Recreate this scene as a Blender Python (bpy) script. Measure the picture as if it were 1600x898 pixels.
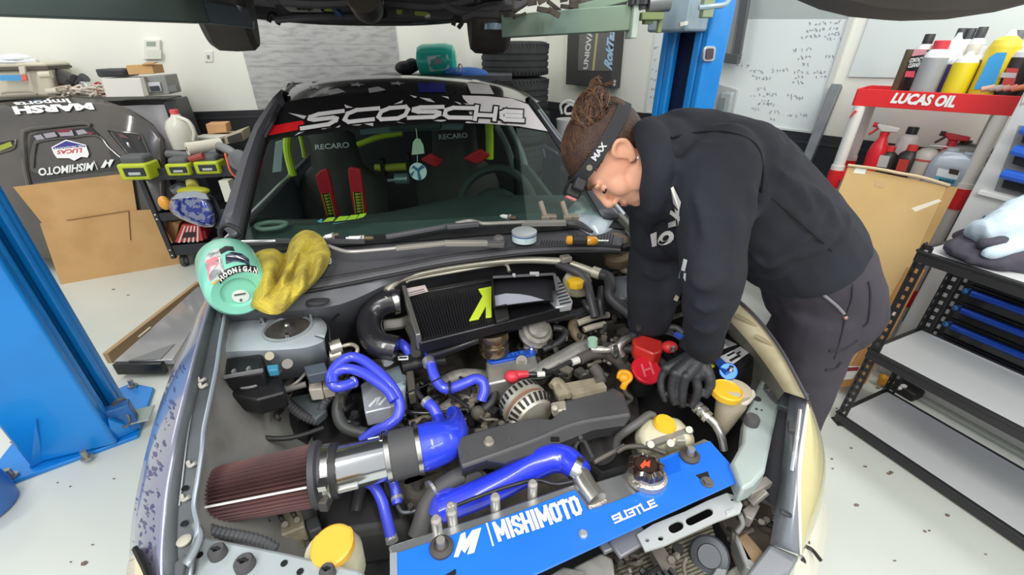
import bpy, bmesh, math, random
from mathutils import Vector, Matrix
from mathutils.bvhtree import BVHTree
scn = bpy.context.scene
for o in list(bpy.data.objects): bpy.data.objects.remove(o)
R = math.radians
V = Vector
# ---------------------------------------------------------------- camera
CAM_H, PITCH, FPX = 1.54, R(29), 670.0
cd = bpy.data.cameras.new('camera'); cam = bpy.data.objects.new('camera', cd)
scn.collection.objects.link(cam)
cam.location = (0, 0, CAM_H); cam.rotation_euler = (R(90) - PITCH, 0, 0)
cd.sensor_width = 36; cd.sensor_fit = 'HORIZONTAL'; cd.lens = FPX / 1600 * 36
cd.clip_start = .02; cd.clip_end = 60
scn.camera = cam
# ---------------------------------------------------------------- world, lamps, exposure
w = bpy.data.worlds.new('world'); scn.world = w; w.use_nodes = True
w.node_tree.nodes['Background'].inputs[0].default_value = (1, 1, .985, 1)
w.node_tree.nodes['Background'].inputs[1].default_value = .74
def area(name, loc, aim, sx, sy, power, col=(1, 1, .97)):
    d = bpy.data.lights.new(name, 'AREA'); d.shape = 'RECTANGLE'; d.size = sx; d.size_y = sy; d.energy = power; d.color = col
    o = bpy.data.objects.new(name, d); scn.collection.objects.link(o); o.location = loc
    o.rotation_euler = (V(aim) - V(loc)).to_track_quat('-Z', 'Y').to_euler()
area('shop_light', (-.9, -.9, 3.1), (-.2, 1.1, .8), .25, 2.4, 54)
area('shop_light', (.9, -.7, 3.1), (.2, 1.2, .8), .25, 2.4, 54)
area('shop_light', (-2.9, 1.6, 3.2), (-2.4, 3.2, .8), .25, 2.4, 40)
area('shop_light', (2.3, 1.0, 3.2), (1.8, 2.4, .8), .25, 2.4, 36)
vs = scn.view_settings
vs.view_transform = 'Standard'; vs.look = 'None'; vs.exposure = 0.0; vs.gamma = 1; vs.use_curve_mapping = False
# ---------------------------------------------------------------- geometry helpers
_c, _s = math.cos(PITCH), math.sin(PITCH)
def ray(px, py):
    u = (px - 800) / FPX; v = (449 - py) / FPX
    return V((u, _c + v * _s, -_s + v * _c))
EYE = V((0, 0, CAM_H))
def P(px, py, z):                       # point of the photograph at height z
    d = ray(px, py); return EYE + d * ((z - CAM_H) / d.z)
def PY(px, py, y):                      # point of the photograph at distance y
    d = ray(px, py); return EYE + d * (y / d.y)
def PD(px, py, t):                      # at optical depth t
    return EYE + ray(px, py) * t
def dep(p): return p[1] * _c - (p[2] - CAM_H) * _s
def rpx(p, r): return r * dep(p) / FPX  # pixels -> metres at p
def pq(q): return P(*q) if not isinstance(q, Vector) else q
def cat(pts, res=5, closed=False):      # Catmull-Rom
    pts = [V(p) for p in pts]; n = len(pts)
    if n < 3: return pts
    out = []
    for i in range(n if closed else n - 1):
        if closed: a, b, c, d = pts[i - 1], pts[i], pts[(i + 1) % n], pts[(i + 2) % n]
        else:
            b, c = pts[i], pts[i + 1]
            a = pts[i - 1] if i else b * 2 - c
            d = pts[i + 2] if i + 2 < n else c * 2 - b
        for k in range(res):
            t = k / res
            out.append(.5 * ((2 * b) + (c - a) * t + (2 * a - 5 * b + 4 * c - d) * t * t + (3 * b - a - 3 * c + d) * t ** 3))
    if not closed: out.append(pts[-1])
    return out
def lerp(a, b, t): return a + (b - a) * t
def samp(pl, n):                        # resample a polyline to n points
    pl = [V(p) for p in pl]; L = [0]
    for i in range(1, len(pl)): L.append(L[-1] + (pl[i] - pl[i - 1]).length)
    out = []
    for k in range(n):
        s = L[-1] * k / (n - 1); i = 1
        while i < len(pl) - 1 and L[i] < s: i += 1
        t = (s - L[i - 1]) / max(1e-9, L[i] - L[i - 1]); out.append(pl[i - 1].lerp(pl[i], min(1, t)))
    return out
class B:
    def __init__(s): s.bm = bmesh.new()
    def face(s, pts):
        try: return s.bm.faces.new([s.bm.verts.new(p) for p in pts])
        except ValueError: pass
    def rings(s, rings, cap=True, close=True):
        vr = [[s.bm.verts.new(p) for p in r] for r in rings]; n = len(vr[0])
        for a, b in zip(vr, vr[1:]):
            for i in range(n if close else n - 1):
                j = (i + 1) % n; s.bm.faces.new((a[i], a[j], b[j], b[i]))
        if cap: s.bm.faces.new(vr[0][::-1]); s.bm.faces.new(vr[-1])
        return s
    def box(s, c, size, M=None):
        x, y, z = [q / 2 for q in size]
        pts = [V(p) for p in ((-x, -y, -z), (x, -y, -z), (x, y, -z), (-x, y, -z), (-x, -y, z), (x, -y, z), (x, y, z), (-x, y, z))]
        if M: pts = [M @ p for p in pts]
        pts = [p + V(c) for p in pts]
        return s.rings([pts[:4], pts[4:]])
    def bar(s, a, b, wd, h, up=(0, 0, 1)):          # beam a -> b
        a, b = V(a), V(b); d = (b - a).normalized(); x = d.cross(V(up)).normalized(); y = x.cross(d)
        q = lambda c: [c - x * wd / 2 - y * h / 2, c + x * wd / 2 - y * h / 2, c + x * wd / 2 + y * h / 2, c - x * wd / 2 + y * h / 2]
        return s.rings([q(a), q(b)])
    def prism(s, pts, vec):
        pts = [V(p) for p in pts]; vec = V(vec)
        return s.rings([[p + vec for p in pts], pts])
    def tube(s, pts, r, n=10, res=5, smooth=True, closed=False, cap=True, flat=1.0):
        pl = cat(pts, res, closed) if smooth else [V(p) for p in pts]
        m = len(pl); rings = []; prev = None
        for i, p in enumerate(pl):
            t = ((pl[(i + 1) % m] - pl[i - 1]) if closed else (pl[min(i + 1, m - 1)] - pl[max(i - 1, 0)]))
            if t.length < 1e-9: t = V((0, 0, 1))
            t.normalize()
            if prev is None: x = t.orthogonal().normalized()
            else:
                x = prev - t * prev.dot(t)
                x = x.normalized() if x.length > 1e-6 else t.orthogonal().normalized()
            prev = x; y = t.cross(x)
            if isinstance(r, (list, tuple)):
                f = i / max(1, m - 1) * (len(r) - 1); k = min(int(f), len(r) - 2); rr = lerp(r[k], r[k + 1], f - k)
            else: rr = r
            rings.append([p + (x * math.cos(a) + y * math.sin(a) * flat) * rr for a in [2 * math.pi * j / n for j in range(n)]])
        if closed: rings.append(rings[0])
        return s.rings(rings, cap and not closed)
    def cyl(s, a, b, r, r2=None, n=16): return s.tube([a, b], [r, r if r2 is None else r2], n, smooth=False)
    def lathe(s, a, ax, prof, n=20, wob=None):      # prof [(r, h)], from a along ax
        a = V(a); ax = V(ax).normalized(); x = ax.orthogonal().normalized(); y = ax.cross(x)
        rr = []
        for r, h in prof:
            rr.append([a + ax * h + (x * math.cos(t) + y * math.sin(t)) * max(r, 1e-4) * (wob(j, n) if wob else 1) for j, t in enumerate([2 * math.pi * j / n for j in range(n)])])
        return s.rings(rr)
    def ball(s, c, r, n=14, m=9, M=None):
        r = V(r) if hasattr(r, '__len__') else V((r, r, r)); rr = []
        for i in range(m + 1):
            ph = -math.pi / 2 + math.pi * i / m; cz = math.sin(ph); cr = max(math.cos(ph), 1e-3)
            ring = [V((r.x * cr * math.cos(t), r.y * cr * math.sin(t), r.z * cz)) for t in [2 * math.pi * j / n for j in range(n)]]
            rr.append([(M @ p if M else p) + V(c) for p in ring])
        return s.rings(rr)
    def sheet(s, rows):
        return s.rings(rows, cap=False, close=False)
    def lofts(s, lines, n=24):                      # polylines resampled and skinned
        return s.sheet([samp(cat(l, 4), n) for l in lines])
ORI = {}
def link(o, parent=None):
    scn.collection.objects.link(o)
    if parent is not None: o.parent = parent
def thing(name, label, cat_, loc=(0, 0, 0), group=None):
    o = bpy.data.objects.new(name, None); o.empty_display_size = .05; link(o); o.location = loc
    o['label'] = label; o['category'] = cat_
    if group: o['group'] = group
    ORI[o.name] = V(loc); return o
def mk(name, b, mt, parent=None, bevel=0, sharp=35, solid=0, sub=0, label=None, kind=None, flat=False, local=False):
    me = bpy.data.meshes.new(name)
    bm = b.bm
    bmesh.ops.recalc_face_normals(bm, faces=bm.faces)
    off = V((0, 0, 0)) if parent is None or local else ORI[parent.name]
    if off.length: bmesh.ops.translate(bm, verts=bm.verts, vec=-off)
    bm.to_mesh(me); bm.free()
    if not flat:
        me.polygons.foreach_set('use_smooth', [True] * len(me.polygons)); me.set_sharp_from_angle(angle=R(sharp))
    for m in (mt if isinstance(mt, (list, tuple)) else [mt]): me.materials.append(m)
    o = bpy.data.objects.new(name, me); link(o, parent); ORI[o.name] = off
    if solid:
        md = o.modifiers.new('solid', 'SOLIDIFY'); md.thickness = solid; md.offset = 0
    if sub:
        md = o.modifiers.new('sub', 'SUBSURF'); md.levels = md.render_levels = sub
    if bevel:
        md = o.modifiers.new('bevel', 'BEVEL'); md.width = bevel; md.segments = 2; md.limit_method = 'ANGLE'; md.angle_limit = R(40)
    if label: o['label'] = label
    if kind: o['kind'] = kind
    return o
def tag(o, label, cat_, group=None):
    o['label'] = label; o['category'] = cat_
    if group: o['group'] = group
    return o
def dup(root, loc, rotz=None, label=None):
    r = root.copy(); link(r); r.location = loc; ORI[r.name] = V(loc)
    if rotz is not None: r.rotation_euler = (0, 0, rotz)
    if label: r['label'] = label
    for ch in list(root.children):
        c = ch.copy(); link(c, r)
        for g in ch.children: link(g.copy(), c)
    return r
def bvh(*objs):                                     # world-space surface for decals
    vs_, fs = [], []
    dg = bpy.context.evaluated_depsgraph_get(); dg.update()
    for o in objs:
        ev = o.evaluated_get(dg); me = ev.to_mesh(); k = len(vs_)
        off = ORI.get(o.name, V((0, 0, 0)))
        vs_ += [v.co + off for v in me.vertices]; fs += [[k + i for i in p.vertices] for p in me.polygons]
        ev.to_mesh_clear()
    return BVHTree.FromPolygons(vs_, fs)
def hit(t, px, py, lift=.0015):
    d = ray(px, py).normalized(); h = t.ray_cast(EYE, d)
    return None if h[0] is None else h[0] - d * lift
def glyphs(txt, bold=0.0, shear=0.0, space=1.0, font=None):   # text as triangles in a unit box
    cu = bpy.data.curves.new('t', 'FONT'); cu.body = txt; cu.offset = bold; cu.shear = shear; cu.space_character = space; cu.resolution_u = 3
    o = bpy.data.objects.new('t', cu); scn.collection.objects.link(o)
    dg = bpy.context.evaluated_depsgraph_get(); dg.update()
    me = bpy.data.meshes.new_from_object(o.evaluated_get(dg)); bpy.data.objects.remove(o)
    vv = [v.co.copy() for v in me.vertices]; ff = [tuple(p.vertices) for p in me.polygons]
    x0, x1 = min(v.x for v in vv), max(v.x for v in vv); y0, y1 = min(v.y for v in vv), max(v.y for v in vv)
    return [((v.x - x0) / (x1 - x0), (v.y - y0) / (y1 - y0)) for v in vv], ff
def bil(q, u, v):
    a, b, c, d = q
    return tuple(lerp(lerp(a[i], b[i], u), lerp(d[i], c[i], u), v) for i in range(len(a)))
def dtext(name, txt, quad, fn, mt, parent, **kw):   # quad BL, BR, TR, TL in photo coordinates, fn -> point
    vv, ff = glyphs(txt, **kw); b = B(); out = []
    for u, v in vv:
        p = fn(*bil(quad, u, v)); out.append(b.bm.verts.new(p) if p is not None else None)
    for f in ff:
        if all(out[i] is not None for i in f):
            try: b.bm.faces.new([out[i] for i in f])
            except ValueError: pass
    return mk(name, b, mt, parent, flat=True)
def dpoly(name, polys, fn, mt, parent, sub=0):
    b = B()
    for pl in polys:
        pts = []
        for i, p in enumerate(pl):
            q = pl[(i + 1) % len(pl)]
            for k in range(sub + 1): pts.append((lerp(p[0], q[0], k / (sub + 1)), lerp(p[1], q[1], k / (sub + 1))))
        pp = [fn(*p) for p in pts]
        if all(p is not None for p in pp): b.face(pp)
    return mk(name, b, mt, parent, flat=True)
def dstrip(name, top, bot, fn, mt, parent, n=24, m=4):   # a band between two photo polylines
    A = samp([(x, y, 0) for x, y in top], n); C = samp([(x, y, 0) for x, y in bot], n); rows = []
    for k in range(m + 1): rows.append([fn(*(a.lerp(c, k / m).xy)) for a, c in zip(A, C)])
    return mk(name, B().sheet(rows), mt, parent)
# ---------------------------------------------------------------- materials
def lin(c):
    if isinstance(c, str): c = [int(c[i:i + 2], 16) / 255 for i in (0, 2, 4)]
    return tuple(x / 12.92 if x <= .04045 else ((x + .055) / 1.055) ** 2.4 for x in c) + (1,)
_M = {}
def M(col, rough=.5, metal=0., var=None, vscale=8., vamt=.5, bump=0., bscale=60., coat=0., stretch=None, det=6., lo=.42, hi=.62, alpha=1., spec=.5, em=0.):
    key = (col, rough, metal, var, vscale, vamt, bump, bscale, coat, stretch, det, lo, hi, alpha, spec, em)
    if key in _M: return _M[key]
    m = bpy.data.materials.new('m_' + str(len(_M))); m.use_nodes = True; nt = m.node_tree; bs = nt.nodes['Principled BSDF']
    bs.inputs['Base Color'].default_value = lin(col); bs.inputs['Roughness'].default_value = rough; bs.inputs['Metallic'].default_value = metal
    bs.inputs['Specular IOR Level'].default_value = spec
    if coat: bs.inputs['Coat Weight'].default_value = coat; bs.inputs['Coat Roughness'].default_value = .06
    if alpha < 1: bs.inputs['Alpha'].default_value = alpha
    if em: bs.inputs['Emission Color'].default_value = lin(col); bs.inputs['Emission Strength'].default_value = em
    if var or bump:
        tc = nt.nodes.new('ShaderNodeTexCoord'); vec = tc.outputs['Object']
        if stretch:
            mp = nt.nodes.new('ShaderNodeMapping'); mp.inputs['Scale'].default_value = stretch; nt.links.new(vec, mp.inputs[0]); vec = mp.outputs[0]
    if var:
        nz = nt.nodes.new('ShaderNodeTexNoise'); nz.inputs['Scale'].default_value = vscale; nz.inputs['Detail'].default_value = det; nt.links.new(vec, nz.inputs[0])
        mr = nt.nodes.new('ShaderNodeMapRange'); mr.inputs[1].default_value = lo; mr.inputs[2].default_value = hi; mr.inputs[4].default_value = vamt; nt.links.new(nz.outputs[0], mr.inputs[0])
        mx = nt.nodes.new('ShaderNodeMix'); mx.data_type = 'RGBA'; mx.inputs[6].default_value = lin(col); mx.inputs[7].default_value = lin(var)
        nt.links.new(mr.outputs[0], mx.inputs[0]); nt.links.new(mx.outputs[2], bs.inputs['Base Color'])
    if bump:
        nb = nt.nodes.new('ShaderNodeTexNoise'); nb.inputs['Scale'].default_value = bscale; nb.inputs['Detail'].default_value = 4; nt.links.new(vec, nb.inputs[0])
        bp = nt.nodes.new('ShaderNodeBump'); bp.inputs['Strength'].default_value = bump; bp.inputs['Distance'].default_value = .01; nt.links.new(nb.outputs[0], bp.inputs['Height']); nt.links.new(bp.outputs[0], bs.inputs['Normal'])
    _M[key] = m; return m
def glass(tint, mirror=.06):
    m = bpy.data.materials.new('m_glass'); m.use_nodes = True; nt = m.node_tree; nt.nodes.remove(nt.nodes['Principled BSDF'])
    out = nt.nodes['Material Output']; tr = nt.nodes.new('ShaderNodeBsdfTransparent'); tr.inputs[0].default_value = lin(tint)
    gl = nt.nodes.new('ShaderNodeBsdfGlossy'); gl.inputs['Roughness'].default_value = .03; gl.inputs[0].default_value = (.8, .95, .9, 1)
    lw = nt.nodes.new('ShaderNodeLayerWeight'); lw.inputs[0].default_value = .5; pw = nt.nodes.new('ShaderNodeMath'); pw.operation = 'POWER'; pw.inputs[1].default_value = 4.; nt.links.new(lw.outputs['Facing'], pw.inputs[0]); fr = nt.nodes.new('ShaderNodeMath'); fr.operation = 'MULTIPLY_ADD'; fr.inputs[1].default_value = .6; fr.inputs[2].default_value = mirror; nt.links.new(pw.outputs[0], fr.inputs[0]); mx = nt.nodes.new('ShaderNodeMixShader')
    nt.links.new(fr.outputs[0], mx.inputs[0]); nt.links.new(tr.outputs[0], mx.inputs[1]); nt.links.new(gl.outputs[0], mx.inputs[2]); nt.links.new(mx.outputs[0], out.inputs[0])
    return m
WHITE = M('f2f2ee', .5); BLACK = M('141414', .45); BLK2 = M('222224', .6, bump=.1, bscale=200)
RUB = M('1c1c1e', .7, var='2c2b2a', vscale=20); STEEL = M('c9c9c6', .25, 1.); ALU = M('b4b3ae', .42, .85, var='8f8b84', vscale=25, vamt=.7)
CAST = M('9d9a93', .6, .35, var='77716a', vscale=30, vamt=.8, bump=.15, bscale=150); CHROME = M('e2e2e0', .09, 1.)
LBLUE = M('0f86da', .34, coat=.25, var='0d78ca', vscale=4); HOSE = M('4550d8', .3, coat=.4, bump=.04, bscale=300); LIME = M('c2cf2e', .4)
RED = M('dc1f26', .4); CARD = M('c9a06b', .8, var='b98d58', vscale=5, vamt=.6); YEL = M('e9b929', .45); CREAM = M('d5d0b4', .45, var='bcb490', vscale=18)
GREYP = M('55585b', .45, .3, var='45474a', vscale=10)
# ---------------------------------------------------------------- room shell
def plane(p0, n, lift=0.0):
    p0, n = V(p0), V(n).normalized()
    if n.dot(EYE - p0) < 0: n = -n
    def fn(px, py, off=lift):
        d = ray(px, py); q = p0 + n * off
        return EYE + d * ((q - EYE).dot(n) / d.dot(n))
    fn.n = n; fn.p0 = p0
    return fn
def zpl(z): return lambda px, py: P(px, py, z)
COR = V((.37, 5.10, 0)); LD = V((-.96, -.28, 0)).normalized(); RD = V((.617, -.787, 0)).normalized()
UP = V((0, 0, 1))
LN = LD.cross(UP); LN = LN if LN.dot(EYE - COR) > 0 else -LN
RN = RD.cross(UP); RN = RN if RN.dot(EYE - COR) > 0 else -RN
WL = plane(COR, LN); WR = plane(COR, RN)
m_floor = M('d8dcd3', .28, var='cfd3ca', vscale=1.6, vamt=.8)
m_wall = M('f0f1e6', .7, var='ebece0', vscale=1.2)
m_wain = M('2b2c30', .45, var='35363a', vscale=6)
fl = mk('floor', B().box((0, 2.0, -.05), (9, 8, .1)), m_floor); fl['kind'] = 'structure'
def wall(name, d, n, L, z0, z1, th, m, s0=0.):
    b = B(); a = COR + d * s0; e = COR + d * L
    b.prism([a + UP * z0, e + UP * z0, e + UP * z1, a + UP * z1], -n * th)
    o = mk(name, b, m, flat=True); o['kind'] = 'structure'; return o
wall('wall_back', LD, LN, 5.2, 0, 3.3, .1, m_wall)
wall('wall_right', RD, RN, 6.2, 0, 3.3, .1, m_wall)
def strip(name, d, n, L, z0, z1, th, m):
    b = B(); b.prism([COR + UP * z0 + n * th, COR + d * L + UP * z0 + n * th, COR + d * L + UP * z1 + n * th, COR + UP * z1 + n * th], -n * th)
    o = mk(name, b, m, flat=True); o['kind'] = 'structure'; return o
strip('trim_1', LD, LN, 5.2, 0, 1.05, .012, m_wain); strip('trim_2', RD, RN, 6.2, 0, 1.05, .012, m_wain)
strip('trim_3', RD, RN, 6.2, .985, 1.0, .02, M('3a3b40', .4)); strip('trim_4', LD, LN, 5.2, .985, 1.0, .02, M('3a3b40', .4))
# scraps and scuffs on the floor are flat marks in the paint
def floorspecks():
    random.seed(4); b = B()
    spots = [(1301, 732), (1388, 740), (1392, 738), (1480, 805), (1338, 789), (1445, 830), (1540, 866), (1330, 700), (1352, 729), (1398, 876), (1452, 829), (1300, 717), (110, 760), (90, 754), (178, 748), (145, 851), (111, 878), (132, 880), (18, 691), (33, 671), (177, 452), (200, 461), (1307, 638), (1371, 606)]
    for x, y in spots:
        c = P(x, y, .001); n = 5; r = random.uniform(.004, .011); a0 = random.random() * 3; e = random.uniform(.35, .8)
        b.prism([c + V((math.cos(a0 + t) * r * random.uniform(.6, 1.2), math.sin(a0 + t) * r * e, .003)) for t in [6.283 * k / n for k in range(n)]], (0, 0, -.003))
    o = mk('floor_debris', b, M('8a7466', .8, var='4a4644', vscale=20)); o['label'] = 'small brown and dark paint chips scattered over the white floor'; o['category'] = 'debris'; o['kind'] = 'stuff'
floorspecks()
# grey wood look panel on the back wall, made of planks
wp = thing('wood_panel', 'grey weathered wood wall panel behind the silver car', 'wall panel', WL(505, 160))
m_wood = M('b9b9b7', .6, var='868585', vscale=7, vamt=.8, stretch=(1.2, 1.2, 5), det=12, lo=.45, hi=.75)
a, e = WL(390, 120), WL(624, 100); wdir = (e - a); wdir.z = 0; wl_ = wdir.length; wdir.normalize()
for k in range(7):
    b = B(); z0 = 1.06 + k * .175; p = a + wdir * 0; p.z = z0; q = p + wdir * wl_
    b.prism([p + LN * .012, q + LN * .012, q + LN * .012 + UP * .1735, p + LN * .012 + UP * .1735], -LN * .012)
    mk('plank', b, m_wood, wp, flat=True)
# thermostat and wall plate
def wbox(b, fn, n, px0, py0, px1, py1, th, base=0.):
    q = [fn(px0, py1, base), fn(px1, py1, base), fn(px1, py0, base), fn(px0, py0, base)]
    b.prism([p + n * th for p in q], -n * th); return b
th = thing('thermostat', 'white wall thermostat with a grey screen on the back wall', 'thermostat', WL(241, 78))
mk('body', wbox(B(), WL, LN, 227, 62, 252, 93, .03), M('e6e6dc', .4), th, bevel=.004)
mk('screen', wbox(B(), WL, LN, 229, 65, 243, 72, .002, .031), M('9aa89c', .3), th)
mk('cover', wbox(B(), WL, LN, 230, 78, 252, 92, .004, .031), M('dedfd4', .4), th)
sw = thing('wall_switch', 'white wall plate to the right of the thermostat', 'switch', WL(327, 90))
mk('plate', wbox(B(), WL, LN, 320, 80, 333, 97, .008), M('e9e9df', .4), sw, bevel=.002)
mk('toggle', wbox(B(), WL, LN, 324, 86, 327, 91, .008, .008), M('8f8f88', .4), sw)
# whiteboards on the right wall
def scrawl(name, rows, fn, parent, seed, col):
    random.seed(seed); b = B()
    for (x, y, n, s, sl) in rows:
        cx = x
        for k in range(n):
            w_ = random.uniform(.5, 1.0) * s
            pts = [(cx + random.uniform(0, w_), y + sl * (cx - x) + random.uniform(-s * .55, s * .55)) for _ in range(4)]
            pl = [fn(*p, .0135) for p in pts]
            for p, q in zip(pl, pl[1:]):
                if (q - p).length > .002: b.bar(p, q, .0028, .0012, RN)
            cx += w_ + s * (.8 if random.random() < .25 else .2)
    return mk(name, b, M(col, .6), parent, flat=True, kind='stuff')
wb = thing('whiteboard', 'large whiteboard with handwritten notes behind the blue lift post', 'whiteboard', WR(1230, 200))
mk('board', wbox(B(), WR, RN, 1018, -60, 1328, 30, .012).prism([WR(1010, 174, 0) + RN * .012, WR(1273, 206, 0) + RN * .012, WR(1330, 25, 0) + RN * .012, WR(1040, -60, 0) + RN * .012], -RN * .012), M('e4ebe8', .18), wb, flat=True)
mk('edge_trim', B().bar(WR(1272, 207, .014), WR(1334, 20, .014), .03, .02, RN).bar(WR(1010, 175, .014), WR(1272, 207, .014), .012, .02, RN), M('d5d8d0', .4), wb, flat=True)
scrawl('handwriting', [(1264, 38, 7, 6, -.1), (1260, 48, 8, 6, -.08), (1252, 58, 10, 6, -.1), (1292, 61, 4, 6, 0), (1238, 79, 5, 6, -.1), (1246, 90, 4, 7, -.05), (1288, 88, 3, 6, 0), (1254, 101, 2, 7, 0), (1205, 110, 5, 6, -.05), (1241, 112, 4, 6, 0), (1270, 112, 4, 6, 0), (1240, 120, 3, 6, 0), (1275, 121, 4, 5, 0), (1238, 128, 3, 6, 0), (1230, 147, 4, 6, .2), (1236, 153, 3, 6, .1), (1200, 148, 3, 6, 0), (1200, 162, 2, 6, 0), (1200, 175, 3, 7, 0), (1230, 181, 6, 5, -.05), (1202, 186, 2, 6, 0), (1150, 101, 3, 6, .1), (1172, 112, 4, 6, 0), (1175, 120, 6, 6, .1), (1182, 138, 3, 6, 0), (1172, 150, 6, 6, -.1), (1183, 163, 4, 6, 0), (1174, 170, 3, 5, 0), (1190, 157, 3, 5, 0)], WR, wb, 3, '979ea1')
scrawl('handwriting', [(1020, 75, 2, 5, 0), (1022, 95, 2, 5, 0), (1018, 110, 2, 5, 0), (1016, 125, 2, 5, 0), (1015, 140, 2, 5, 0), (1014, 152, 2, 5, 0)], WR, wb, 5, '7f8fae')
wp2 = thing('projection_board', 'pale blank board on the wall above the red topped rack', 'whiteboard', WR(1440, 120))
mk('board', B().prism([WR(1325, 120, .012), WR(1680, 126, .012), WR(1720, -60, .012), WR(1390, -60, .012)], -RN * .012), M('dde6e2', .3), wp2, flat=True)
# ------------------------------------------------- wall sign
m_box = M('3f3f3f', .55)
sg = thing('sign_cabinet', 'dark wall box with sideways lettering hung beside the tyre stack', 'sign', WR(930, 135))
def boxw(b, fn, n, quad, th):
    q = [fn(*p, 0.) for p in quad]; return b.prism([p + n * th for p in q], -n * th)
mk('body', boxw(B(), WR, RN, [(898, 131), (969, 137), (983, -30), (906, -30)], .13), m_box, sg, bevel=.006)
SF = plane(COR + RN * .1335, RN)
dpoly('face_print', [[(902.5, 110), (952, 111), (960, -30), (909, -30)]], SF, M('6a6b69', .5), sg)
SF2 = plane(COR + RN * .1345, RN)
dpoly('stripe', [[(925, 110), (928.5, 110), (938, 20), (935, 20)]], SF2, M('b9b27a', .5), sg)
dtext('lettering', 'UNIOVA', [(918, 108), (927, 46), (917.5, 46), (911, 108)], SF2, M('d9dad6', .5), sg, bold=.03)
dtext('lettering', 'XX', [(928, 45), (929.5, 32), (919, 32), (917.5, 45)], SF2, M('c6b84c', .5), sg, bold=.03)
dtext('lettering', 'RokTazz', [(956, 111), (962, 34), (952, 34), (943, 104)], SF2, M('a9c9e8', .4), sg, bold=.05, shear=.3)
mk('lock', B().cyl(WR(960.5, 127, .13), WR(960.5, 127, .14), .012).cyl(WR(960, 132, .13), WR(960, 132, .14), .012), STEEL, sg)
mk('cord', B().tube([WR(960, 133, .03), WR(959, 160, .03), WR(957, 185, .03)], .003, 6), M('8b8b86', .5), sg)
# electrical box, grey cabinet, leaning bar
eb = thing('outlet_box', 'grey weatherproof outlet box on the whiteboard wall right of the blue post', 'outlet', WR(1140, 160))
mk('back_plate', boxw(B(), WR, RN, [(1118, 181), (1148, 177), (1156, 140), (1126, 131)], .03), M('c3c7c4', .4, .2), eb, bevel=.004)
mk('cover', boxw(B(), WR, RN, [(1127, 178), (1145, 176), (1152, 144), (1134, 143)], .07), M('b1bab9', .25), eb, bevel=.01)
mk('slot', boxw(B(), WR, RN, [(1130, 172), (1138, 171), (1141, 152), (1134, 152)], .073), M('889391', .3), eb)
gc = thing('grey_locker', 'narrow grey framed cabinet hung behind the top of the blue lift post', 'cabinet', WR(1150, 92))
WRo = plane(COR + RN * .014, RN)
mk('body', boxw(B(), WRo, RN, [(1128, 90), (1152, 93), (1172, -30), (1140, -30)], .10), M('8f9294', .5), gc, bevel=.006)
mk('frame', B().bar(WR(1151, 92, .11), WR(1171, -30, .11), .05, .03, RN).bar(WR(1125, 89, .11), WR(1155, 93, .11), .06, .05, RN), M('5e6163', .4, .3), gc, bevel=.004)
lb = thing('steel_bar', 'grey square steel bar leaning on the wall below the whiteboard', 'bar', P(1258, 260, 0))
a = WR(1308, 133, .04); e = PY(1255, 265, a.y - .12)
mk('bar', B().bar(a, e + (e - a) * .6, .055, .055), M('7d8183', .5, .5, var='6a6e70', vscale=14), lb, bevel=.004)
# ---------------------------------------------------------------- two post lift
def lift_post(root, foot, x, y, z0, z1, cw, cd_, th, lit):   # C channel: x = across opening, y = depth (opening towards -y)
    f = V(foot); x, y = V(x).normalized(), V(y).normalized(); h = UP * (z1 - z0); o = f + UP * z0
    def sl(a0, a1, b0, b1):
        pts = [o + x * p + y * q for p, q in ((a0, b0), (a1, b0), (a1, b1), (a0, b1))]; return pts
    b = B()
    for a0, a1, b0, b1 in ((-cw / 2, -cw / 2 + th, 0, cd_), (cw / 2 - th, cw / 2, 0, cd_), (-cw / 2 + th, cw / 2 - th, cd_ - th, cd_), (-cw / 2 + th, -cw / 2 + th + lit, 0, th), (cw / 2 - th - lit, cw / 2 - th, 0, th)):
        b.prism([p + h for p in sl(a0, a1, b0, b1)], -h)
    return mk('column', b, LBLUE, root, bevel=.012)
# left post
A_, B_, C_ = P(209, 642, .02), P(183, 694, .02), P(45, 733, .02)
xl = (A_ - B_).normalized(); cw = (A_ - B_).length; yl = V((-xl.y, xl.x, 0)); yl = yl if yl.dot(C_ - B_) > 0 else -yl
fo = (A_ + B_) / 2; fo.z = 0
lp = thing('lift_post', 'blue lift column on the left side of the silver car', 'car lift', fo)
lift_post(lp, fo, xl, yl, .02, 3.2, cw, .30, .04, .03)
mk('channel_shade', B().prism([fo + xl * q + yl * w_ + UP * 3.15 for q, w_ in ((-cw * .36, .17), (cw * .36, .17), (cw * .36, .25), (-cw * .36, .25))], UP * -3.1), M('0a1c3c', .6), lp)  # dark navy insert, the shade inside the channel put into its colour
mk('slide_rail', B().bar(fo + xl * (-cw * .22) + yl * .06 + UP * .25, fo + xl * (-cw * .22) + yl * .06 + UP * 3.1, .03, .02), M('4a3f35', .6, .4), lp)
mk('cable', B().tube([fo + xl * (-cw * .1) + yl * .05 + UP * .1, fo + xl * (-cw * .1) + yl * .05 + UP * 3.1], .006, 6, smooth=False), M('2a2622', .6, .5), lp)
bp = [P(*q, .018) for q in ((10, 755), (215, 680), (240, 605), (205, 598), (150, 620), (20, 690), (-15, 735))]
mk('base_plate', B().prism(bp, UP * -.018), LBLUE, lp, bevel=.003)
mk('gusset', B().prism([P(45, 733, .02), P(55, 657, .25), P(70, 720, .02)], xl * .03), LBLUE, lp, bevel=.004); mk('gusset', B().prism([P(175, 690, .02), P(168, 655, .16), P(215, 672, .02)], xl * .02), LBLUE, lp, bevel=.004)
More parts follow.
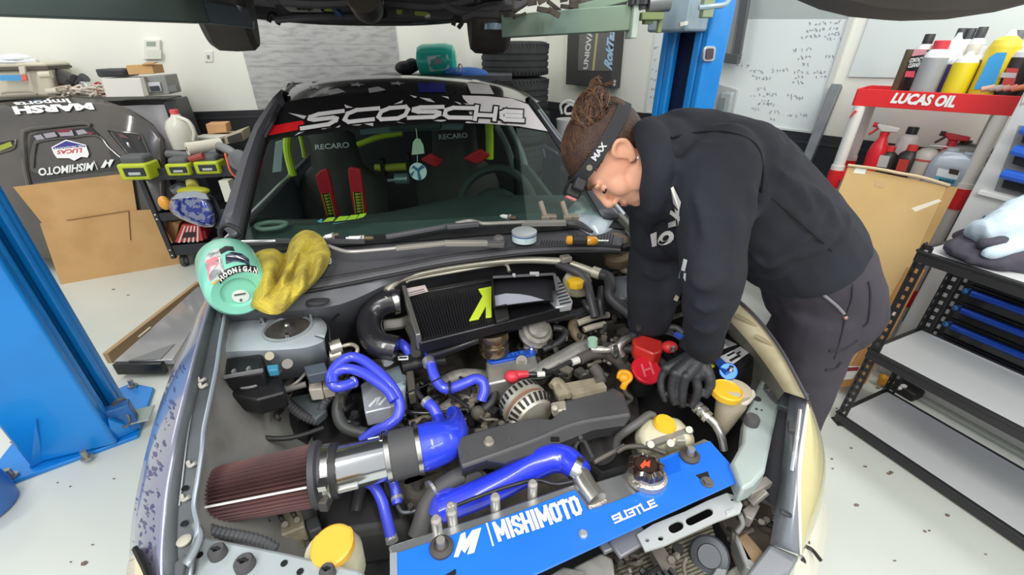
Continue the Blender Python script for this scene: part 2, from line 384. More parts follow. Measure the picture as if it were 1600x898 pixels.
mk('pulley_bracket', B().box(P(192, 652, .10), (.09, .05, .14), Matrix.Rotation(.6, 3, 'Z')), M('2a66a8', .45), lp, bevel=.004); mk('lock_plate', B().box(P(213, 650, .07), (.12, .10, .008), Matrix.Rotation(.4, 3, 'Z')), M('a5b3ae', .4, .3), lp, bevel=.002)
mk('pulley', B().cyl(P(186, 632, .15), P(191, 634, .15), .032, n=18).tube([P(186, 652, .12), P(199, 648, .12), P(203, 660, .10), P(192, 668, .1)], .006, 6), M('8a8c8c', .4, .7), lp)
for x, y in ((20, 745), (137, 716), (208, 604), (95, 708)):
    b = B(); c = P(x, y, .018); b.cyl(c, c + UP * .012, .022, n=6); b.cyl(c, c + UP * .045, .011, n=10)
    mk('anchor_bolt', b, M('a7a59c', .4, .8), lp)
m_arm = M('58665f', .5, .2, var='4c5a5e', vscale=3); m_arm2 = M('8fa48f', .45, .1, var='7f9895', vscale=3)
# left arm
a0 = V((-2.25, 1.35, 1.72)); a1 = PY(310, 12, 2.35)
a0 = PY(-90, -14, 1.62)
def beam(a, b_, wd, h): return B().bar(a, b_, wd, h)
mk('arm', beam(a0, a1, .10, .125), m_arm, lp, bevel=.006)
mk('arm_extension', beam(lerp(a0, a1, .6), PY(385, 28, 2.55), .075, .085), M('67737a', .45, .3), lp, bevel=.005)
mk('lift_pad', B().cyl(PY(378, 40, 2.55), PY(378, 27, 2.55), .055, n=18).cyl(PY(372, 30, 2.5), PY(372, 8, 2.5), .022), M('8a8f90', .4, .6), lp)
mk('carriage', B().box(fo + UP * 1.75 + yl * .06 - V((.0, 0, 0)), (cw * .8, .2, .35), Matrix.Rotation(math.atan2(xl.y, xl.x), 3, 'Z')), m_arm, lp, bevel=.01)
# right post
ro = V((.91, 2.62, 0)); yr = -yl; xr = V((yr.y, -yr.x, 0))       # opening faces the left post
rp = thing('lift_post', 'blue lift column standing behind the bending person', 'car lift', ro)
yv = V((.86, .5, 0)).normalized(); xv = V((-.5, .86, 0)).normalized()
lift_post(rp, ro, xv, yv, .02, 3.2, .31, .16, .045, .05)
mk('channel_shade', B().prism([ro + xv * q + yv * w_ + UP * 3.15 for q, w_ in ((-.10, .06), (.10, .06), (.10, .112), (-.10, .112))], UP * -3.1), M('04163f', .6), rp)  # shade of the post's recess painted as a dark navy insert
mk('slide_rail', B().bar(ro - xv * .035 - yv * .01 + UP * .1, ro - xv * .035 - yv * .01 + UP * 3.1, .025, .03), M('b3aca3', .4, .5), rp)
mk('base_plate', B().prism([ro + xv * q + yv * w_ + UP * .018 for q, w_ in ((-.28, -.12), (.28, -.12), (.28, .42), (-.28, .42))], UP * -.018), LBLUE, rp)
sf = ro - xv * .156; SFp = plane(sf, xv)
def rr(cx, cy, w_, h, r, tilt=0., n=5):
    out = []
    for sx, sy, a0_ in ((1, 1, 0), (-1, 1, 90), (-1, -1, 180), (1, -1, 270)):
        for k in range(n):
            t = R(a0_ + 90 * k / (n - 1)); x = sx * (w_ / 2 - r) + r * math.cos(t); y = sy * (h / 2 - r) + r * math.sin(t)
            out.append((cx + x + tilt * y, cy - y))
    return out
mk('badge_rim', B().prism([SFp(x, y, .012) for x, y in rr(1109, 84, 18, 24, 5, .12)], SFp.n * -.012), M('c9d3dc', .3, .6), rp, bevel=.002)
mk('badge', B().prism([SFp(x, y, .018) for x, y in rr(1109.5, 84, 11, 17, 3, .12)], SFp.n * -.012), M('4b3f48', .3), rp)
# carriage, arms and restraint of the right post
mk('carriage', B().box(ro + UP * 1.80 - yv * .0, (.26, .30, .36), Matrix.Rotation(math.atan2(xv.y, xv.x), 3, 'Z')), M('a9bcc6', .4, .1, var='8da3b4', vscale=3), rp, bevel=.012)
aa = PY(990, 28, 2.42); ab = PY(790, 42, 2.75)
mk('arm', beam(aa, ab, .1, .105), m_arm2, rp, bevel=.005)
mk('arm_brace', beam(PY(1010, -12, 2.45), PY(905, 14, 2.62), .03, .04), m_arm2, rp, bevel=.004)
mk('arm_end_plate', B().box(PY(989, 28, 2.40), (.03, .13, .17)), M('b9c8bd', .45), rp, bevel=.004)
mk('arm_gear', B().lathe(PY(1000, 8, 2.36), (0, 0, 1), [(.05, 0), (.05, .03)], 28, lambda j, n: 1 + .12 * (j % 2)).cyl(PY(1004, 15, 2.36), PY(1004, -5, 2.36), .035), M('4a4c4e', .45, .7), rp)
mk('hydraulic_motor', B().cyl(PY(1012, 4, 2.34), PY(1046, 0, 2.34), .045, n=18), M('8d9294', .35, .6), rp)
mk('restraint', B().box(PY(1016, 26, 2.36), (.1, .1, .03)).box(PY(1031, 34, 2.36), (.02, .03, .09)).box(PY(1012, 33, 2.36), (.04, .05, .025)), M('7d8a5c', .5, .2), rp, bevel=.003)
mk('hose_line', B().tube([PY(1092, 12, 2.36), PY(1112, 10, 2.36), PY(1132, 7, 2.38), PY(1141, -4, 2.42)], .012, 8), M('9fb3bd', .4, .3), rp)
mk('bracket', B().box(PY(1104, 18, 2.38), (.05, .05, .05)).box(PY(1106, 2, 2.38), (.05, .05, .06)), M('8b9a7c', .5), rp, bevel=.003)
mk('stop_bolt', B().cyl(PY(1067, 34, 2.4), PY(1067, 40, 2.4), .025, n=8), M('d5d5cf', .4, .5), rp)
# ---------------------------------------------------------------- left side of the shop
def vpl(px, py, y, n): return plane(PY(px, py, y), n)
def fb(b, quad, y, depth, n=None):      # block whose front face shows as quad (photo), standing at distance y
    n = LN if n is None else n
    c = [sum(q[i] for q in quad) / len(quad) for i in (0, 1)]
    f = vpl(c[0], c[1], y, n); q = [f(*p) for p in quad]
    return b.prism(q, -f.n * depth)
def base(px, py, y): return PY(px, py, y)
# bench with cloth
bn = thing('work_bench', 'black topped bench draped with grey cloth along the back wall', 'bench', V((-4.0, 3.9, 0)))
def benchpt(s, dpt, z): return COR + LD * s + LN * dpt + UP * z
ZB = 1.19
mk('bench_top', B().prism([benchpt(3.42, .03, ZB), benchpt(5.1, .03, ZB), benchpt(5.1, .42, ZB), benchpt(3.42, .42, ZB)], UP * -.04), M('2c2c2f', .5), bn, bevel=.004)
def drape():
    b = B(); rows = []
    for k in range(7):
        z = ZB - .035 - k * .19; row = []
        for i in range(61):
            s = 3.42 + i * .028; f = .012 + .03 * k / 6
            row.append(benchpt(s + .03 * k / 6 * math.sin(i), .44 + f * math.sin(i * .9) + .012 * k, z))
        rows.append(row)
    return b.sheet(rows)
mk('cloth_drape', drape(), M('c4c2c4', .8, bump=.1, bscale=20), bn)
dc = thing('drawer_chest', 'dark grey small chest standing at the right end of the cloth covered bench', 'chest', base(268, 250, 3.75))
mk('body', fb(B(), [(339, 395), (366, 392), (272, 155), (253, 158)], 3.74, .3), M('4c4d52', .45), dc, bevel=.01)
mk('handle', B().tube([PY(264, 178, 3.72), PY(268, 174, 3.69), PY(273, 178, 3.72)], .010, 8), BLACK, dc)
cx = thing('cooler', 'beige cooler box with a blue label at the left end of the bench', 'cooler', base(30, 152, 3.72))
m_tan = M('d4cdb9', .5, var='cbc3ad', vscale=5)
mk('body', fb(B(), [(-60, 156), (88, 152), (76, 106), (-60, 112)], 3.52, .3), m_tan, cx, bevel=.025)
mk('lid', fb(B(), [(-60, 107), (74, 104), (68, 97), (-60, 98)], 3.50, .32), m_tan, cx, bevel=.02)
mk('seal', fb(B(), [(-60, 111), (75, 108), (74, 104), (-60, 107)], 3.505, .31), M('5f564f', .6), cx)
mk('hinge', B().cyl(PY(62, 117, 3.50), PY(80, 116, 3.52), .022), m_tan, cx); mk('hinge', B().cyl(PY(74, 143, 3.50), PY(90, 142, 3.52), .022), m_tan, cx)
CF = vpl(30, 130, 3.51, LN)
dpoly('label_print', [[(0, 117), (33, 117), (34, 126), (0, 126)]], lambda x, y: CF(x, y, .012), M('4f9bd0', .5), cx)
mk('latch', fb(B(), [(31, 117), (40, 116), (38, 103), (28, 104)], 3.49, .02), M('cfc4b8', .4), cx, bevel=.004)
mk('latch_strap', fb(B(), [(34, 127), (43, 126), (40, 117), (32, 117)], 3.485, .015), M('d86a58', .5), cx, bevel=.003)
mk('moulding', B().tube([CF(2, 146, .02), CF(12, 144, .02), CF(30, 143, .02), CF(48, 143, .02), CF(58, 147, .02)], .008, 6), M('a79f8e', .5), cx)
bg = B(); bg.ball(PY(10, 95, 3.6), (.22, .12, .042)); bg.ball(PY(25, 91, 3.58), (.1, .09, .032))
tag(mk('plastic_bag', bg, M('eceef2', .25, bump=.6, bscale=14)), 'crumpled white plastic bag lying on the cooler lid', 'bag')
for i, (a, e, r) in enumerate((((78, 112), (117, 124), .035), ((80, 120), (112, 128), .035), ((84, 128), (108, 130), .03))):
    t = mk('hose_piece', B().tube([PY(a[0], a[1], 3.72), lerp(PY(a[0], a[1], 3.72), PY(e[0], e[1], 3.66), .5) + UP * .01, PY(e[0], e[1], 3.64)], r, 12), M('4b484a', .6))
    tag(t, ['topmost dark rubber hose length beside the beige cooler', 'middle dark rubber hose length beside the beige cooler', 'lowest dark rubber hose length beside the beige cooler'][i], 'hose', 'hose lengths beside the cooler')
tag(mk('red_crate', fb(B(), [(88, 142), (112, 140), (110, 132), (90, 134)], 3.66, .12), M('a8323a', .5), bevel=.004), 'low red box in the clutter between cooler and white carton', 'box')
pp = thing('exhaust_pipe', 'short silver bent pipe standing between the hoses and the white carton', 'pipe', PY(130, 140, 3.66))
mk('tube', B().tube([PY(140, 140, 3.64), PY(132, 130, 3.66), PY(122, 128, 3.68)], .035, 14), STEEL, pp)
mk('mouth', B().tube([PY(122, 130, 3.66), PY(133, 121, 3.66)], .034, 14), M('55585a', .3, .8), pp)
ck = B(); random.seed(9)
for k in range(26):
    x = random.uniform(92, 164); y = random.uniform(137, 150); c = PY(x, y, 3.58)
    ck.tube([c + V((random.uniform(-.08, .08), random.uniform(-.05, .05), random.uniform(-.02, .03))) for _ in range(4)], .008, 6)
o = mk('cable_tangle', ck, M('d8cfc0', .5, var='8b6d5c', vscale=5)); tag(o, 'tangle of pale cables and straps in front of the red box', 'cables'); o['kind'] = 'stuff'
tag(mk('red_cable', B().tube([PY(145, 141, 3.6), PY(150, 130, 3.6), PY(157, 131, 3.6), PY(158, 141, 3.6), PY(164, 147, 3.58)], .007, 8)
    .ball(PY(155, 143, 3.6), (.05, .03, .03)), M('b3303c', .45)), 'coiled red cable leaning on the left side of the white carton', 'cable')
cb_ = thing('carton', 'long white carton lying on the bench under a black tray', 'box', base(195, 150, 3.6))
mk('body', fb(B(), [(166, 152), (226, 151), (219, 121), (158, 123)], 3.56, .3), M('dcd9d2', .6), cb_, bevel=.004)
mk('end_flap', fb(B(), [(226, 151), (233, 149), (224, 120), (219, 121)], 3.56, .3), M('a9a69c', .6), cb_, bevel=.003)
tr = thing('plastic_tray', 'black shallow tray resting on top of the white carton', 'tray', base(172, 120, 3.56))
mk('body', fb(B(), [(153, 121), (199, 120), (193, 107), (147, 108)], 3.56, .22), M('3c3c40', .5), tr, bevel=.012)
mk('inset', fb(B(), [(160, 118), (195, 118), (191, 111), (156, 111)], 3.552, .01), M('2b2b2f', .45), tr, bevel=.002)
cd2 = thing('cardboard_box', 'small tan cardboard box beside the black tray on the bench', 'box', base(218, 118, 3.6))
mk('body', fb(B(), [(201, 117), (241, 115), (237, 101), (196, 102)], 3.6, .2), CARD, cd2, bevel=.003)
mk('flap', B().prism([PY(222, 102, 3.6), PY(240, 100, 3.6), PY(247, 98, 3.7), PY(228, 99, 3.7)], UP * .006), M('b88f58', .8), cd2)
eq = thing('charger_unit', 'grey charger unit with dark front panel right of the white carton', 'charger', base(245, 150, 3.6))
mk('body', fb(B(), [(233, 150), (266, 147), (257, 117), (224, 120)], 3.62, .25), M('8d8d88', .5), eq, bevel=.006)
mk('front_panel', fb(B(), [(232, 144), (253, 143), (249, 128), (228, 129)], 3.60, .012), M('c9ccd0', .4), eq, bevel=.002)
mk('screen', fb(B(), [(236, 143), (250, 142), (247, 134), (233, 135)], 3.59, .008), M('34363d', .3), eq)
mk('side_port', fb(B(), [(264, 144), (278, 142), (274, 133), (262, 135)], 3.63, .06), M('6f726f', .5), eq, bevel=.003)
# removed bonnet
bo = thing('car_bonnet', 'removed dark car bonnet with white upside down lettering leaning on the bench', 'car bonnet', V((-3.4, 3.2, 0)))
T1, T2, T3 = PY(30, 163, 3.42), PY(175, 163, 3.5), PY(150, 270, 3.30)
bn_ = (T2 - T1).cross(T3 - T1); BP = plane(T1, bn_)
m_bon = M('55524f', .16, .2, var='6b6660', vscale=2.2, coat=.5)
def bon_sheet():
    top = [(-90, 168), (-20, 163), (40, 157), (105, 152), (160, 156), (205, 171), (238, 192), (258, 218)]
    bot = [(-90, 400), (-20, 402), (40, 404), (105, 404), (150, 404), (190, 403), (225, 400), (262, 380)]
    A = samp([(x, y, 0) for x, y in top], 26); C = samp([(x, y, 0) for x, y in bot], 26); rows = []
    for k in range(15):
        v = k / 14; row = []
        for i, (a, c) in enumerate(zip(A, C)):
            u = i / 25; q = a.lerp(c, v); bul = .05 * math.sin(math.pi * min(1, v * 1.3)) * math.sin(math.pi * u) - .06 * max(0, u - .8) / .2
            row.append(BP(q.x, q.y, bul))
        rows.append(row)
    return B().sheet(rows)
panel = mk('panel', bon_sheet(), m_bon, bo, solid=.012)
BB = bvh(panel); hb = lambda x, y: hit(BB, x, y, .004)
hb2 = lambda x, y: hit(BB, x, y, .012)
m_dk = M('19181a', .25, coat=.4)
dpoly('scoop_well', [[(47, 212), (60, 206), (100, 202), (143, 198), (160, 214), (185, 246), (195, 265), (120, 272), (47, 286), (44, 250)]], hb, M('2f2e2e', .15, coat=.6, var='46423e', vscale=2), bo, sub=2)
dpoly('scoop_opening', [[(49, 211), (100, 203), (142, 199), (155, 211), (110, 214), (60, 219)]], hb2, m_dk, bo, sub=1)
dpoly('scoop_lining', [[(52, 212), (64, 210), (70, 217), (58, 219)], [(67, 209), (85, 206), (90, 213), (72, 216)], [(90, 206), (112, 203), (116, 212), (95, 213)], [(118, 204), (130, 202), (138, 208), (122, 211)]], lambda x, y: hit(BB, x, y, .014), M('9c98a0', .4), bo)
dpoly('lining_mark', [[(86, 203), (112, 201), (108, 206), (92, 207)], [(134, 205), (148, 207), (140, 211)]], lambda x, y: hit(BB, x, y, .015), M('7d2434', .4), bo)
def lip(pts, r, m): return mk('vent_lip', B().tube([hit(BB, x, y, .008) for x, y in pts], r, 8), m, bo)
lip([(46, 290), (40, 262), (38, 235), (37, 212), (44, 203), (80, 198), (130, 193), (143, 196)], .016, m_bon)
lip([(52, 262), (55, 232), (63, 221), (110, 215), (152, 212), (170, 230), (188, 246)], .007, m_bon)
lip([(240, 258), (222, 214), (214, 209), (190, 206), (172, 203), (168, 206), (185, 228), (203, 247)], .009, m_bon)
lip([(-5, 240), (20, 232), (24, 222), (22, 218), (0, 222)], .008, m_bon)
dpoly('side_vent', [[(174, 205), (190, 206), (214, 211), (238, 252), (205, 246)]], hb2, m_dk, bo, sub=1); dpoly('side_vent', [[(0, 222), (20, 219), (21, 230), (0, 237)]], hb2, m_dk, bo, sub=1)
dpoly('vent_mesh', [[(184, 208), (218, 212), (220, 218), (189, 215)]], lambda x, y: hit(BB, x, y, .014), M('5c1f28', .5), bo)
dpoly('vent_tape', [[(0, 227), (16, 221), (20, 228), (0, 236)]], lambda x, y: hit(BB, x, y, .014), M('9aa43a', .5), bo)
m_wht = M('eef0ee', .45)
hl = lambda x, y: hit(BB, x, y, .016)
dtext('lettering', 'MARSH', [(146, 160), (18, 166), (21, 179), (148, 171)], hl, m_wht, bo, bold=.06, shear=-.1)
dtext('lettering', 'Imports', [(112, 151), (20, 158), (22, 166), (112, 161)], hl, m_wht, bo, bold=.03, shear=-.3)
dtext('lettering', 'MISHIMOTO', [(147, 253), (59, 263), (61, 275), (144, 266)], hl, m_wht, bo, bold=.03)
dpoly('lettering', [[(157, 262), (163, 262), (168, 254), (171, 262), (178, 249), (172, 249), (168, 256), (165, 249)], [(146, 251), (147, 251), (153, 265), (152, 265)]], hl, m_wht, bo)
dpoly('badge', [[(80, 230), (103, 218), (134, 226), (139, 240), (137, 246), (127, 245), (116, 251), (108, 247), (89, 247), (84, 240)]], hl, m_wht, bo, sub=1)
hl2 = lambda x, y: hit(BB, x, y, .018)
dpoly('badge_field', [[(82, 231), (103, 220), (132, 227), (134, 229), (84, 233)]], hl2, M('3d3a8c', .4), bo, sub=1)
dtext('lettering', 'OIL PRODUCTS', [(131, 226), (85, 231), (85, 233), (131, 229)], lambda x, y: hit(BB, x, y, .02), m_wht, bo, bold=.02)
dtext('lettering', 'LUCAS', [(128, 231), (88, 235), (89, 241), (129, 238)], hl2, M('d04a48', .4), bo, bold=.03, shear=.2)
# flattened cardboard carton
fc = thing('cardboard_sheet', 'flattened tan cardboard carton propped on the floor before the removed bonnet', 'cardboard', P(200, 425, 0))
c1, c2 = P(113, 441, .0), P(286, 411, .0); nrm = V((-(c2 - c1).y, (c2 - c1).x, 0)).normalized(); nrm = nrm if nrm.dot(EYE - c1) > 0 else -nrm
CP = plane(c1, nrm + UP * .22)
def cpan(name, quad, th, off): 
    q = [CP(*p, off) for p in quad]; return mk(name, B().prism(q, -CP.n * th), CARD, fc, bevel=.002)
cpan('upper_panel', [(20, 292), (205, 270), (214, 328), (66, 349)], .012, .0)
cpan('left_panel', [(62, 349), (203, 329), (206, 427), (95, 445)], .012, .003)
cpan('right_panel', [(203, 329), (242, 327), (287, 411), (205, 427)], .012, .003)
mk('crease', B().bar(CP(104, 344, .006), CP(202, 329, .006), .006, .004).bar(CP(201, 331, .006), CP(204, 375, .006), .006, .004), M('8d6a42', .8), fc)
mk('print_mark', B().box(CP(199, 277, .003), (.03, .004, .03)), M('8f7048', .8), fc)
# ---------------------------------------------------------------- tool cart
m_cart = M('303137', .5)
Y0 = 3.1
ct = thing('tool_cart', 'dark grey rolling tool cart loaded with lime green tools left of the car', 'cart', V((-2.4, 3.3, 0)))
cu = V((.97, .24, 0)).normalized(); cv = V((-.24, .97, 0)).normalized(); c0 = PY(222, 283, Y0); c0.z = 0
def cpt(u, v, z): return c0 + cu * u + cv * v + UP * z
CWD, CDP = .78, .42
def tray(z, h, nm):
    b = B(); t = .012
    b.prism([cpt(0, 0, z + t), cpt(CWD, 0, z + t), cpt(CWD, CDP, z + t), cpt(0, CDP, z + t)], UP * -t)
    for p, q in (((0, 0), (CWD, 0)), ((CWD, 0), (CWD, CDP)), ((CWD, CDP), (0, CDP)), ((0, CDP), (0, 0))):
        a, e = cpt(*p, z + h / 2), cpt(*q, z + h / 2); b.bar(a, e, .012, h)
    mk(nm, b, m_cart, ct, bevel=.002)
ZT = (PY(222, 283, Y0)).z
for z, h, nm in ((ZT, .085, 'top_tray'), (.40, .06, 'middle_shelf'), (.11, .085, 'bottom_tray')): tray(z, h, nm)
for u, v in ((0, 0), (CWD, 0), (CWD, CDP), (0, CDP)):
    mk('leg', B().bar(cpt(u, v, .09), cpt(u, v, ZT + .08), .032, .032, cu), m_cart, ct, bevel=.003)
    b = B(); p = cpt(u + (.04 if u == 0 else -.04), v + (.04 if v == 0 else -.04), .045)
    b.cyl(p - cu * .014, p + cu * .014, .045, n=18); w_ = mk('caster', b, M('4a4b4d', .6), ct)
    mk('hub', B().cyl(p - cu * .017, p + cu * .017, .024, n=14).bar(p, p + UP * .06, .03, .03), M('b9beb9', .4, .3), w_)
b = B()
for zz in (.42, .455, .12, .165):
    b.cyl(cpt(0, -.018, zz), cpt(0, -.014, zz), .007, n=8)
mk('rivet', b, M('d8d8d2', .3, .7), ct)
def tool(u, v, w_, l, h, label, face=1):
    c = cpt(u, v, ZT + .03)
    t = thing('battery_tool', label, 'tool', c)
    Mx = Matrix.Rotation(.14, 3, 'Z')
    mk('case', B().box(c + UP * (h * .35), (w_, l, h * .7), Mx), LIME, t, bevel=.014)
    mk('grip', B().box(c + UP * (h * .75) + cv * .015, (w_ * .82, l * .8, h * .5), Mx), M('5d5f60', .6), t, bevel=.02)
    mk('panel', B().box(c + UP * (h * .36) - cv * (l * .5), (w_ * .7, .012, h * .36), Mx), M('2c3034', .3), t, bevel=.003)
    mk('switch', B().box(c + UP * (h * .3) - cv * (l * .5 + .006), (w_ * .4, .012, h * .12), Mx), M('c3c9c8', .3), t, bevel=.002)
    return t
tool(.03, -.02, .19, .16, .16, 'biggest lime and grey battery tool hanging over the left end of the cart')
tool(.27, .03, .16, .13, .12, 'middle lime battery tool in the row on the cart top tray')
tool(.46, .03, .17, .13, .13, 'right hand lime battery tool beside the orange cable on the cart')
pr = thing('paper_roll', 'cream paper roll lying across tools on the cart', 'paper roll', cpt(.4, .2, ZT + .22))
ra, re_ = PY(292, 233, 3.25), PY(346, 225, 3.42)
mk('roll', B().cyl(ra, re_, .045, n=22), M('e6e0cd', .8), pr)
mk('core', B().cyl(ra - (re_ - ra) * .01, ra + (re_ - ra) * .02, .016, n=14), M('6d6250', .8), pr)
gt = thing('grey_hand_tool', 'grey long handled tool under the paper roll', 'tool', cpt(.3, .2, ZT + .12))
mk('body', B().tube([PY(262, 241, 3.3), PY(300, 243, 3.3), PY(340, 238, 3.35)], .03, 10), M('6b6d6f', .5), gt)
mk('head', B().tube([PY(342, 228, 3.35), PY(356, 234, 3.3), PY(372, 242, 3.25)], [.03, .035, .02], 10), M('8e9092', .4, .3), gt)
mk('grip', B().tube([PY(297, 249, 3.2), PY(318, 243, 3.2)], .022, 8), M('a34a44', .6), gt)
mk('guard', B().lathe(PY(375, 250, 3.2), (0, -1, .2), [(.02, 0), (.075, .01), (.07, .03), (.02, .035)], 18), M('777a7c', .45, .4), gt)
tag(mk('orange_cable', B().tube([PY(352, 240, 3.15), PY(356, 255, 3.1), PY(362, 270, 3.08), PY(378, 284, 3.1), PY(392, 288, 3.15)], .008, 8), M('d8623e', .5)), 'thin orange cable hanging over the front of the tool cart', 'cable')
cl = thing('green_clamp_lamp', 'yellow green tool lying on the middle shelf of the cart', 'tool', cpt(.3, .15, .45))
mk('body', B().ball(PY(302, 298, 3.12), (.12, .06, .03)), M('b7b833', .45), cl)
mk('neck', B().cyl(PY(300, 285, 3.2), PY(302, 293, 3.15), .04, n=12), M('c7bf6a', .5), cl)
tag(mk('white_carton', B().box(PY(358, 297, 3.2), (.07, .07, .16)), M('dcdccb', .5)), 'small white carton at the right end of the cart middle shelf', 'box')
tag(mk('grinder', B().tube([PY(268, 300, 3.2), PY(284, 293, 3.25), PY(296, 300, 3.25)], [.03, .05, .04], 10), M('8d9094', .35, .5)), 'silver grinder body on the cart middle shelf behind the mirror', 'tool')
tag(mk('orange_bottle', B().lathe(cpt(.13, .1, .425), (0, 0, 1), [(.035, 0), (.035, .08), (.015, .11), (.015, .13)], 14), M('e0a24a', .4)), 'orange topped small bottle on the cart beside the mirror', 'bottle')
rb = thing('striped_box', 'red and white striped box in the bottom tray of the cart', 'box', cpt(.2, .15, .13))
RBF = [(273, 379), (318, 376), (312, 353), (284, 351)]
mk('body', fb(B(), RBF, 3.14, .22), M('c9403f', .5), rb, bevel=.003)
SB = vpl(298, 366, 3.14, LN)
dpoly('stripe', [[(284 + k * 6 + o_, 379 - k * .3), (287 + k * 6 + o_, 379 - k * .3), (290 + k * 5, 353), (288 + k * 5, 353)] for k, o_ in ((0, -6), (1, -4), (2, -3), (3, -2), (4, -1))], lambda x, y: SB(x, y, .003), M('eadfda', .5), rb)
dpoly('window', [[(284, 372), (306, 370), (305, 362), (288, 363)]], lambda x, y: SB(x, y, .005), M('3f1f1f', .5), rb)
tag(mk('red_pouch', fb(B(), [(310, 376), (324, 374), (320, 360), (309, 360)], 3.18, .1), M('b12f35', .5), bevel=.01), 'dark red pouch right of the striped box in the cart', 'pouch')
tag(mk('tan_carton', fb(B(), [(252, 372), (274, 380), (280, 350), (258, 345)], 3.3, .2), CARD, bevel=.003), 'tan carton half hidden behind the cart leg, lower tray', 'box')
# jug and small table behind the cart
tb = thing('side_table', 'grey side table behind the cart holding the milk jug', 'table', V((-2.5, 4.0, 0)))
def tpt(s, d_, z): return COR + LD * s + LN * d_ + UP * z
ZJ = .855
mk('top', B().prism([tpt(1.9, .05, ZJ), tpt(2.75, .05, ZJ), tpt(2.75, .84, ZJ), tpt(1.9, .84, ZJ)], UP * -.03), M('77787a', .5), tb, bevel=.004)
for s_, d_ in ((1.93, .08), (2.72, .08), (2.72, .81), (1.93, .81)): mk('leg', B().bar(tpt(s_, d_, 0), tpt(s_, d_, ZJ - .03), .04, .04, LD), M('4b4c50', .5), tb)
def onz(px, py, z): return P(px, py, z)
jg = thing('milk_jug', 'translucent white plastic jug with a red cap behind the tool cart', 'jug', PY(292, 232, 3.52))
jb = PY(293, 233, 3.52)
mk('body', B().lathe(jb, (0, 0, 1), [(.06, 0), (.092, .012), (.098, .10), (.096, .17), (.075, .215), (.035, .245), (.028, .265)], 22), M('dcdacb', .3, alpha=.96), jg)
mk('cap', B().lathe(jb + UP * .262, (0, 0, 1), [(.03, 0), (.03, .028), (.026, .032)], 18), M('e8595c', .4), jg)
mk('handle', B().tube([jb + V((.03, -.03, .245)), jb + V((.105, -.03, .21)), jb + V((.12, -.03, .13)), jb + V((.095, -.03, .07))], .014, 10), M('e3e1d3', .3), jg)
ob = thing('bench_meter', 'beige bench meter with a dark screen on the side table', 'instrument', PY(352, 215, 3.7))
mk('body', fb(B(), [(312, 228), (352, 226), (352, 213), (312, 215)], 3.72, .3), M('cfc5a8', .5), ob, bevel=.006)
mk('hood', fb(B(), [(352, 226), (381, 220), (378, 204), (350, 214)], 3.66, .26), M('bcb196', .5), ob, bevel=.005)
mk('screen', fb(B(), [(357, 223), (379, 218), (376, 207), (355, 214)], 3.65, .01), M('4d4a48', .3), ob)
tag(mk('paper_carton', fb(B(), [(325, 209), (355, 207), (352, 193), (321, 194)], 3.8, .15), M('dba878', .7), bevel=.004), 'small tan box on top of the beige bench meter', 'box')
tag(mk('white_tray', B().box(PY(330, 214, 3.72), (.22, .16, .02)), M('e5e4dc', .5), bevel=.003), 'flat white tray between the jug and the beige meter', 'tray')
# panel lying on the floor by the left wheel and a blue drum
gp = thing('spare_glass_panel', 'grey glossy panel with a black front edge lying on the floor beside the left fender', 'car panel', P(240, 540, 0))
q = [P(*p, .10) for p in ((176, 564), (262, 560), (318, 452), (300, 455))]
q2 = [P(178, 564, .10), P(270, 562, .10), P(345, 440, .10), P(308, 448, .10)]
mk('panel', B().prism(q2, UP * -.03), M('9c9c9e', .12, .2, coat=.6, var='b4b3b3', vscale=1.5), gp, bevel=.004)
mk('front_edge', B().bar(P(182, 575, .06), P(258, 574, .06), .03, .07), M('17171a', .3), gp, bevel=.006)
mk('inset', B().prism([P(*p, .104) for p in ((200, 563), (250, 561), (273, 537), (262, 540))], UP * -.006), M('7d7f80', .25), gp)
ce = thing('cardboard_edging', 'long tan cardboard edge guard standing along the grey floor panel', 'cardboard', P(230, 500, 0))
mk('guard', B().bar(P(168, 560, .07), P(312, 446, .07), .03, .07), M('b99a74', .8), ce, bevel=.004)
mk('print', B().bar(P(217, 526, .107), P(235, 511, .107), .01, .004), M('d9cdb6', .7), ce)
dr = thing('blue_drum', 'blue drum cut off by the left edge of the photo near the floor', 'drum', P(-20, 860, 0))
dp = P(-32, 800, 0)
mk('shell', B().lathe(dp + V((0, 0, 0)), (0, 0, 1), [(.08, 0), (.11, .01), (.115, .09), (.105, .17), (.06, .19)], 26), M('2c6fc4', .4, var='5a79a8', vscale=8), dr)
mk('lid', B().lathe(dp + UP * .19, (0, 0, 1), [(.05, 0), (.05, .02), (.03, .03)], 20), M('27508c', .4), dr)
# ---------------------------------------------------------------- behind the car
def tyre(b, c, ax, Ro, wd, n=40):
    prof = [(Ro * .62, -wd * .42), (Ro * .8, -wd * .5), (Ro * .93, -wd * .47), (Ro, -wd * .34)]
    for g in (-.2, -.02, .16): prof += [(Ro, wd * (g - .07)), (Ro * .97, wd * (g - .06)), (Ro * .97, wd * (g - .02)), (Ro, wd * (g - .01))]
    prof += [(Ro, wd * .34), (Ro * .93, wd * .47), (Ro * .8, wd * .5), (Ro * .62, wd * .42)]
    return b.lathe(c, ax, prof, n)
m_ty = M('3b3c3d', .75, var='2b2c2d', vscale=14, bump=.1, bscale=80)
def treads(b, c, ax, Ro, wd, n=56):
    ax = V(ax).normalized(); x = ax.orthogonal().normalized(); y = ax.cross(x)
    for k in range(n):
        t = 6.2832 * k / n; d = x * math.cos(t) + y * math.sin(t); s = ax.cross(d)
        for g in (-.38, .36):
            o = V(c) + d * (Ro - .002) + ax * (wd * g); b.bar(o - ax * wd * .07 + s * .006, o + ax * wd * .07 - s * .006, .008, .010, d)
    return b
tx = PY(806, 170, 4.35); tx.z = 0
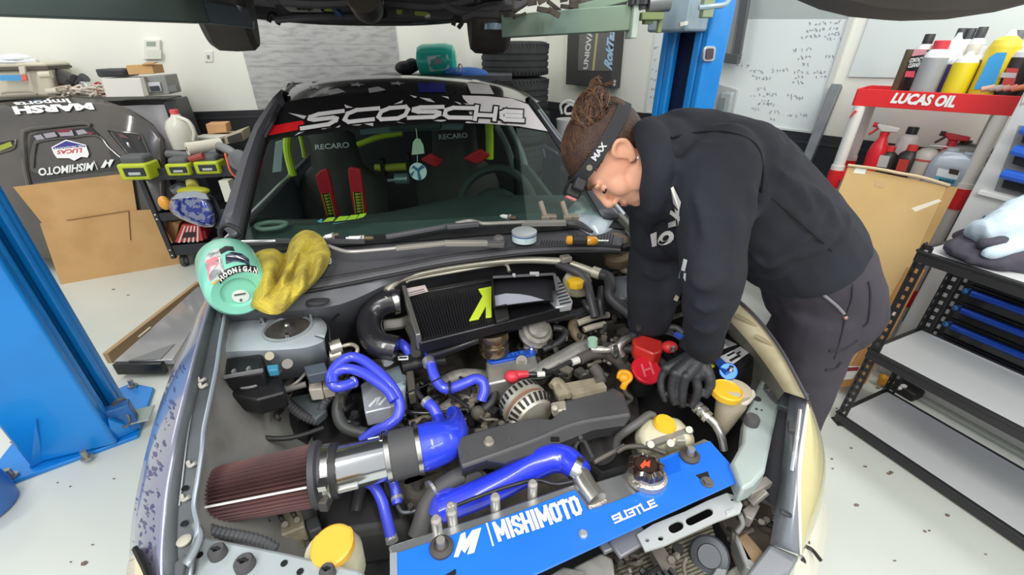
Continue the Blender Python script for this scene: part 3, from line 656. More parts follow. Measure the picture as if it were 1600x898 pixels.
for k, (zc, dx, lab) in enumerate(((.32, .03, 'lowest tyre of the stack in the room corner'), (.62, .0, 'second tyre up of the corner stack, half hidden by the roof'), (.91, .02, 'third tyre up of the corner stack'), (1.19, .0, 'fourth tyre up, below the top one of the corner stack'), (1.47, -.01, 'topmost tyre of the stack in the room corner'))):
    c = tx + V((dx, 0, zc)); t = thing('tyre', lab, 'tyre', c, 'tyres stacked in the corner')
    mk('carcass', tyre(B(), c, (0, 0, 1), .30, .27), m_ty, t); mk('tread_blocks', treads(B(), c, (0, 0, 1), .30, .27), m_ty, t, flat=True)
bt = thing('rear_bench', 'bench behind the silver car carrying the teal jug', 'bench', PY(700, 140, 4.0) * 1.0)
zb = PY(690, 118, 3.6).z
mk('top', B().box(V((-.55, 3.85, zb - .02)), (1.1, .5, .04)), M('55585c', .5), bt)
for x, y in ((-1.05, 3.65), (-.05, 3.65), (-1.05, 4.05), (-.05, 4.05)): mk('leg', B().box(V((x, y, zb / 2 - .02)), (.05, .05, zb - .04)), M('3d3f42', .5), bt)
tj = thing('teal_jug', 'teal plastic jug with a white label lying behind the car roof', 'jug', PY(682, 112, 3.75))
jc = PY(652, 95, 3.75); je = PY(712, 93, 3.75)
dj = (je - jc).normalized(); L_ = (je - jc).length
m_teal = M('35cdb6', .3, coat=.3)
bod = mk('body', B().lathe(jc, dj, [(.05, 0), (.095, .015), (.112, .05), (.114, L_ * .75), (.1, L_ * .95), (.07, L_)], 24), m_teal, tj)
TJ = bvh(bod); htj = lambda x, y: hit(TJ, x, y, .003)
dpoly('label', [[(667, 88), (700, 85), (702, 108), (672, 112)]], htj, M('dfe9ea', .4), tj, sub=3)
dpoly('label_print', [[(673, 94), (675, 94), (676, 104), (674, 104)], [(678, 92), (690, 91), (691, 100), (679, 101)]], lambda x, y: hit(TJ, x, y, .005), M('9aa3b0', .4), tj)
tag(mk('black_bag', B().ball(PY(634, 106, 3.75), (.085, .08, .05)).ball(PY(644, 102, 3.76), (.06, .07, .05)), M('23242a', .6, bump=.5, bscale=18)), 'black cloth bundle left of the teal jug', 'bag')
tag(mk('blue_cloth', B().ball(PY(732, 117, 3.7), (.16, .1, .055)).ball(PY(715, 113, 3.68), (.1, .09, .035)), M('3f74c8', .7, bump=.5, bscale=14)), 'blue cloth heaped right of the teal jug', 'cloth')
tag(mk('steel_clip', B().tube([PY(714, 112, 3.55), PY(718, 100, 3.55), PY(722, 104, 3.55), PY(719, 112, 3.55)], .006, 6), STEEL), 'small steel clip on the blue cloth behind the roof', 'clip')
# bucket and cable behind the head
wbk = thing('white_bucket', 'white bucket with a coiled cable on it behind the bent head', 'bucket', PY(888, 235, 3.6))
pb = PY(888, 215, 3.3)
mk('pail', B().lathe(pb - UP * .12, (0, 0, 1), [(.075, 0), (.09, .22), (.095, .24), (.095, .25)], 22), M('d9dad6', .4), wbk)
mk('cable_coil', B().tube([PY(878, 178, 3.3), PY(876, 164, 3.3), PY(889, 157, 3.3), PY(902, 165, 3.3), PY(895, 176, 3.28), PY(884, 177, 3.28), PY(884, 168, 3.3), PY(892, 163, 3.3), PY(900, 168, 3.3)], .009, 8), M('e6e6e0', .4), wbk)
wst = thing('bucket_stand', 'dark box under the white bucket beside the car', 'box', V((pb.x, pb.y, 0)))
mk('body', B().box(V((pb.x, pb.y + .05, (pb.z - .12) / 2)), (.34, .34, pb.z - .12)), M('2e3a66', .5), wst, bevel=.01)
mk('lid', B().box(V((pb.x, pb.y + .05, pb.z - .135)), (.36, .36, .03)), M('44507c', .5), wst, bevel=.005)
# ---------------------------------------------------------------- right side: rack, carton, shelf, cabinet
rl, rrg = PY(1300, 290, 2.4), PY(1410, 520, 2.0); rl.z = rrg.z = 0
rd = (rrg - rl).normalized(); rn = V((-rd.y, rd.x, 0)); rn = rn if rn.dot(EYE - rl) > 0 else -rn
RK = plane(rl, rn)
rk = thing('display_rack', 'white tube rack with red top fascia reading LUCAS OIL against the right wall', 'rack', rl)
m_wtube = M('e4e2da', .4)
m_red = M('df2b2f', .35)
RDEP = .34
FT = [(1334, 166), (1578, 183), (1597, 149), (1341, 138)]
ql = [RK(*p) for p in FT]; zt0 = (ql[0].z + ql[1].z) / 2; zt1 = (ql[2].z + ql[3].z) / 2
zt0, zt1 = 1.285, 1.365
LA, LB = RK(1337, 152), RK(1588, 166); LA.z = LB.z = 0
b = B()
for a, e in ((LA, LB), (LB, LB - rn * RDEP), (LA - rn * RDEP, LA), (LB - rn * RDEP, LA - rn * RDEP)):
    q = [a + UP * zt0, e + UP * zt0, e + UP * zt1, a + UP * zt1]; d = (e - a).normalized(); nn = d.cross(UP)
    b.prism(q, nn * .006)
mk('top_fascia', b, m_red, rk, bevel=.002)
mk('top_tray', B().prism([LA + UP * (zt0 + .02), LB + UP * (zt0 + .02), LB - rn * RDEP + UP * (zt0 + .02), LA - rn * RDEP + UP * (zt0 + .02)], UP * -.012), M('d8d5cd', .5), rk)
RKf = lambda x, y: RK(x, y, .010)
dtext('lettering', 'LUCAS OIL', [(1390, 161), (1490, 168.5), (1498, 149.5), (1398, 144.5)], RKf, m_wht, rk, bold=.05, shear=.15)
SS = plane(LB, rd)
dtext('lettering', 'LUCAS OIL', [(1592, 166), (1640, 160), (1646, 140), (1600, 146)], lambda x, y: SS(x, y, .009), m_wht, rk, bold=.05)
ZL = .93
for nm, p in (('leg', LA), ('leg', LB), ('leg', LA - rn * RDEP), ('leg', LB - rn * RDEP)):
    p = p - rn * .012 + rd * (.03 if (p - LA).length < .5 else -.03)
    mk('leg', B().cyl(p, p + UP * zt0, .027, n=16), m_wtube, rk)
    for zz, col in ((ZL - .075, m_red), (.30, m_red)):
        mk('collar', B().cyl(p + UP * zz, p + UP * (zz + .10), .034, n=16), col, rk)
    mk('collar_cap', B().cyl(p + UP * (ZL + .025), p + UP * (ZL + .05), .032, n=16), m_wtube, rk)
mk('label_print', B().prism([RK(1328, 183, -.0), RK(1337, 172, .0), RK(1341, 173, .0)], rn * .03), m_red, rk)
for zz in (ZL, .32):
    b = B(); b.prism([LA + UP * zz, LB + UP * zz, LB - rn * RDEP + UP * zz, LA - rn * RDEP + UP * zz], UP * -.012)
    b.bar(LA + UP * (zz + .0), LB + UP * zz, .012, .05); mk('shelf', b, m_red, rk, bevel=.002)
# bottles
def can(name, label, cat_, px, pyb, pyt, wpx, back, zb, prof, cols, extra=None):
    f = plane(rl - rn * back, rn); c = f(px, pyb); top = f(px + (px - 798) * (pyb - pyt) / 1660, pyt)
    r = rpx(c, wpx / 2); zt_ = c.z + (top.z - c.z); c = V((c.x, c.y, zb)); h = zt_ - zb
    t = thing(name, label, cat_, c)
    for (nm, seg, mt) in zip([p[0] for p in prof], [p[1] for p in prof], cols):
        mk(nm, B().lathe(c, (0, 0, 1), [(r * a, h * z) for a, z in seg], 18), mt, t)
    return t, c, r, h
SPR = [('body', [(.9, 0), (1, .02), (1, .74), (.92, .78)]), ('shoulder', [(.95, .78), (.8, .83), (.55, .86)]), ('cap', [(.55, .85), (.55, .985), (.5, 1)])]
DOM = [('body', [(.9, 0), (1, .02), (1, .72), (.98, .74)]), ('shoulder', [(.98, .74), (.9, .81), (.6, .87)]), ('cap', [(.62, .86), (.62, .99), (.55, 1)])]
NOZ = [('body', [(.9, 0), (1, .02), (1, .78), (.97, .80)]), ('shoulder', [(.97, .80), (.85, .87), (.45, .92)]), ('cap', [(.45, .91), (.3, .96), (.2, 1)])]
TUB = [('body', [(.95, 0), (1, .01), (1, .97), (.97, 1)])]
ZTOP = zt0 + .021
G = lambda *c: [M(x, .4) for x in c]
can('spray_can', 'plain olive brown tube at the left end of the rack top', 'can', 1401, 140, 77, 15, .13, ZTOP, TUB, [M('6e604a', .45, .3)])
t, c, r, h = can('spray_can', 'black and red contact cleaner can, second from the left on the rack top', 'can', 1419, 140, 53, 23, .10, ZTOP, SPR, G('1c1416', 'e6e4e2', '2c2b2c'))
fc_ = plane(c + rn * (r + .0015), rn); V_ = lambda x, y: fc_(x, y)
dtext('lettering', 'CONTACT', [(1420, 98), (1441, 96), (1443, 89), (1423, 91)], V_, m_wht, t, bold=.03)
dtext('lettering', 'CLEANER', [(1418, 106), (1437, 104), (1440, 97), (1421, 99)], V_, m_wht, t, bold=.03)
dpoly('label_band', [[(1424, 88), (1446, 85), (1449, 77), (1429, 77)]], V_, M('c98a92', .5), t)
dpoly('label_band', [[(1413, 120), (1428, 121), (1430, 111), (1416, 111)]], V_, M('d94a5a', .5), t)
t, c, r, h = can('spray_can', 'grey labelled can with red cap at the front of the rack top', 'can', 1441, 141, 63, 31, .07, ZTOP, DOM, G('9a9d9e', 'eceeee', 'd9434c'))
can('bottle', 'white bottle with a purple lower label behind the grey can', 'bottle', 1462, 140, 51, 24, .15, ZTOP, NOZ, G('e2e2ea', 'eceef0', 'eef0f0'))
can('bottle', 'left of three clear bottles with dark caps at the back of the rack top', 'bottle', 1463, 140, 44, 20, .24, ZTOP, SPR, G('cfd6d6', 'dfe5e4', '45484a'))
can('bottle', 'middle of three clear bottles with dark caps at the back of the rack top', 'bottle', 1477, 140, 44, 20, .25, ZTOP, SPR, G('d9d6c6', 'dfe5e4', '4d5052'))
can('bottle', 'right of three clear bottles with dark caps at the back of the rack top', 'bottle', 1493, 140, 42, 22, .24, ZTOP, SPR, G('d9d6c6', 'e6e8e6', '45484a'))
can('bottle', 'bottle with purple and orange label left of the yellow labelled one', 'bottle', 1476, 141, 84, 20, .12, ZTOP, NOZ, G('5a4a86', 'e4e6ea', 'eef0f0'))
t, c, r, h = can('bottle', 'white topped bottle with a plain yellow label on the rack top', 'bottle', 1490, 142, 80, 30, .07, ZTOP, NOZ, G('e2cd1e', 'e9ebe9', 'eef0f0'))
can('bottle', 'white bottle with dark lettered label right of the yellow labelled one', 'bottle', 1510, 141, 72, 24, .12, ZTOP, SPR, G('5d4b63', 'e8eaea', 'e8eaea'))
t, c, r, h = can('spray_can', 'large yellow can with a bright blue label on the rack top', 'can', 1537, 142, 46, 36, .08, ZTOP, NOZ, G('e6cf38', 'ead64a', 'e8e9e2'))
fc2 = plane(c + rn * (r + .001), rn)
dpoly('label', [[(1521, 139), (1551, 140), (1574, 82), (1558, 82), (1546, 89)]], lambda x, y: fc2(x, y), M('3ea2e0', .4), t)
can('spray_can', 'dark can with pale cap behind the large yellow one', 'can', 1549, 141, 47, 26, .2, ZTOP, SPR, G('3c3f44', 'cfd4d4', '6b7074'))
t, c, r, h = can('spray_can', 'black and red can with a silver shoulder at the right of the rack top', 'can', 1571, 143, 68, 32, .07, ZTOP, NOZ, G('281d20', 'c6c9ca', 'e4dada'))
fc3 = plane(c + rn * (r + .001), rn)
dpoly('label_band', [[(1565, 133), (1584, 134), (1592, 107), (1573, 106)]], lambda x, y: fc3(x, y), M('cf4a4a', .45), t)
dpoly('label_band', [[(1562, 121), (1586, 122), (1589, 114), (1566, 113)]], lambda x, y: fc3(x, y, .001), M('c9c3c3', .4), t)
can('spray_can', 'grey and black can at the right hand end of the rack top', 'can', 1596, 143, 66, 26, .08, ZTOP, SPR, G('3d4148', 'cf5a5a', 'd8474f'))
for k, (x, col) in enumerate(((1543, 'e9b7a2'), (1556, 'b8b2ac'), (1566, 'd9a8a2'), (1578, 'e88a80'), (1590, 'e58c62'))):
    f = plane(rl - rn * .03, rn); c = f(x, 140); tag(mk('small_tube', B().cyl(c - rd * .02 + UP * .0, c + rd * .018 + UP * .012, .012, n=10), M(col, .5)), ['peach', 'grey', 'pink', 'salmon', 'orange'][k] + ' small tube lying at the front of the rack top', 'tube')
# lower tray
def trig(name, label, px, pyb, pyt, wpx, back, colb, colh, colt):
    t, c, r, h = can(name, label, 'spray bottle', px, pyb, pyt, wpx, back, ZL, [('body', [(.85, 0), (.95, .03), (.9, .25), (1, .45), (.85, .6), (.45, .74), (.42, .8)]), ('neck', [(.46, .78), (.46, .87)])], [M(colb, .3), M(colb, .35)])
    top = c + UP * h; d = -rd
    mk('trigger_head', B().prism([top + d * r * 1.0 + UP * -.0, top - d * r * 1.3 + UP * -.012, top - d * r * 1.2 - UP * h * .13, top + d * r * .4 - UP * h * .14, top + d * r * .9 - UP * h * .06], rn * .028), M(colh, .4), t, bevel=.006)
    mk('trigger', B().tube([top + d * r * .7 - UP * h * .06, top + d * r * 1.1 - UP * h * .15, top + d * r * 1.5 - UP * h * .22], .006, 8), M(colt, .4), t)
    mk('nozzle', B().cyl(top + d * r * .9 - UP * h * .04, top + d * r * 1.4 - UP * h * .035, .012, n=8), M(colt, .4), t)
    return t, c, r, h
trig('spray_bottle', 'glossy red spray bottle with pale grey trigger on the lower tray', 1361, 262, 193, 25, .06, 'd8222f', 'c9c4bf', 'c82a34')
OIL = [('body', [(.9, 0), (1, .03), (1, .62), (.85, .76), (.42, .86)]), ('cap', [(.46, .85), (.46, .99), (.42, 1)])]
for px, pyb, pyt, wd, bk, lab, lc in ((1378, 266, 228, 27, .07, 'black oil bottle with a silver label beside the red spray bottle', 'b9bab6'), (1408, 272, 226, 28, .07, 'black oil bottle with a red label and red cap on the lower tray', 'b5372f')):
    t, c, r, h = can('oil_bottle', lab, 'bottle', px, pyb, pyt, wd, bk, ZL, OIL, G('2b2725', 'cf3a34'))
    f = plane(c + rn * (r + .001), rn)
    dpoly('label', [[(px - 9, pyb - 6), (px + 7, pyb - 4), (px + 13, pyb - 22), (px - 3, pyb - 24)]], lambda x, y, f=f: f(x, y), M(lc, .5), t)
can('bottle', 'white bottle with black cap standing at the back of the lower tray', 'bottle', 1406, 250, 198, 26, .22, ZL, SPR, G('dcd6d4', 'e3dfdb', '242526'))
t, c, r, h = can('bottle', 'grey rounded canister in the middle of the lower tray', 'bottle', 1433, 276, 231, 30, .07, ZL, [('body', [(.95, 0), (1, .03), (1, .75), (.9, .88), (.6, .97), (.2, 1)]), ('band', [(1.01, .66), (1.01, .72)])], G('b5afa6', 'b2524c'))
mk('valve', B().tube([c + UP * h, c + UP * (h + .012), c + UP * (h + .014) + rd * .06], .003, 6), STEEL, t)
trig('spray_bottle', 'red spray bottle with a red and black trigger behind the silver jug', 1459, 284, 207, 26, .16, 'c8323c', 'c9303a', '3a2a2c')
def jug(label, px, pyb, pyt, back, w_, d_, col, capc):
    f = plane(rl - rn * back, rn); c = f(px, pyb); top = f(px + (px - 798) * (pyb - pyt) / 1660, pyt); c = V((c.x, c.y, ZL)); h = top.z - ZL
    t = thing('oil_jug', label, 'jug', c); rings = []
    for z, a, s in ((0, .94, 0), (.03, 1, 0), (.6, 1, 0), (.78, .78, -.12), (.9, .42, -.3), (.93, .3, -.36)):
        rings.append([c + rd * (w_ * (a * u / 2 + s / 2)) + rn * (d_ * v * (a ** .5) / 2) + UP * h * z for u, v in ((-1, -.7), (-.8, -1), (.8, -1), (1, -.7), (1, .7), (.8, 1), (-.8, 1), (-1, .7))])
    mk('body', B().rings(rings), M(col, .35, .3), t, bevel=.006)
    p = c - rd * w_ * .19 + UP * h * .92; mk('cap', B().cyl(p, p + UP * h * .08, .024, n=14), M(capc, .4), t)
    mk('handle', B().tube([c + rd * w_ * .02 + UP * h * .88, c + rd * w_ * .3 + UP * h * .84, c + rd * w_ * .42 + UP * h * .66], .014, 8), M(col, .35, .3), t)
    return t, c, h
jug('dark grey jug behind the silver one on the lower tray', 1496, 282, 220, .2, .2, .1, '5c5d5a', '2a2826')
t, c, h = jug('silver jug with blue and white label at the right of the lower tray', 1478, 292, 232, .05, .2, .11, 'aab4bf', 'b9c2c8')
f = plane(c + rn * .0565, rn)
dpoly('label', [[(1460, 281), (1492, 287), (1500, 270), (1466, 262)]], lambda x, y: f(x, y), M('dfe7ea', .4), t)
dpoly('label_band', [[(1459, 284), (1491, 290), (1495, 281), (1462, 274)]], lambda x, y: f(x, y, .001), M('5aa9c4', .4), t)
dpoly('label_badge', [[(1482, 271), (1497, 274), (1499, 266), (1484, 263)]], lambda x, y: f(x, y, .001), M('3a3424', .4), t)
dtext('lettering', 'MARINE', [(1466, 283), (1490, 287), (1492, 282), (1468, 278)], lambda x, y: f(x, y, .002), M('20323c', .5), t, bold=.03)
# leaning carton
k1, k2, k3 = P(1302, 612, 0), PY(1325, 262, 2.20), PY(1481, 291, 1.93)
CBn = (k2 - k1).cross(k3 - k1); CB = plane(k1, CBn)
bx = thing('tall_carton', 'large flat tan carton leaning on the red and white rack', 'box', P(1330, 610, 0))
mk('body', B().prism([CB(*p) for p in ((1345, 588), (1205, 560), (1325, 259), (1481, 291))], -CB.n * .075), M('cfae76', .75, var='c39f64', vscale=4), bx, bevel=.006)
mk('side_flap', B().prism([CB(*p) for p in ((1480, 291), (1498, 292), (1412, 456), (1352, 588), (1342, 588))], -CB.n * .02), M('bf9a62', .75, var='b08b54', vscale=4), bx, bevel=.003)
mk('top_flap', B().tube([CB(1325, 258, .004), CB(1372, 264, .01), (CB(1403, 270, .012)), CB(1440, 277, .008), CB(1484, 290, .004)], .007, 8), M('d9c3a0', .8), bx)
mk('tape', B().prism([CB(*p, .001) for p in ((1424, 325), (1466, 311), (1472, 314), (1430, 331))], CB.n * -.001), M('efe6d2', .12), bx)
mk('tape', B().prism([CB(*p, .001) for p in ((1368, 281), (1386, 284), (1380, 294), (1366, 291))], CB.n * -.001), M('bd9a62', .3), bx)
mk('sticker', B().prism([CB(*p, .0015) for p in ((1333, 270), (1351, 272), (1355, 262), (1338, 260))], CB.n * -.001), M('ecebe6', .5), bx)
kc = thing('kraft_carton', 'orange brown carton standing behind the perforated shelf post', 'box', P(1330, 605, 0))
kf = plane(k1 + CB.n * .006, CBn)
mk('body', B().prism([kf(*p) for p in ((1310, 606), (1352, 600), (1446, 421), (1418, 417))], -kf.n * .05), M('c08a50', .8, var='b07c46', vscale=6), kc, bevel=.004)
kp = lambda x, y: kf(x, y, .002)
dpoly('shipping_label', [[(1345, 530), (1362, 533), (1400, 488), (1384, 484)], [(1310, 594), (1332, 592), (1345, 572), (1322, 571)]], kp, M('ece6e0', .5), kc)
dpoly('label_band', [[(1322, 580), (1340, 579), (1343, 573), (1325, 574)]], lambda x, y: kf(x, y, .003), M('8a2030', .5), kc)
# ---------------------------------------------------------------- wire free shelf unit
S0 = P(1303, 657, 0); se = V((.405, -.914, 0)).normalized(); sf_ = V((.914, .405, 0)).normalized()
SL, SD = 1.25, .37
su = thing('shelf_unit', 'low black metal shelf unit with white boards in the right foreground', 'shelf', S0)
m_blk = M('2d2d30', .45)
m_board = M('d4d6d6', .35, var='c8cacb', vscale=2)
for z in (.055, .425, .885):
    q = [S0 + UP * z + se * a + sf_ * e for a, e in ((.008, .008), (SL, .008), (SL, SD - .008), (.008, SD - .008))]
    mk('shelf_board', B().prism(q, UP * -.012), m_board, su, bevel=.002)
    b = B()
    for p, q in (((0, 0), (SL, 0)), ((SL, 0), (SL, SD)), ((SL, SD), (0, SD)), ((0, SD), (0, 0))):
        A, E_ = S0 + se * p[0] + sf_ * p[1] + UP * (z - .024), S0 + se * q[0] + sf_ * q[1] + UP * (z - .024)
        b.bar(A, E_, .012, .045).bar(A + UP * .018, E_ + UP * .018, .022, .010)
    mk('shelf_rim', b, m_blk, su, bevel=.002)
for a, e, s1, s2 in ((0, 0, 1, 1), (0, SD, 1, -1), (SL, 0, -1, 1), (SL, SD, -1, -1)):
    o = S0 + se * a + sf_ * e; b = B(); W_ = .036
    for d, nn in ((se * s1, sf_), (sf_ * s2, se)):
        b.bar(o + d * .005, o + d * .005 + UP * .905, .003, .012, d).bar(o + d * (W_ - .005), o + d * (W_ - .005) + UP * .905, .003, .011, d)
        for k in range(24):
            z = .015 + k * .0385; b.bar(o + d * .004 + UP * z, o + d * (W_ - .004) + UP * z, .003, .020)
    b.box(o + (se * s1 + sf_ * s2) * .016 + UP * .004, (.05, .05, .008))
    mk('post', b, m_blk, su, flat=True)
b = B()
for z in (.885, .425, .055): b.cyl(S0 - sf_ * .003 + se * .018 + UP * (z - .012), S0 + se * .018 + UP * (z - .012) + sf_ * .002, .007, n=10)
mk('rivet', b, STEEL, su)
# cabinet behind the shelf
cl_ = PY(1490, 350, 1.84); cl_.z = 0
CH = plane(cl_, V((-sf_.x, -sf_.y, 0)))
cab = thing('tool_cabinet', 'white steel cabinet with black drawers and blue handles behind the shelf unit', 'cabinet', cl_)
m_cab = M('d9dad8', .4)
mk('body', B().prism([cl_ + UP * z + se * a for a, z in ((0, .0), (1.3, .0), (1.3, 1.62), (0, 1.62))], sf_ * .45), m_cab, cab, bevel=.006)
mk('front_ledge', B().prism([CH(1525, 303, .02), CH(1650, 335, .02), CH(1655, 325, .02), CH(1530, 297, .02)], -CH.n * .03), M('ececea', .35), cab, bevel=.003)
dl = PY(1492, 432, 1.6); dl.z = 0
DF = CH
def dq(s0, s1, z0, z1, off, th, nm, m, bev=.004):
    o = cl_ + CH.n * off; q = [o + se * a + UP * z for a, z in ((s0, z0), (s1, z0), (s1, z1), (s0, z1))]
    return mk(nm, B().prism(q, -CH.n * th), m, cab, bevel=bev)
dq(.12, 1.3, .10, .80, .012, .02, 'drawer_carcass', M('1e1e21', .4))
for k in range(8):
    z = .10 + k * .088
    f = dq(.165, 1.28, z, z + .080, .026, .016, 'drawer', M('232327', .3, coat=.3), .003)
    o = cl_ + CH.n * .055; a, e = o + se * .19 + UP * (z + .06), o + se * 1.25 + UP * (z + .06)
    mk('drawer_handle', B().tube([a, lerp(a, e, .5), e], .015, 12), M('1f55cc', .25, .4, coat=.5), cab)
    mk('handle_post', B().ball(a - se * .02, .014).cyl(a - se * .02 - CH.n * .03, a - se * .02, .008), M('3f78b8', .3, .5), cab)
for k in range(16): mk('rail_slot', B().box(cl_ + CH.n * .013 + se * .14 + UP * (.13 + k * .042), (.012, .012, .022), Matrix.Rotation(.4, 3, 'Z')), M('a9abab', .4), cab)
q = [CH(1553, 298, .002), CH(1680, 330, .002), CH(1690, 200, .002), CH(1592, 196, .002)]
mk('open_bay', B().prism(q, -CH.n * .004), M('8f9092', .5), cab)
for (y0, x0) in ((205, 1592), (238, 1578), (275, 1561)):
    cc = thing('tool_case', {205: 'black case with a blue handle on the top level of the white cabinet', 238: 'black case with a blue handle on the middle level of the white cabinet', 275: 'black case with a blue handle on the lowest open level of the white cabinet'}[y0], 'case', CH(x0 + 20, y0 + 20, .02))
    mk('body', B().prism([CH(*p, .03) for p in ((x0 + 2, y0 + 18), (x0 + 90, y0 + 40), (x0 + 98, y0 + 18), (x0 + 10, y0 - 2))], -CH.n * .03), M('232428', .4), cc, bevel=.004)
    mk('handle', B().tube([CH(x0 + 6, y0 - 4, .05), CH(x0 + 40, y0 + 4, .05), CH(x0 + 95, y0 + 17, .05)], .02, 10), M('2b66d6', .35), cc)
mk('blue_tab', B().prism([CH(*p, .012) for p in ((1532, 347), (1560, 351), (1565, 341), (1537, 337))], -CH.n * .01), M('2d52a4', .4), cab)
# things on the floor between rack and shelf
tag(mk('orange_plug', B().ball(P(1385, 596, .03), (.04, .03, .028)).ball(P(1380, 590, .055), (.02, .02, .02)), M('e0a02c', .5)), 'orange plug lying on the floor under the shelf unit', 'plug')
ffb = thing('floor_tool', 'black tool with white marks on the floor under the middle shelf', 'tool', P(1410, 610, 0))
mk('body', B().bar(P(1398, 598, .02), P(1436, 620, .02), .09, .05), M('232020', .5), ffb, bevel=.01)
mk('clip', B().ball(P(1412, 603, .05), (.016, .012, .01)).ball(P(1405, 606, .05), (.014, .01, .01)), M('dcdcd8', .4), ffb)
# ---------------------------------------------------------------- the silver car
car = thing('car', 'silver sedan with its bonnet off, engine bay open, black banner on the windscreen', 'car', V((-.1, 1.2, 0)))
def interp(tab, x):
    if x <= tab[0][0]: return tab[0][1]
    for (a, va), (b_, vb) in zip(tab, tab[1:]):
        if x <= b_: return lerp(va, vb, (x - a) / (b_ - a))
    return tab[-1][1]
zt = lambda y: interp(((385, .97), (440, .95), (500, .93), (600, .90), (700, .86), (800, .80), (900, .755), (960, .73)), y)
def ln(pts, dz=0., z=None): return [P(x, y, (zt(y) if z is None else z) + dz) for x, y in pts]
m_body = M('8d8d96', .25, .35, var='757ba8', vscale=2.6, vamt=.6, coat=.7, lo=.5, hi=.66)
m_bay = M('a9b1b7', .4, .2, var='98a0a6', vscale=6, coat=.2)
m_bayd = M('5e6367', .5, .3, var='44474a', vscale=6, vamt=.8)
m_dust = M('93928d', .7, .1, var='74726c', vscale=7, vamt=.8)
m_pillar = M('55555c', .35, .3)
m_cowl = M('58585d', .5, var='4c4c51', vscale=5, vamt=.8, bump=.05, bscale=200)
# left fender
Lsil = [(330, 446), (318, 464), (302, 486), (285, 525), (262, 562), (240, 610), (222, 660), (210, 700), (200, 755), (194, 810), (192, 860), (194, 905), (200, 965)]
Lcr = [(331, 446), (325, 462), (313, 486), (300, 525), (284, 565), (268, 612), (253, 662), (243, 700), (226, 755), (213, 804), (206, 855), (204, 900), (206, 965)]
Ltop = [(334, 447), (329, 462), (320, 490), (310, 525), (299, 568), (288, 615), (276, 665), (269, 700), (259, 755), (254, 810), (251, 860), (251, 900), (253, 965)]
lo = [p + V((.03, .0, -.32)) for p in ln(Lsil, -.13)]
fr_ = mk('fender', B().lofts([lo, ln(Lsil, -.13), ln(Lcr, -.035), ln(Ltop, 0), [p + V((.004, 0, -.012)) for p in ln(Ltop)]], 40), m_body, car, sub=1, sharp=60)
# splashes of dark paint on the fender
FB = bvh(fr_); random.seed(11); b = B()
for k in range(150):
    y = random.uniform(560, 890); a = interp([(q[1], q[0]) for q in Lsil], y); c = interp([(q[1], q[0]) for q in Ltop], y); u = random.random() ** .8
    x = lerp(a + 4, c - 10, u); s = random.uniform(.7, 3.2); an = random.uniform(-.4, .9); e = random.uniform(.25, .6); pts = []
    for j in range(6):
        t = 1.047 * j; dx, dy = s * 1.6 * math.sin(t) * e, s * 1.6 * math.cos(t); pts.append(hit(FB, x + dx * math.cos(an) - dy * -math.sin(an), y + dy * math.cos(an) - dx * math.sin(an), .0012))
    if all(p is not None for p in pts): b.face(pts)
mk('paint_spatter', b, M('3c3d6b', .35), car, kind='stuff', flat=True)
Lf2 = [(338, 448), (333, 464), (324, 492), (314, 527), (303, 570), (292, 617), (280, 667), (273, 700), (263, 755), (258, 810), (255, 860), (256, 900), (258, 965)]
Lbr = [(346, 450), (342, 468), (336, 496), (328, 530), (319, 572), (308, 620), (297, 668), (290, 700), (283, 752), (278, 806), (277, 855), (282, 900), (290, 965)]
Lra = [(356, 452), (354, 472), (350, 500), (344, 532), (338, 574), (329, 620), (319, 668), (316, 700), (309, 748), (303, 789), (309, 824), (302, 858), (296, 900)]
Lin = [(366, 456), (364, 476), (362, 504), (358, 538), (352, 580), (346, 628), (338, 676), (334, 710), (330, 752), (326, 790), (332, 820), (330, 850), (325, 890)]
mk('fender_gap', B().lofts([ln(Ltop, -.016), ln(Lf2, -.02)], 40), M('242527', .6), car)
mk('fender_flange', B().lofts([ln(Lf2, -.006), ln(Lbr, -.028), ln(Lra, -.03), ln(Lra, -.016)], 40), m_bayd, car, solid=.004)
mk('rail_edge', B().tube(ln(Lra, -.018), .0045, 8), M('9aa3ad', .35, .4), car)
mk('flange_crease', B().tube(ln([(300, 640), (292, 690), (286, 740), (280, 790)], -.024), .0018, 6), M('8f9496', .4, .4), car)
for x, y in ((312, 596), (297, 728), (287, 781), (315, 605)):
    c = P(x, y, zt(y) - .024); mk('flange_clip', B().tube([c + V((-.008, .008, .004)), c, c + V((.012, .003, .006))], .004, 6), M('b4b2aa', .5), car)
for x, y in ((289, 763), (292, 655), (288, 818)): mk('flange_hole', B().lathe(P(x, y, zt(y) - .024), (0, 0, 1), [(.006, 0), (.006, .002)], 10), BLACK, car)
mk('rubber_plug', B().lathe(P(288, 845, zt(845) - .026), (0, 0, 1), [(.012, 0), (.012, .003), (.008, .005)], 14), M('b9b6a6', .6), car)
mk('inner_apron', B().lofts([ln(Lra, -.02), ln(Lin, -.07), [P(x + 110, y + 20, .60) for x, y in Lin], [P(x + 190, y + 30, .48) for x, y in Lin]], 30), m_dust, car)
# left headlight sliver
mk('headlight', B().lofts([[P(*q, .69) for q in ((211, 858), (203, 880), (201, 905), (203, 960))], [P(*q, .755) for q in ((213, 857), (216, 875), (220, 900), (228, 960))], [P(*q, .765) for q in ((214, 857), (222, 872), (232, 900), (246, 960))]], 12), M('e3c9a0', .2, coat=.6), car, solid=.006)
mk('headlight_seal', B().tube([P(*q, .77) for q in ((211, 856), (218, 870), (226, 886), (238, 915))], .005, 6), BLACK, car)
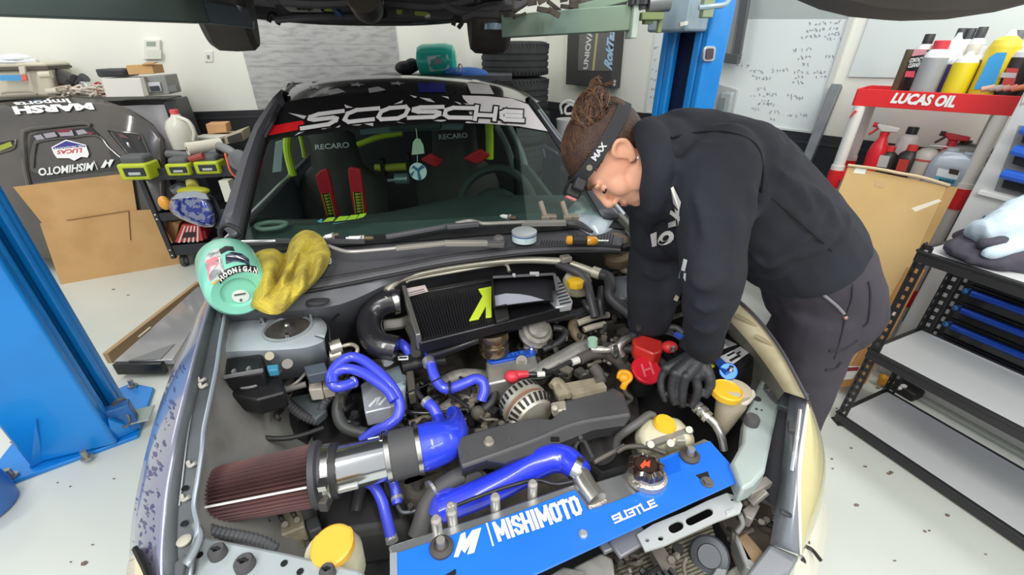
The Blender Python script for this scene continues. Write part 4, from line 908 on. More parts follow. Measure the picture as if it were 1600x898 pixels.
# radiator support, left part with bumps
mk('radiator_support', B().prism([P(*q, .735) for q in ((308, 838), (318, 836), (450, 862), (560, 888), (640, 940), (560, 985), (300, 985), (302, 900))], (0, 0, -.05)), M('b4bdc1', .4, .2, var='a4adb1', vscale=4), car, bevel=.008)
mk('corner_brace', B().lofts([[P(*q, .77) for q in ((306, 812), (318, 832), (310, 858), (294, 885))], [P(*q, .765) for q in ((299, 820), (306, 836), (300, 856), (286, 880))]], 10), M('9aa2a8', .4, .3), car, solid=.006)
mk('bracket', B().prism([P(*q, .765) for q in ((272, 880), (288, 865), (292, 868), (284, 905), (272, 910))], (0, 0, -.01)), M('56595c', .5), car, bevel=.002)
m_rubber = M('4d4c4e', .65)
for x, y, r in ((342, 866, 13), (384, 884, 15), (513, 897, 12)):
    c = P(x, y, .735); rm = rpx(c, r); g = mk('bump_stop', B().lathe(c, (0, 0, 1), [(rm, 0), (rm * .95, .014), (rm * .8, .018), (rm * .35, .018), (rm * .3, .008)], 20), m_rubber, car)
    mk('slot', B().box(c + UP * .0185, (rm * 1.1, .004, .002)), BLACK, g)
for x, y in ((312, 867), (444, 880), (469, 893)): mk('support_hole', B().lathe(P(x, y, .7355), (0, 0, 1), [(.006, 0), (.006, .0012)], 12), BLACK, car)
# right fender and headlight
ztr = lambda y: interp(((430, .95), (520, .91), (620, .86), (700, .81), (800, .72), (880, .64)), y)
lr = lambda pts, dz=0.: [P(x, y, ztr(y) + dz) for x, y in pts]
Rto = [(1060, 408), (1100, 432), (1140, 458), (1178, 492), (1215, 538), (1242, 585), (1262, 624)]
Rou = [(1072, 408), (1112, 432), (1150, 458), (1188, 492), (1223, 538), (1249, 585), (1267, 624)]
Rin = [(1050, 420), (1082, 448), (1118, 480), (1150, 512), (1184, 552), (1210, 588), (1226, 612)]
Rap = [(1030, 430), (1060, 462), (1095, 500), (1125, 535), (1158, 572), (1186, 605), (1205, 640)]
mk('fender', B().lofts([lr(Rto, .0), lr(Rou, -.012), [p + V((.03, 0, -.10)) for p in lr(Rou)], [p + V((.04, 0, -.40)) for p in lr(Rou)]], 30), M('9b9ca6', .28, .45, coat=.6), car, sub=1)
mk('fender_flange', B().lofts([lr(Rto, -.002), lr(Rin, -.03)], 30), M('c7bd9c', .55, var='a89c78', vscale=8, vamt=.8), car, solid=.004)
mk('flange_seam', B().tube(lr(Rto, .001), .0035, 6), M('4c4a52', .5), car)
for x, y in ((1120, 466), (1150, 492), (1180, 524)):
    a = lr([(x, y)], -.012)[0]; d = V((.05, -.062, -.006)); mk('flange_slot', B().bar(a, a + d * .75, .014, .004), M('a89c7c', .6), car, bevel=.001)
mk('inner_apron', B().lofts([lr(Rin, -.03), lr(Rin, -.05), lr(Rap, -.16), [P(x - 40, y + 20, .50) for x, y in Rap]], 24), M('8f8d80', .6, var='757263', vscale=7, vamt=.8), car)
Hin = [(1236, 602), (1231, 650), (1226, 700), (1219, 760), (1209, 815), (1203, 850)]
Hri = [(1261, 626), (1256, 660), (1250, 700), (1246, 745), (1247, 795), (1250, 866)]
Hr2 = [(1264, 627), (1260, 660), (1255, 700), (1251, 745), (1251, 795), (1252, 867)]
Hou = [(1266, 628), (1279, 658), (1290, 692), (1295, 735), (1286, 795), (1254, 868)]
Ho2 = [(1266, 630), (1275, 662), (1283, 695), (1286, 735), (1279, 795), (1256, 872)]
hz = lambda pts, dz: [P(x, y, interp(((600, .845), (700, .79), (800, .70), (870, .63)), y) + dz) for x, y in pts]
hd = mk('headlight', B().lofts([hz(Hr2, .0), hz([(lerp(a[0], b_[0], .55), lerp(a[1], b_[1], .55)) for a, b_ in zip(Hr2, Hou)], .0), hz(Hou, -.05), hz(Ho2, -.17)], 22), M('c6be8c', .18, var='b8ad76', vscale=5, coat=.8), car, sub=1, label='yellowed right headlight lens', sharp=80)
mk('lens_edge', B().lofts([hz(Hri, .004), hz(Hr2, .003)], 22), M('eeeade', .3), hd, solid=.004)
mk('housing_top', B().lofts([hz(Hin, -.03), hz([(lerp(a[0], b_[0], .6), lerp(a[1], b_[1], .6)) for a, b_ in zip(Hin, Hri)], -.012), hz(Hri, .002)], 22), M('8f959e', .25, .5, coat=.3), car, solid=.004)
mk('housing_chrome', B().tube(hz([(1250, 640), (1244, 690), (1237, 735)], .0), .004, 6), M('f0f0f0', .1, .6), car)
mk('housing_clip', B().box(hz([(1236, 668)], .0)[0], (.014, .03, .012), Matrix.Rotation(-.5, 3, 'Z')), M('3a3b3d', .5), car, bevel=.002); mk('housing_clip', B().box(hz([(1228, 802)], -.01)[0], (.022, .010, .006), Matrix.Rotation(-.5, 3, 'Z')), M('3a3b3d', .5), car, bevel=.002)
mk('housing_base', B().prism([P(*q, .62) for q in ((1203, 848), (1250, 868), (1235, 895), (1190, 915), (1160, 905))], (0, 0, -.03)), M('8a8d93', .4, .3), car, bevel=.006)
m_bump = M('d8d6c6', .3, var='2e2e30', vscale=11, vamt=1., lo=.57, hi=.59, coat=.3)
Bx = [(1262, 800), (1272, 790), (1284, 783), (1294, 792)]
mk('bumper', B().lofts([[P(*q, .57) for q in ((1283, 783), (1265, 820), (1248, 862), (1240, 905), (1245, 960))], [P(*q, .55) for q in ((1289, 786), (1282, 820), (1272, 862), (1262, 905), (1262, 960))], [P(*q, .51) for q in ((1295, 794), (1298, 826), (1293, 865), (1281, 905), (1275, 960))], [P(*q, .30) for q in ((1290, 800), (1292, 828), (1287, 865), (1275, 905), (1268, 960))]], 16), m_bump, car, sub=1)
mk('bumper_seam', B().tube([P(*q, .563) for q in ((1253, 852), (1268, 858), (1283, 876))], .004, 6), BLACK, car)
# right radiator support panel
mk('radiator_support', B().prism([P(*q, .755) for q in ((1199, 574), (1222, 588), (1233, 600), (1216, 640), (1205, 690), (1196, 735), (1178, 756), (1160, 764), (1142, 722), (1160, 690), (1164, 650), (1180, 610))], (0, 0, -.05)), M('b3bfbd', .4, .2, var='a1adab', vscale=4), car, bevel=.007)
for x, y, r in ((1208, 587, 10), (1173, 661, 11)):
    c = P(x, y, .755); rm = rpx(c, r); mk('bump_stop', B().lathe(c, (0, 0, 1), [(rm, 0), (rm, .016), (rm * .8, .022), (.001, .022)], 20), m_rubber, car)
c = P(1202, 606, .756); w_ = mk('tie_bracket', B().prism([P(*q, .758) for q in ((1192, 606), (1198, 599), (1212, 604), (1220, 622), (1214, 632), (1204, 622))], (0, 0, -.006)), M('77797b', .4, .5), car, bevel=.002)
mk('bolt', B().cyl(c, c + UP * .008, .010, n=6).cyl(c, c + UP * .003, .014), STEEL, w_)
for x, y, r in ((1183, 623, 6), (1182, 639, 2), (1190, 641, 1.5)): cc = P(x, y, .7555); mk('support_hole', B().lathe(cc, (0, 0, 1), [(rpx(cc, r), 0), (rpx(cc, r), .0012)], 12), M('3c3e40', .5), car)
mk('hood_latch_frame', B().bar(P(1238, 604, .82), P(1258, 622, .82), .02, .02).bar(P(1225, 640, .77), P(1236, 610, .79), .03, .02).bar(P(1222, 605, .79), P(1238, 602, .80), .02, .015), M('3f4144', .5), car, bevel=.003)
# windscreen, pillars, roof
W1, W2, W3 = P(375, 378, .97), P(960, 345, .97), PY(640, 146, 1.98)
WS = plane(W1, (W2 - W1).cross(W3 - W1))
wtop = [(440, 160), (480, 153), (520, 149), (560, 146), (640, 145), (700, 147), (760, 149), (800, 153), (826, 162)]
wbot = [(372, 381), (450, 376), (530, 370), (610, 364), (690, 358), (760, 352), (830, 347), (890, 343), (945, 340)]
def wgrid(off):
    A = samp([(x, y, 0) for x, y in wtop], 30); C = samp([(x, y, 0) for x, y in wbot], 30)
    return B().sheet([[WS(*(a.lerp(c, k / 12).xy), off) for a, c in zip(A, C)] for k in range(13)])
mk('windscreen', wgrid(0), glass('dcefe8'), car)
WF = lambda o: (lambda x, y: WS(x, y, o))
bt_ = [(440, 160), (480, 153), (520, 149), (560, 146), (640, 145), (700, 147), (760, 149), (800, 153), (826, 162)]
bb_ = [(404, 223), (440, 216), (500, 209), (560, 202), (640, 194), (700, 192), (760, 194), (810, 198), (856, 206)]
ban = dstrip('banner', bt_, bb_, WF(.003), M('1b1a1b', .35), car, 36, 4)
ban['label'] = 'black windscreen banner lettered SCOSCHE'
m_bw = M('d3cfd0', .4)
dpoly('banner_white', [[(722, 149), (760, 150), (800, 154), (825, 163), (856, 205), (810, 197), (760, 193), (727, 192), (735, 180), (728, 165)], [(690, 150), (705, 156), (722, 165), (728, 160), (715, 152)], [(655, 152), (672, 154), (680, 160), (668, 158)], [(640, 148), (652, 151), (648, 153)]], WF(.0042), m_bw, ban, sub=3)
dpoly('banner_splatter', [[(700, 150), (716, 148), (724, 154), (732, 162), (718, 160), (708, 158), (692, 160), (702, 155)], [(716, 157), (726, 162), (722, 164)]], WF(.0052), M('1b1a1b', .35), ban)
dpoly('banner_red', [[(408, 216), (416, 198), (472, 188), (476, 192), (465, 203), (412, 213)]], WF(.0045), RED, ban, sub=2)
dpoly('banner_shards', [[(450, 176), (479, 181), (475, 186)], [(538, 163), (552, 168), (540, 169)], [(460, 212), (470, 204), (482, 203)], [(500, 201), (518, 199), (505, 202)], [(524, 199), (532, 195), (530, 199)], [(567, 193), (583, 192), (583, 197)], [(615, 163), (630, 156), (628, 161)], [(613, 190), (634, 193), (620, 190)], [(663, 187), (705, 187), (690, 190)], [(542, 195), (566, 194), (560, 196)]], WF(.0045), m_bw, ban)
# block letters: strokes in a unit box
LET = {'S': [[(1, .9), (.3, .9), (.1, .78), (.1, .66), (.25, .56), (.8, .52), (.92, .42), (.92, .3), (.75, .1), (0, .1)]],
       'C': [[(1, .9), (.35, .9), (.12, .7), (.1, .3), (.25, .1), (.95, .1)]],
       'O': [[(.35, .9), (.85, .9), (.95, .7), (.9, .3), (.7, .1), (.2, .1), (.08, .3), (.12, .7), (.35, .9)]],
       'H': [[(.14, 1), (.08, 0)], [(.12, .35), (.86, .35)], [(.92, 1), (.86, 0)]],
       'E': [[(1, .9), (.3, .9), (.1, .7), (.1, .3), (.25, .1), (.98, .1)], [(.3, .5), (.95, .5)]]}
def strokes(name, word, quads, th, fn, mt, parent, grow=0.):
    b = B(); k_ = 0
    def fn2(x, y): p = fn(x, y); return p + (EYE - p).normalized() * (k_ * 4e-5)
    for ch, q in zip(word, quads):
        for path in LET[ch]:
            pts = [bil(q, u, v) for u, v in path]
            for (x0, y0), (x1, y1) in zip(pts, pts[1:]):
                d = math.hypot(x1 - x0, y1 - y0) or 1; ux, uy = (x1 - x0) / d, (y1 - y0) / d; e = th * .42 + grow; t = th / 2 + grow; k_ += 1
                b.face([fn2(x0 - ux * e - uy * t, y0 - uy * e + ux * t), fn2(x1 + ux * e - uy * t, y1 + uy * e + ux * t), fn2(x1 + ux * e + uy * t, y1 + uy * e - ux * t), fn2(x0 - ux * e + uy * t, y0 - uy * e - ux * t)])
    return mk(name, b, mt, parent, flat=True)
SQ = [[(470, 203), (526, 194), (537, 171), (482, 178)], [(530, 194), (585, 188), (592, 167), (540, 171)], [(585, 189), (636, 186), (642, 164), (592, 168)], [(638, 186), (690, 184), (692, 165), (643, 166)], [(689, 185), (738, 186), (740, 167), (692, 166)], [(739, 186), (778, 187), (778, 169), (740, 166)], [(780, 188), (818, 190), (814, 173), (780, 171)]]
strokes('lettering_outline', 'SCOSCHE', SQ, 6.4, WF(.006), M('1b1a1b', .35), ban, 2.2)
strokes('lettering', 'SCOSCHE', SQ, 6.2, WF(.0090), M('e4e0e2', .4), ban)
# roof
rf_ = [WS(x, y, .0) for x, y in [(436, 162)] + wtop[1:-1] + [(832, 164)]]
rb = [PY(x, y, 2.45) for x, y in ((446, 133), (490, 121), (540, 116), (600, 114), (650, 114), (700, 117), (760, 124), (810, 137), (850, 160))]
rm_ = [(a + c) / 2 + UP * .012 for a, c in zip(rf_, rb)]
rk2 = [p + V((-.08, .75, -.06)) for p in rb]; rk3 = [p + V((-.14, 1.3, -.5)) for p in rb]
roof = mk('roof', B().lofts([rf_, rm_, rb, rk2, rk3], 36), M('232224', .16, coat=.5), car, sub=1, label='black roof with white stars', sharp=80)
RB = bvh(roof); hr = lambda x, y: hit(RB, x, y, .011)
def star(cx, cy, rx, ry, a=0.): return [(cx + (rx if k % 2 == 0 else rx * .42) * math.sin(a + k * math.pi / 5), cy - (ry if k % 2 == 0 else ry * .42) * math.cos(a + k * math.pi / 5)) for k in range(10)]
dpoly('roof_star', [star(458, 151, 15, 7, .2)], hr, m_bw, roof); dpoly('roof_star', [star(525, 144, 15, 6.5, .2)], hr, m_bw, roof); dpoly('roof_star', [star(588, 141, 15, 6, .2)], hr, m_bw, roof)
dpoly('roof_star', [star(493, 136, 13, 4.2, .2)], hr, m_bw, roof); dpoly('roof_star', [star(557, 132, 13, 3.6, .2)], hr, m_bw, roof); dpoly('roof_star', [star(620, 130, 13, 3.4, .2)], hr, m_bw, roof)
dpoly('roof_stripe', [[(653, 130), (694, 129), (697, 144), (654, 144)]], hr, M('2b2b86', .35), roof, sub=3)
dpoly('roof_stripe', [[(729, 129), (764, 132), (772, 147), (736, 146)]], hr, m_bw, roof, sub=3)
mk('roof_seam', B().tube([q for q in [hit(RB, x, y, .003) for x, y in ((488, 129), (489, 121), (560, 118), (640, 117), (720, 121), (738, 125))] if q], .003, 6), BLACK, roof)
mk('roof_rail', B().tube([WS(412, 215, .01), WS(430, 180, .012), PY(447, 145, 2.1), PY(458, 129, 2.4)], [.010, .010, .009, .006], 8), M('38383c', .3, .3), car)
mk('roof_rail', B().tube([WS(858, 190, .008), PY(838, 163, 2.1), PY(815, 143, 2.4), PY(775, 126, 2.7)], .007, 8), M('3a3a3e', .3, .3), car)
def pil(name, o, i, m, th=.03):
    b = B(); A = samp([WS(x, y, .004) for x, y in o], 14); C = samp([WS(x, y, .004) for x, y in i], 14)
    b.lofts([[p + V((-.02, .1, -.02)) for p in A], A, [p.lerp(q, .5) + WS.n * .012 for p, q in zip(A, C)], C, [q - WS.n * .03 for q in C]], 14); return mk(name, b, m, car, solid=.004)
pil('pillar', [(343, 352), (358, 310), (377, 248), (398, 196), (425, 155), (440, 140)], [(374, 380), (384, 330), (396, 275), (410, 222), (432, 178), (445, 160)], m_pillar)
mk('pillar_trim', B().tube([WS(x, y, .01) for x, y in ((372, 380), (384, 325), (396, 272), (410, 220), (437, 165))], .008, 6), M('1e1e20', .5), car)
pil('pillar', [(986, 344), (950, 304), (910, 257), (873, 212), (838, 160), (828, 150)], [(944, 342), (922, 306), (895, 262), (862, 212), (838, 172), (826, 160)], M('4a4b50', .35, .3))
mk('pillar_trim', B().tube([WS(x, y, .014) for x, y in ((975, 336), (945, 300), (908, 256), (872, 212), (843, 172))], .009, 8), M('c3c9d2', .2, .8), car)
# ---------------------------------------------------------------- cabin seen through the glass
m_int = M('2a2b2c', .8, var='1f2021', vscale=8)
def cab_(x, y, yy): return PY(x, y, yy)
mk('dashboard', B().lofts([[P(*q, .93) for q in ((352, 388), (500, 378), (640, 368), (800, 356), (965, 345))], [P(*q, .97) for q in ((395, 352), (500, 352), (640, 345), (800, 335), (935, 322))], [PY(*q, 1.95) for q in ((410, 340), (500, 342), (600, 332), (700, 312), (760, 305), (920, 305))], [PY(*q, 2.0) for q in ((410, 420), (500, 420), (640, 420), (800, 420), (920, 420))]], 24), M('3a4644', .7, var='2f3937', vscale=6), car)
mk('speaker_pod', B().tube([P(401, 353, .99), P(420, 347, .99), P(447, 348, .99), P(437, 355, .985), P(410, 358, .985)], .008, 8, closed=True), M('77837c', .6), car)
bk = [PY(x, y, 3.25) for x, y in ((345, 420), (400, 240), (450, 130), (800, 130), (806, 250), (850, 420))]
mk('cabin_shade_sheet', B().prism(bk, (0, .05, 0)), M('2c2d2e', .9), car)  # dark sheet painting in the darkness at the back of the cabin
mk('cabin_floor', B().prism([V((-1.2, 1.7, .45)), V((.35, 1.95, .45)), V((-.1, 3.3, .45)), V((-1.6, 3.2, .45))], (0, 0, -.03)), M('19191a', .9), car)
def flank(a, e, sx):
    a, e = V(a), V(e); rows = []
    for z, o in ((.945, 0), (.90, .03), (.70, .06), (.50, .055), (.34, .02)): rows.append([lerp(a, e, t) + V((sx * o, 0, z)) for t in (0, .2, .4, .6, .8, 1)])
    d = mk('door', B().sheet(rows), m_body, car, solid=.02)
    mk('door_handle', B().bar(lerp(a, e, .62) + V((sx * .075, 0, .80)), lerp(a, e, .74) + V((sx * .075, 0, .80)), .02, .03), m_pillar, d, bevel=.006)
flank((-1.0, 1.30, 0), (-1.36, 3.1, 0), -1); flank((.60, 1.60, 0), (.22, 3.2, 0), 1)
mk('door_inner', B().lofts([[PY(806, 246, 2.7), PY(826, 262, 2.55), PY(846, 288, 2.35), PY(872, 316, 2.1), PY(925, 330, 1.75)], [PY(806, 380, 2.7), PY(826, 390, 2.55), PY(846, 390, 2.35), PY(880, 390, 2.1), PY(930, 390, 1.75)]], 12), M('39423f', .7), car, solid=.03)
mk('door_frame', B().tube([PY(775, 195, 2.75), PY(793, 230, 2.75), PY(803, 262, 2.7)], .022, 8, flat=.6).tube([PY(795, 196, 2.7), PY(812, 232, 2.68), PY(822, 262, 2.6)], .018, 8), M('6d7a7a', .5), car)
def seat(cx, cy, yy, w_, dz, lab):
    s = []; C_ = PY(cx, cy, yy); k = dep(C_) / FPX
    for (hw, y, th) in ((.10, -22, .05), (.135, -14, .07), (.14, 14, .08), (.15, 34, .09), (.23, 52, .10), (.27, 80, .12), (.26, 120, .14), (.25, 170, .15)):
        z = C_.z - y * k * .95; s.append([V((C_.x + hw * w_ * math.cos(t), C_.y + th * math.sin(t) + .0, z)) for t in [6.2832 * j / 16 for j in range(16)]])
    st = mk('seat', B().rings(s), M('403d3b', .85, var='343231', vscale=10), car, label=lab)
    return st, plane(V((0, C_.y - .095, 0)), (0, 1, 0))
s1, f1 = seat(521, 226, 2.55, 1.0, 0, 'left bucket seat lettered RECARO')
s2, f2 = seat(710, 212, 2.6, .95, 0, 'right bucket seat lettered RECARO')
m_let = M('cfd6d2', .5, em=0)
dtext('lettering', 'RECARO', [(492.5, 234), (546, 230.5), (545, 221.5), (492, 226)], lambda x, y: f1(x, y, .0), m_let, s1, bold=.02)
dtext('lettering', 'RECARO', [(686, 218), (731, 215), (730, 207), (685, 210)], lambda x, y: f2(x, y, .0), m_let, s2, bold=.02)
def belt(pl, lab, txt):
    f = plane(V((0, 2.28, 0)), (0, 1, .12)); b = B(); b.prism([f(*p) for p in pl], (0, .03, 0)); o = mk('harness_pad', b, M('cf2530', .6), car, bevel=.006, label=lab)
    if txt:
        dpoly('pad_patch', [txt], lambda x, y: f(x, y, .003), M('1d1a14', .6), o)
        L_ = [(lerp(txt[0][0], txt[3][0], t), lerp(txt[0][1], txt[3][1], t)) for t in (0, 1)]; R_ = [(lerp(txt[1][0], txt[2][0], t), lerp(txt[1][1], txt[2][1], t)) for t in (0, 1)]
        at = lambda u, v: bil((L_[1], R_[1], R_[0], L_[0]), u, 1 - v); pls = [[at(.02, 0), at(.1, 0), at(.1, 1), at(.02, 1)], [at(.9, 0), at(.98, 0), at(.98, 1), at(.9, 1)]]
        for k in range(7): pls += [[at(.25, .05 + k * .135), at(.6, .05 + k * .135), at(.6, .14 + k * .135), at(.25, .14 + k * .135)], [at(.66, .05 + k * .135), at(.8, .05 + k * .135), at(.8, .12 + k * .135), at(.66, .12 + k * .135)]]
        dpoly('pad_print', pls, lambda x, y: f(x, y, .005), M('c6c23e', .6), o)
belt([(492, 275), (500, 267), (510, 264), (513, 272), (519, 300), (528, 338), (509, 338), (500, 305)], 'left red harness pad', [(502, 303), (515, 301), (524, 337), (511, 337)])
belt([(543, 267), (545, 262), (562, 265), (567, 300), (572, 334), (553, 335), (547, 300)], 'second red harness pad', [(551, 300), (565, 300), (569, 333), (555, 334)])
belt([(657, 250), (672, 240), (691, 250), (688, 258), (680, 262)], 'third red harness pad', None)
belt([(724, 248), (738, 239), (750, 233), (766, 243), (755, 252), (744, 257)], 'right red harness pad', None)
m_lm = M('b4cf2c', .45)
def fl4(name, pts, yy, m, d=.03): return mk(name, B().prism([PY(x, y, yy) for x, y in pts], (0, d, 0)), m, car, bevel=.004)
cage = lambda pts, yy, r: mk('roll_cage_tube', B().tube([PY(x, y, yy) for x, y in pts], r, 10), m_lm, car)
cage([(450, 205), (449, 235), (458, 274)], 2.35, .021); cage([(468, 207), (473, 228), (476, 246)], 2.5, .012); cage([(559, 226), (592, 214), (628, 208)], 2.3, .014); cage([(764, 190), (765, 215), (765, 248)], 2.45, .022)
fl4('grab_panel', [(430, 222), (443, 218), (440, 268), (425, 270)], 2.4, M('7d8a8a', .6))
fl4('sun_visor', [(563, 211), (640, 205), (690, 203), (723, 203), (725, 193), (690, 192), (605, 197), (562, 202)], 2.05, M('6d8086', .6), .012)
fl4('rear_mirror', [(610, 205), (688, 202), (690, 190), (606, 196)], 2.03, M('2a302f', .4), .02)
mk('cooling_bottle', B().cyl(PY(603, 262, 2.5), PY(636, 260, 2.5), .022, n=14).cyl(PY(586, 261, 2.5), PY(598, 262, 2.5), .018, .022), M('b5b83a', .5), car)
mk('bottle_mount', B().box(PY(599, 262, 2.49), (.02, .05, .1)).box(PY(640, 256, 2.49), (.015, .05, .12)), BLACK, car)
mk('canister', B().cyl(PY(618, 280, 2.4), PY(638, 279, 2.4), .03, n=14).cyl(PY(606, 282, 2.4), PY(618, 281, 2.4), .01), M('8fa3a6', .3, .4), car)
mk('steering_wheel', B().tube([PY(722, 330, 1.98), PY(722, 300, 2.02), PY(745, 272, 2.05), PY(785, 263, 2.05), PY(820, 285, 2.02), PY(840, 325, 1.96)], .02, 10), M('2c3634', .7), car)
mk('wheel_hub', B().ball(PY(775, 325, 2.02), (.12, .05, .10)), M('333c3a', .7), car)
# hanging air fresheners
hf = lambda x, y: PY(x, y, 1.9)
tag(mk('hanging_tag', B().prism([hf(*p) for p in ((643, 242), (645, 222), (650, 216), (656, 217), (661, 226), (663, 240))], (0, .006, 0)).tube([hf(652, 216), hf(650, 200)], .002, 6), M('b9c7b4', .6), bevel=.001), 'small pale hanging tag behind the windscreen above the round one', 'tag')
ht = thing('round_tag', 'round white and blue palm tree tag hanging behind the windscreen', 'tag', hf(653, 268))
mk('disc', B().cyl(hf(653, 268), hf(653, 268) + V((0, .005, 0)), .038, n=28), M('dfe6ea', .5), ht)
pf = lambda x, y: PY(x, y, 1.897)
dpoly('palm_print', [[(652, 268), (645, 262), (641, 265), (646, 258), (653, 263), (660, 257), (664, 262), (659, 264), (655, 268), (659, 280), (654, 282)], [(640, 272), (648, 266), (644, 276)]], pf, M('3a6f9a', .5), ht)
mk('string', B().tube([hf(652, 254), hf(652, 242)], .002, 6), M('a9b5a4', .6), ht)
dpoly('glass_sticker', [[(504, 347), (512, 340), (524, 339), (520, 345)], [(522, 346), (530, 338), (546, 337), (540, 344)], [(541, 344), (548, 336), (560, 335), (556, 342)], [(557, 342), (562, 334), (573, 333), (568, 339)]], WF(-.004), M('b4c83a', .5), car)
dpoly('glass_sticker', [[(495, 346), (503, 341), (503, 348)], [(520, 349), (545, 346), (520, 350)]], WF(-.004), M('5aa0b8', .5), car)
# ---------------------------------------------------------------- cowl, wipers
b0 = [(345, 372), (372, 382), (450, 377), (530, 371), (610, 365), (690, 359), (760, 353), (830, 348), (890, 344), (945, 341), (985, 345)]
b1 = [(342, 440), (372, 432), (440, 415), (530, 402), (610, 394), (690, 386), (760, 380), (830, 376), (890, 374), (940, 372), (975, 374)]
b2 = [(343, 470), (380, 466), (440, 449), (530, 432), (610, 418), (690, 402), (760, 393), (830, 386), (890, 384), (940, 384), (970, 386)]
b3 = [(344, 488), (385, 478), (445, 462), (530, 446), (610, 430), (690, 414), (760, 404), (830, 396), (890, 393), (940, 393), (970, 394)]
mk('cowl', B().lofts([[P(x, y, .965) for x, y in b0], [P(x, y, .955) for x, y in b1], [P(x, y, .95) for x, y in b2], [P(x, y, .942) for x, y in b3]], 48), m_cowl, car, solid=.003)
mk('cowl_gutter', B().lofts([[P(x, y + 2, .970) for x, y in b0], [P(x, y + 14, .966) for x, y in b0]], 48), M('1f1f21', .6), car)
mk('cowl_seal', B().tube([P(x, y, .951) for x, y in b2], .007, 8), M('2a2a2c', .6), car)
mk('cowl_seal', B().tube([P(x, y, .944) for x, y in b3], .006, 8), M('202022', .6), car)
c3 = [(344, 492), (385, 488), (445, 486), (530, 476), (600, 446), (640, 430), (690, 418), (760, 405), (830, 397), (890, 394), (940, 394), (970, 395)]
mk('firewall', B().lofts([[P(x, y, .94) for x, y in b3], [P(x, y, .915) for x, y in c3], [P(x + 8, y + 40, .74) for x, y in c3], [P(x + 16, y + 70, .5) for x, y in c3]], 30), M('74767b', .5, .2, var='636469', vscale=5, vamt=.8), car)
mk('cowl_round_pad', B().lathe(P(497, 472, .93), (0, .3, 1), [(.03, 0), (.03, .006), (.001, .008)], 20), M('3a3a3e', .7), car)
b = B()
for k in range(14): x = 905 + k * 4.0; b.bar(P(x - 2, 382, .955), P(x - 10 + k, 363, .957), .0035, .004)
for k in range(24): x = 845 + k * 4.2; b.bar(P(x, 381, .955), P(x + 2, 376, .956), .003, .004)
mk('cowl_vent', b, M('1b1b1d', .5), car)
mk('screen_trim', B().tube([P(x, y, .985) for x, y in ((378, 378), (412, 377), (445, 375))], .006, 8), M('c4c4c6', .25, .7), car)
mk('wiper_arm', B().tube([P(x, y, 1.0) for x, y in ((513, 384), (527, 389), (545, 393), (580, 391), (625, 387))], .006, 8), M('aeaba8', .4, .4), car)
mk('wiper_arm', B().bar(P(618, 388, 1.0), P(695, 380, 1.0), .022, .012).bar(P(694, 380, 1.0), P(762, 380, .99), .022, .016), M('8f8a82', .5), car, bevel=.003)
mk('wiper_pivot', B().lathe(P(779, 381, .965), (0, 0, 1), [(.02, 0), (.02, .022), (.012, .03)], 16).bar(P(755, 381, .985), P(788, 382, .985), .03, .014), M('5f5d5c', .5), car, bevel=.002)
mk('wiper_blade', B().bar(P(432, 376, .995), P(570, 377, .995), .012, .012), M('4d4d50', .5), car)
mk('wiper_blade', B().bar(P(603, 370, 1.0), P(700, 353, 1.0), .018, .014).bar(P(698, 354, 1.005), P(748, 350, 1.005), .02, .016), M('57575b', .5), car, bevel=.003)
mk('wiper_arm', B().tube([P(x, y, 1.005) for x, y in ((712, 349), (735, 345), (755, 349), (790, 348), (820, 347))], .007, 8).bar(P(815, 349, 1.0), P(884, 348, 1.0), .026, .014), M('a19e98', .45, .3), car)
mk('wiper_arm', B().tube([P(x, y, .99) for x, y in ((884, 348), (905, 351), (925, 362))], [.014, .014, .006], 8), M('4a4a4c', .5), car)
for x in (850, 884):
    mk('hood_hinge', B().bar(P(x - 6, 314, 1.06), P(x + 3, 342, 1.0), .018, .012).box(P(x + 10, 340, 1.0), (.045, .03, .022)).box(P(x + 2, 342, 1.0), (.03, .035, .03)), M('9c9283', .55, .3), car, bevel=.003)
mk('fender_top', B().lofts([[P(*q, 1.0) for q in ((885, 330), (900, 316), (935, 308), (952, 312))], [P(*q, .985) for q in ((900, 346), (920, 342), (945, 330), (958, 326))], [P(*q, .96) for q in ((905, 358), (925, 368), (950, 362), (975, 345))]], 14), M('b3bfc8', .25, .3, coat=.5), car, solid=.004)
mk('hinge_rail', B().bar(P(948, 318, .99), P(1000, 372, .97), .02, .03).bar(P(962, 342, .96), P(992, 380, .95), .012, .02), M('8f8c86', .45, .4), car, bevel=.003)
dtext('cowl_lettering', 'B3', [(508, 414), (518, 412), (518, 402), (509, 404)], lambda x, y: P(x, y, .966), m_wht, car, bold=.04)
# door mirror
mo = [(261, 322), (265, 309), (278, 300), (305, 298), (324, 302), (334, 318), (345, 354), (322, 358), (292, 347), (268, 336)]
MF = plane(PY(300, 330, 1.72), (0, 1, -.25))
mi = mk('door_mirror', B().rings([[MF(lerp(302, x, s), lerp(328, y, s), o) for x, y in mo] for s, o in ((.55, .055), (.8, .045), (.95, .02), (1, -.02), (.95, -.07), (.8, -.1))]), M('7e84a0', .22, .45, var='25348c', vscale=55, vamt=1., coat=.5, det=2, lo=.47, hi=.52), car, sub=1, label='left door mirror speckled blue', sharp=80)
mk('mirror_top', B().rings([[MF(lerp(300, x, s), lerp(305, y, s), o) for x, y in ((266, 312), (279, 300), (305, 298), (324, 303), (329, 312), (300, 310))] for s, o in ((.9, .048), (1, .036), (1, 0))]), M('aab2ba', .2, .5, coat=.5), mi)
mk('mirror_base', B().rings([[MF(x, y, o) for x, y in ((325, 303), (336, 308), (350, 340), (350, 362), (336, 356), (340, 340))] for o in (.0, -.09)]), M('232327', .5), mi, bevel=.006)
mk('mirror_lamp', B().ball(MF(257, 317, -.03), (.022, .02, .03)), M('e5a13a', .35), mi)
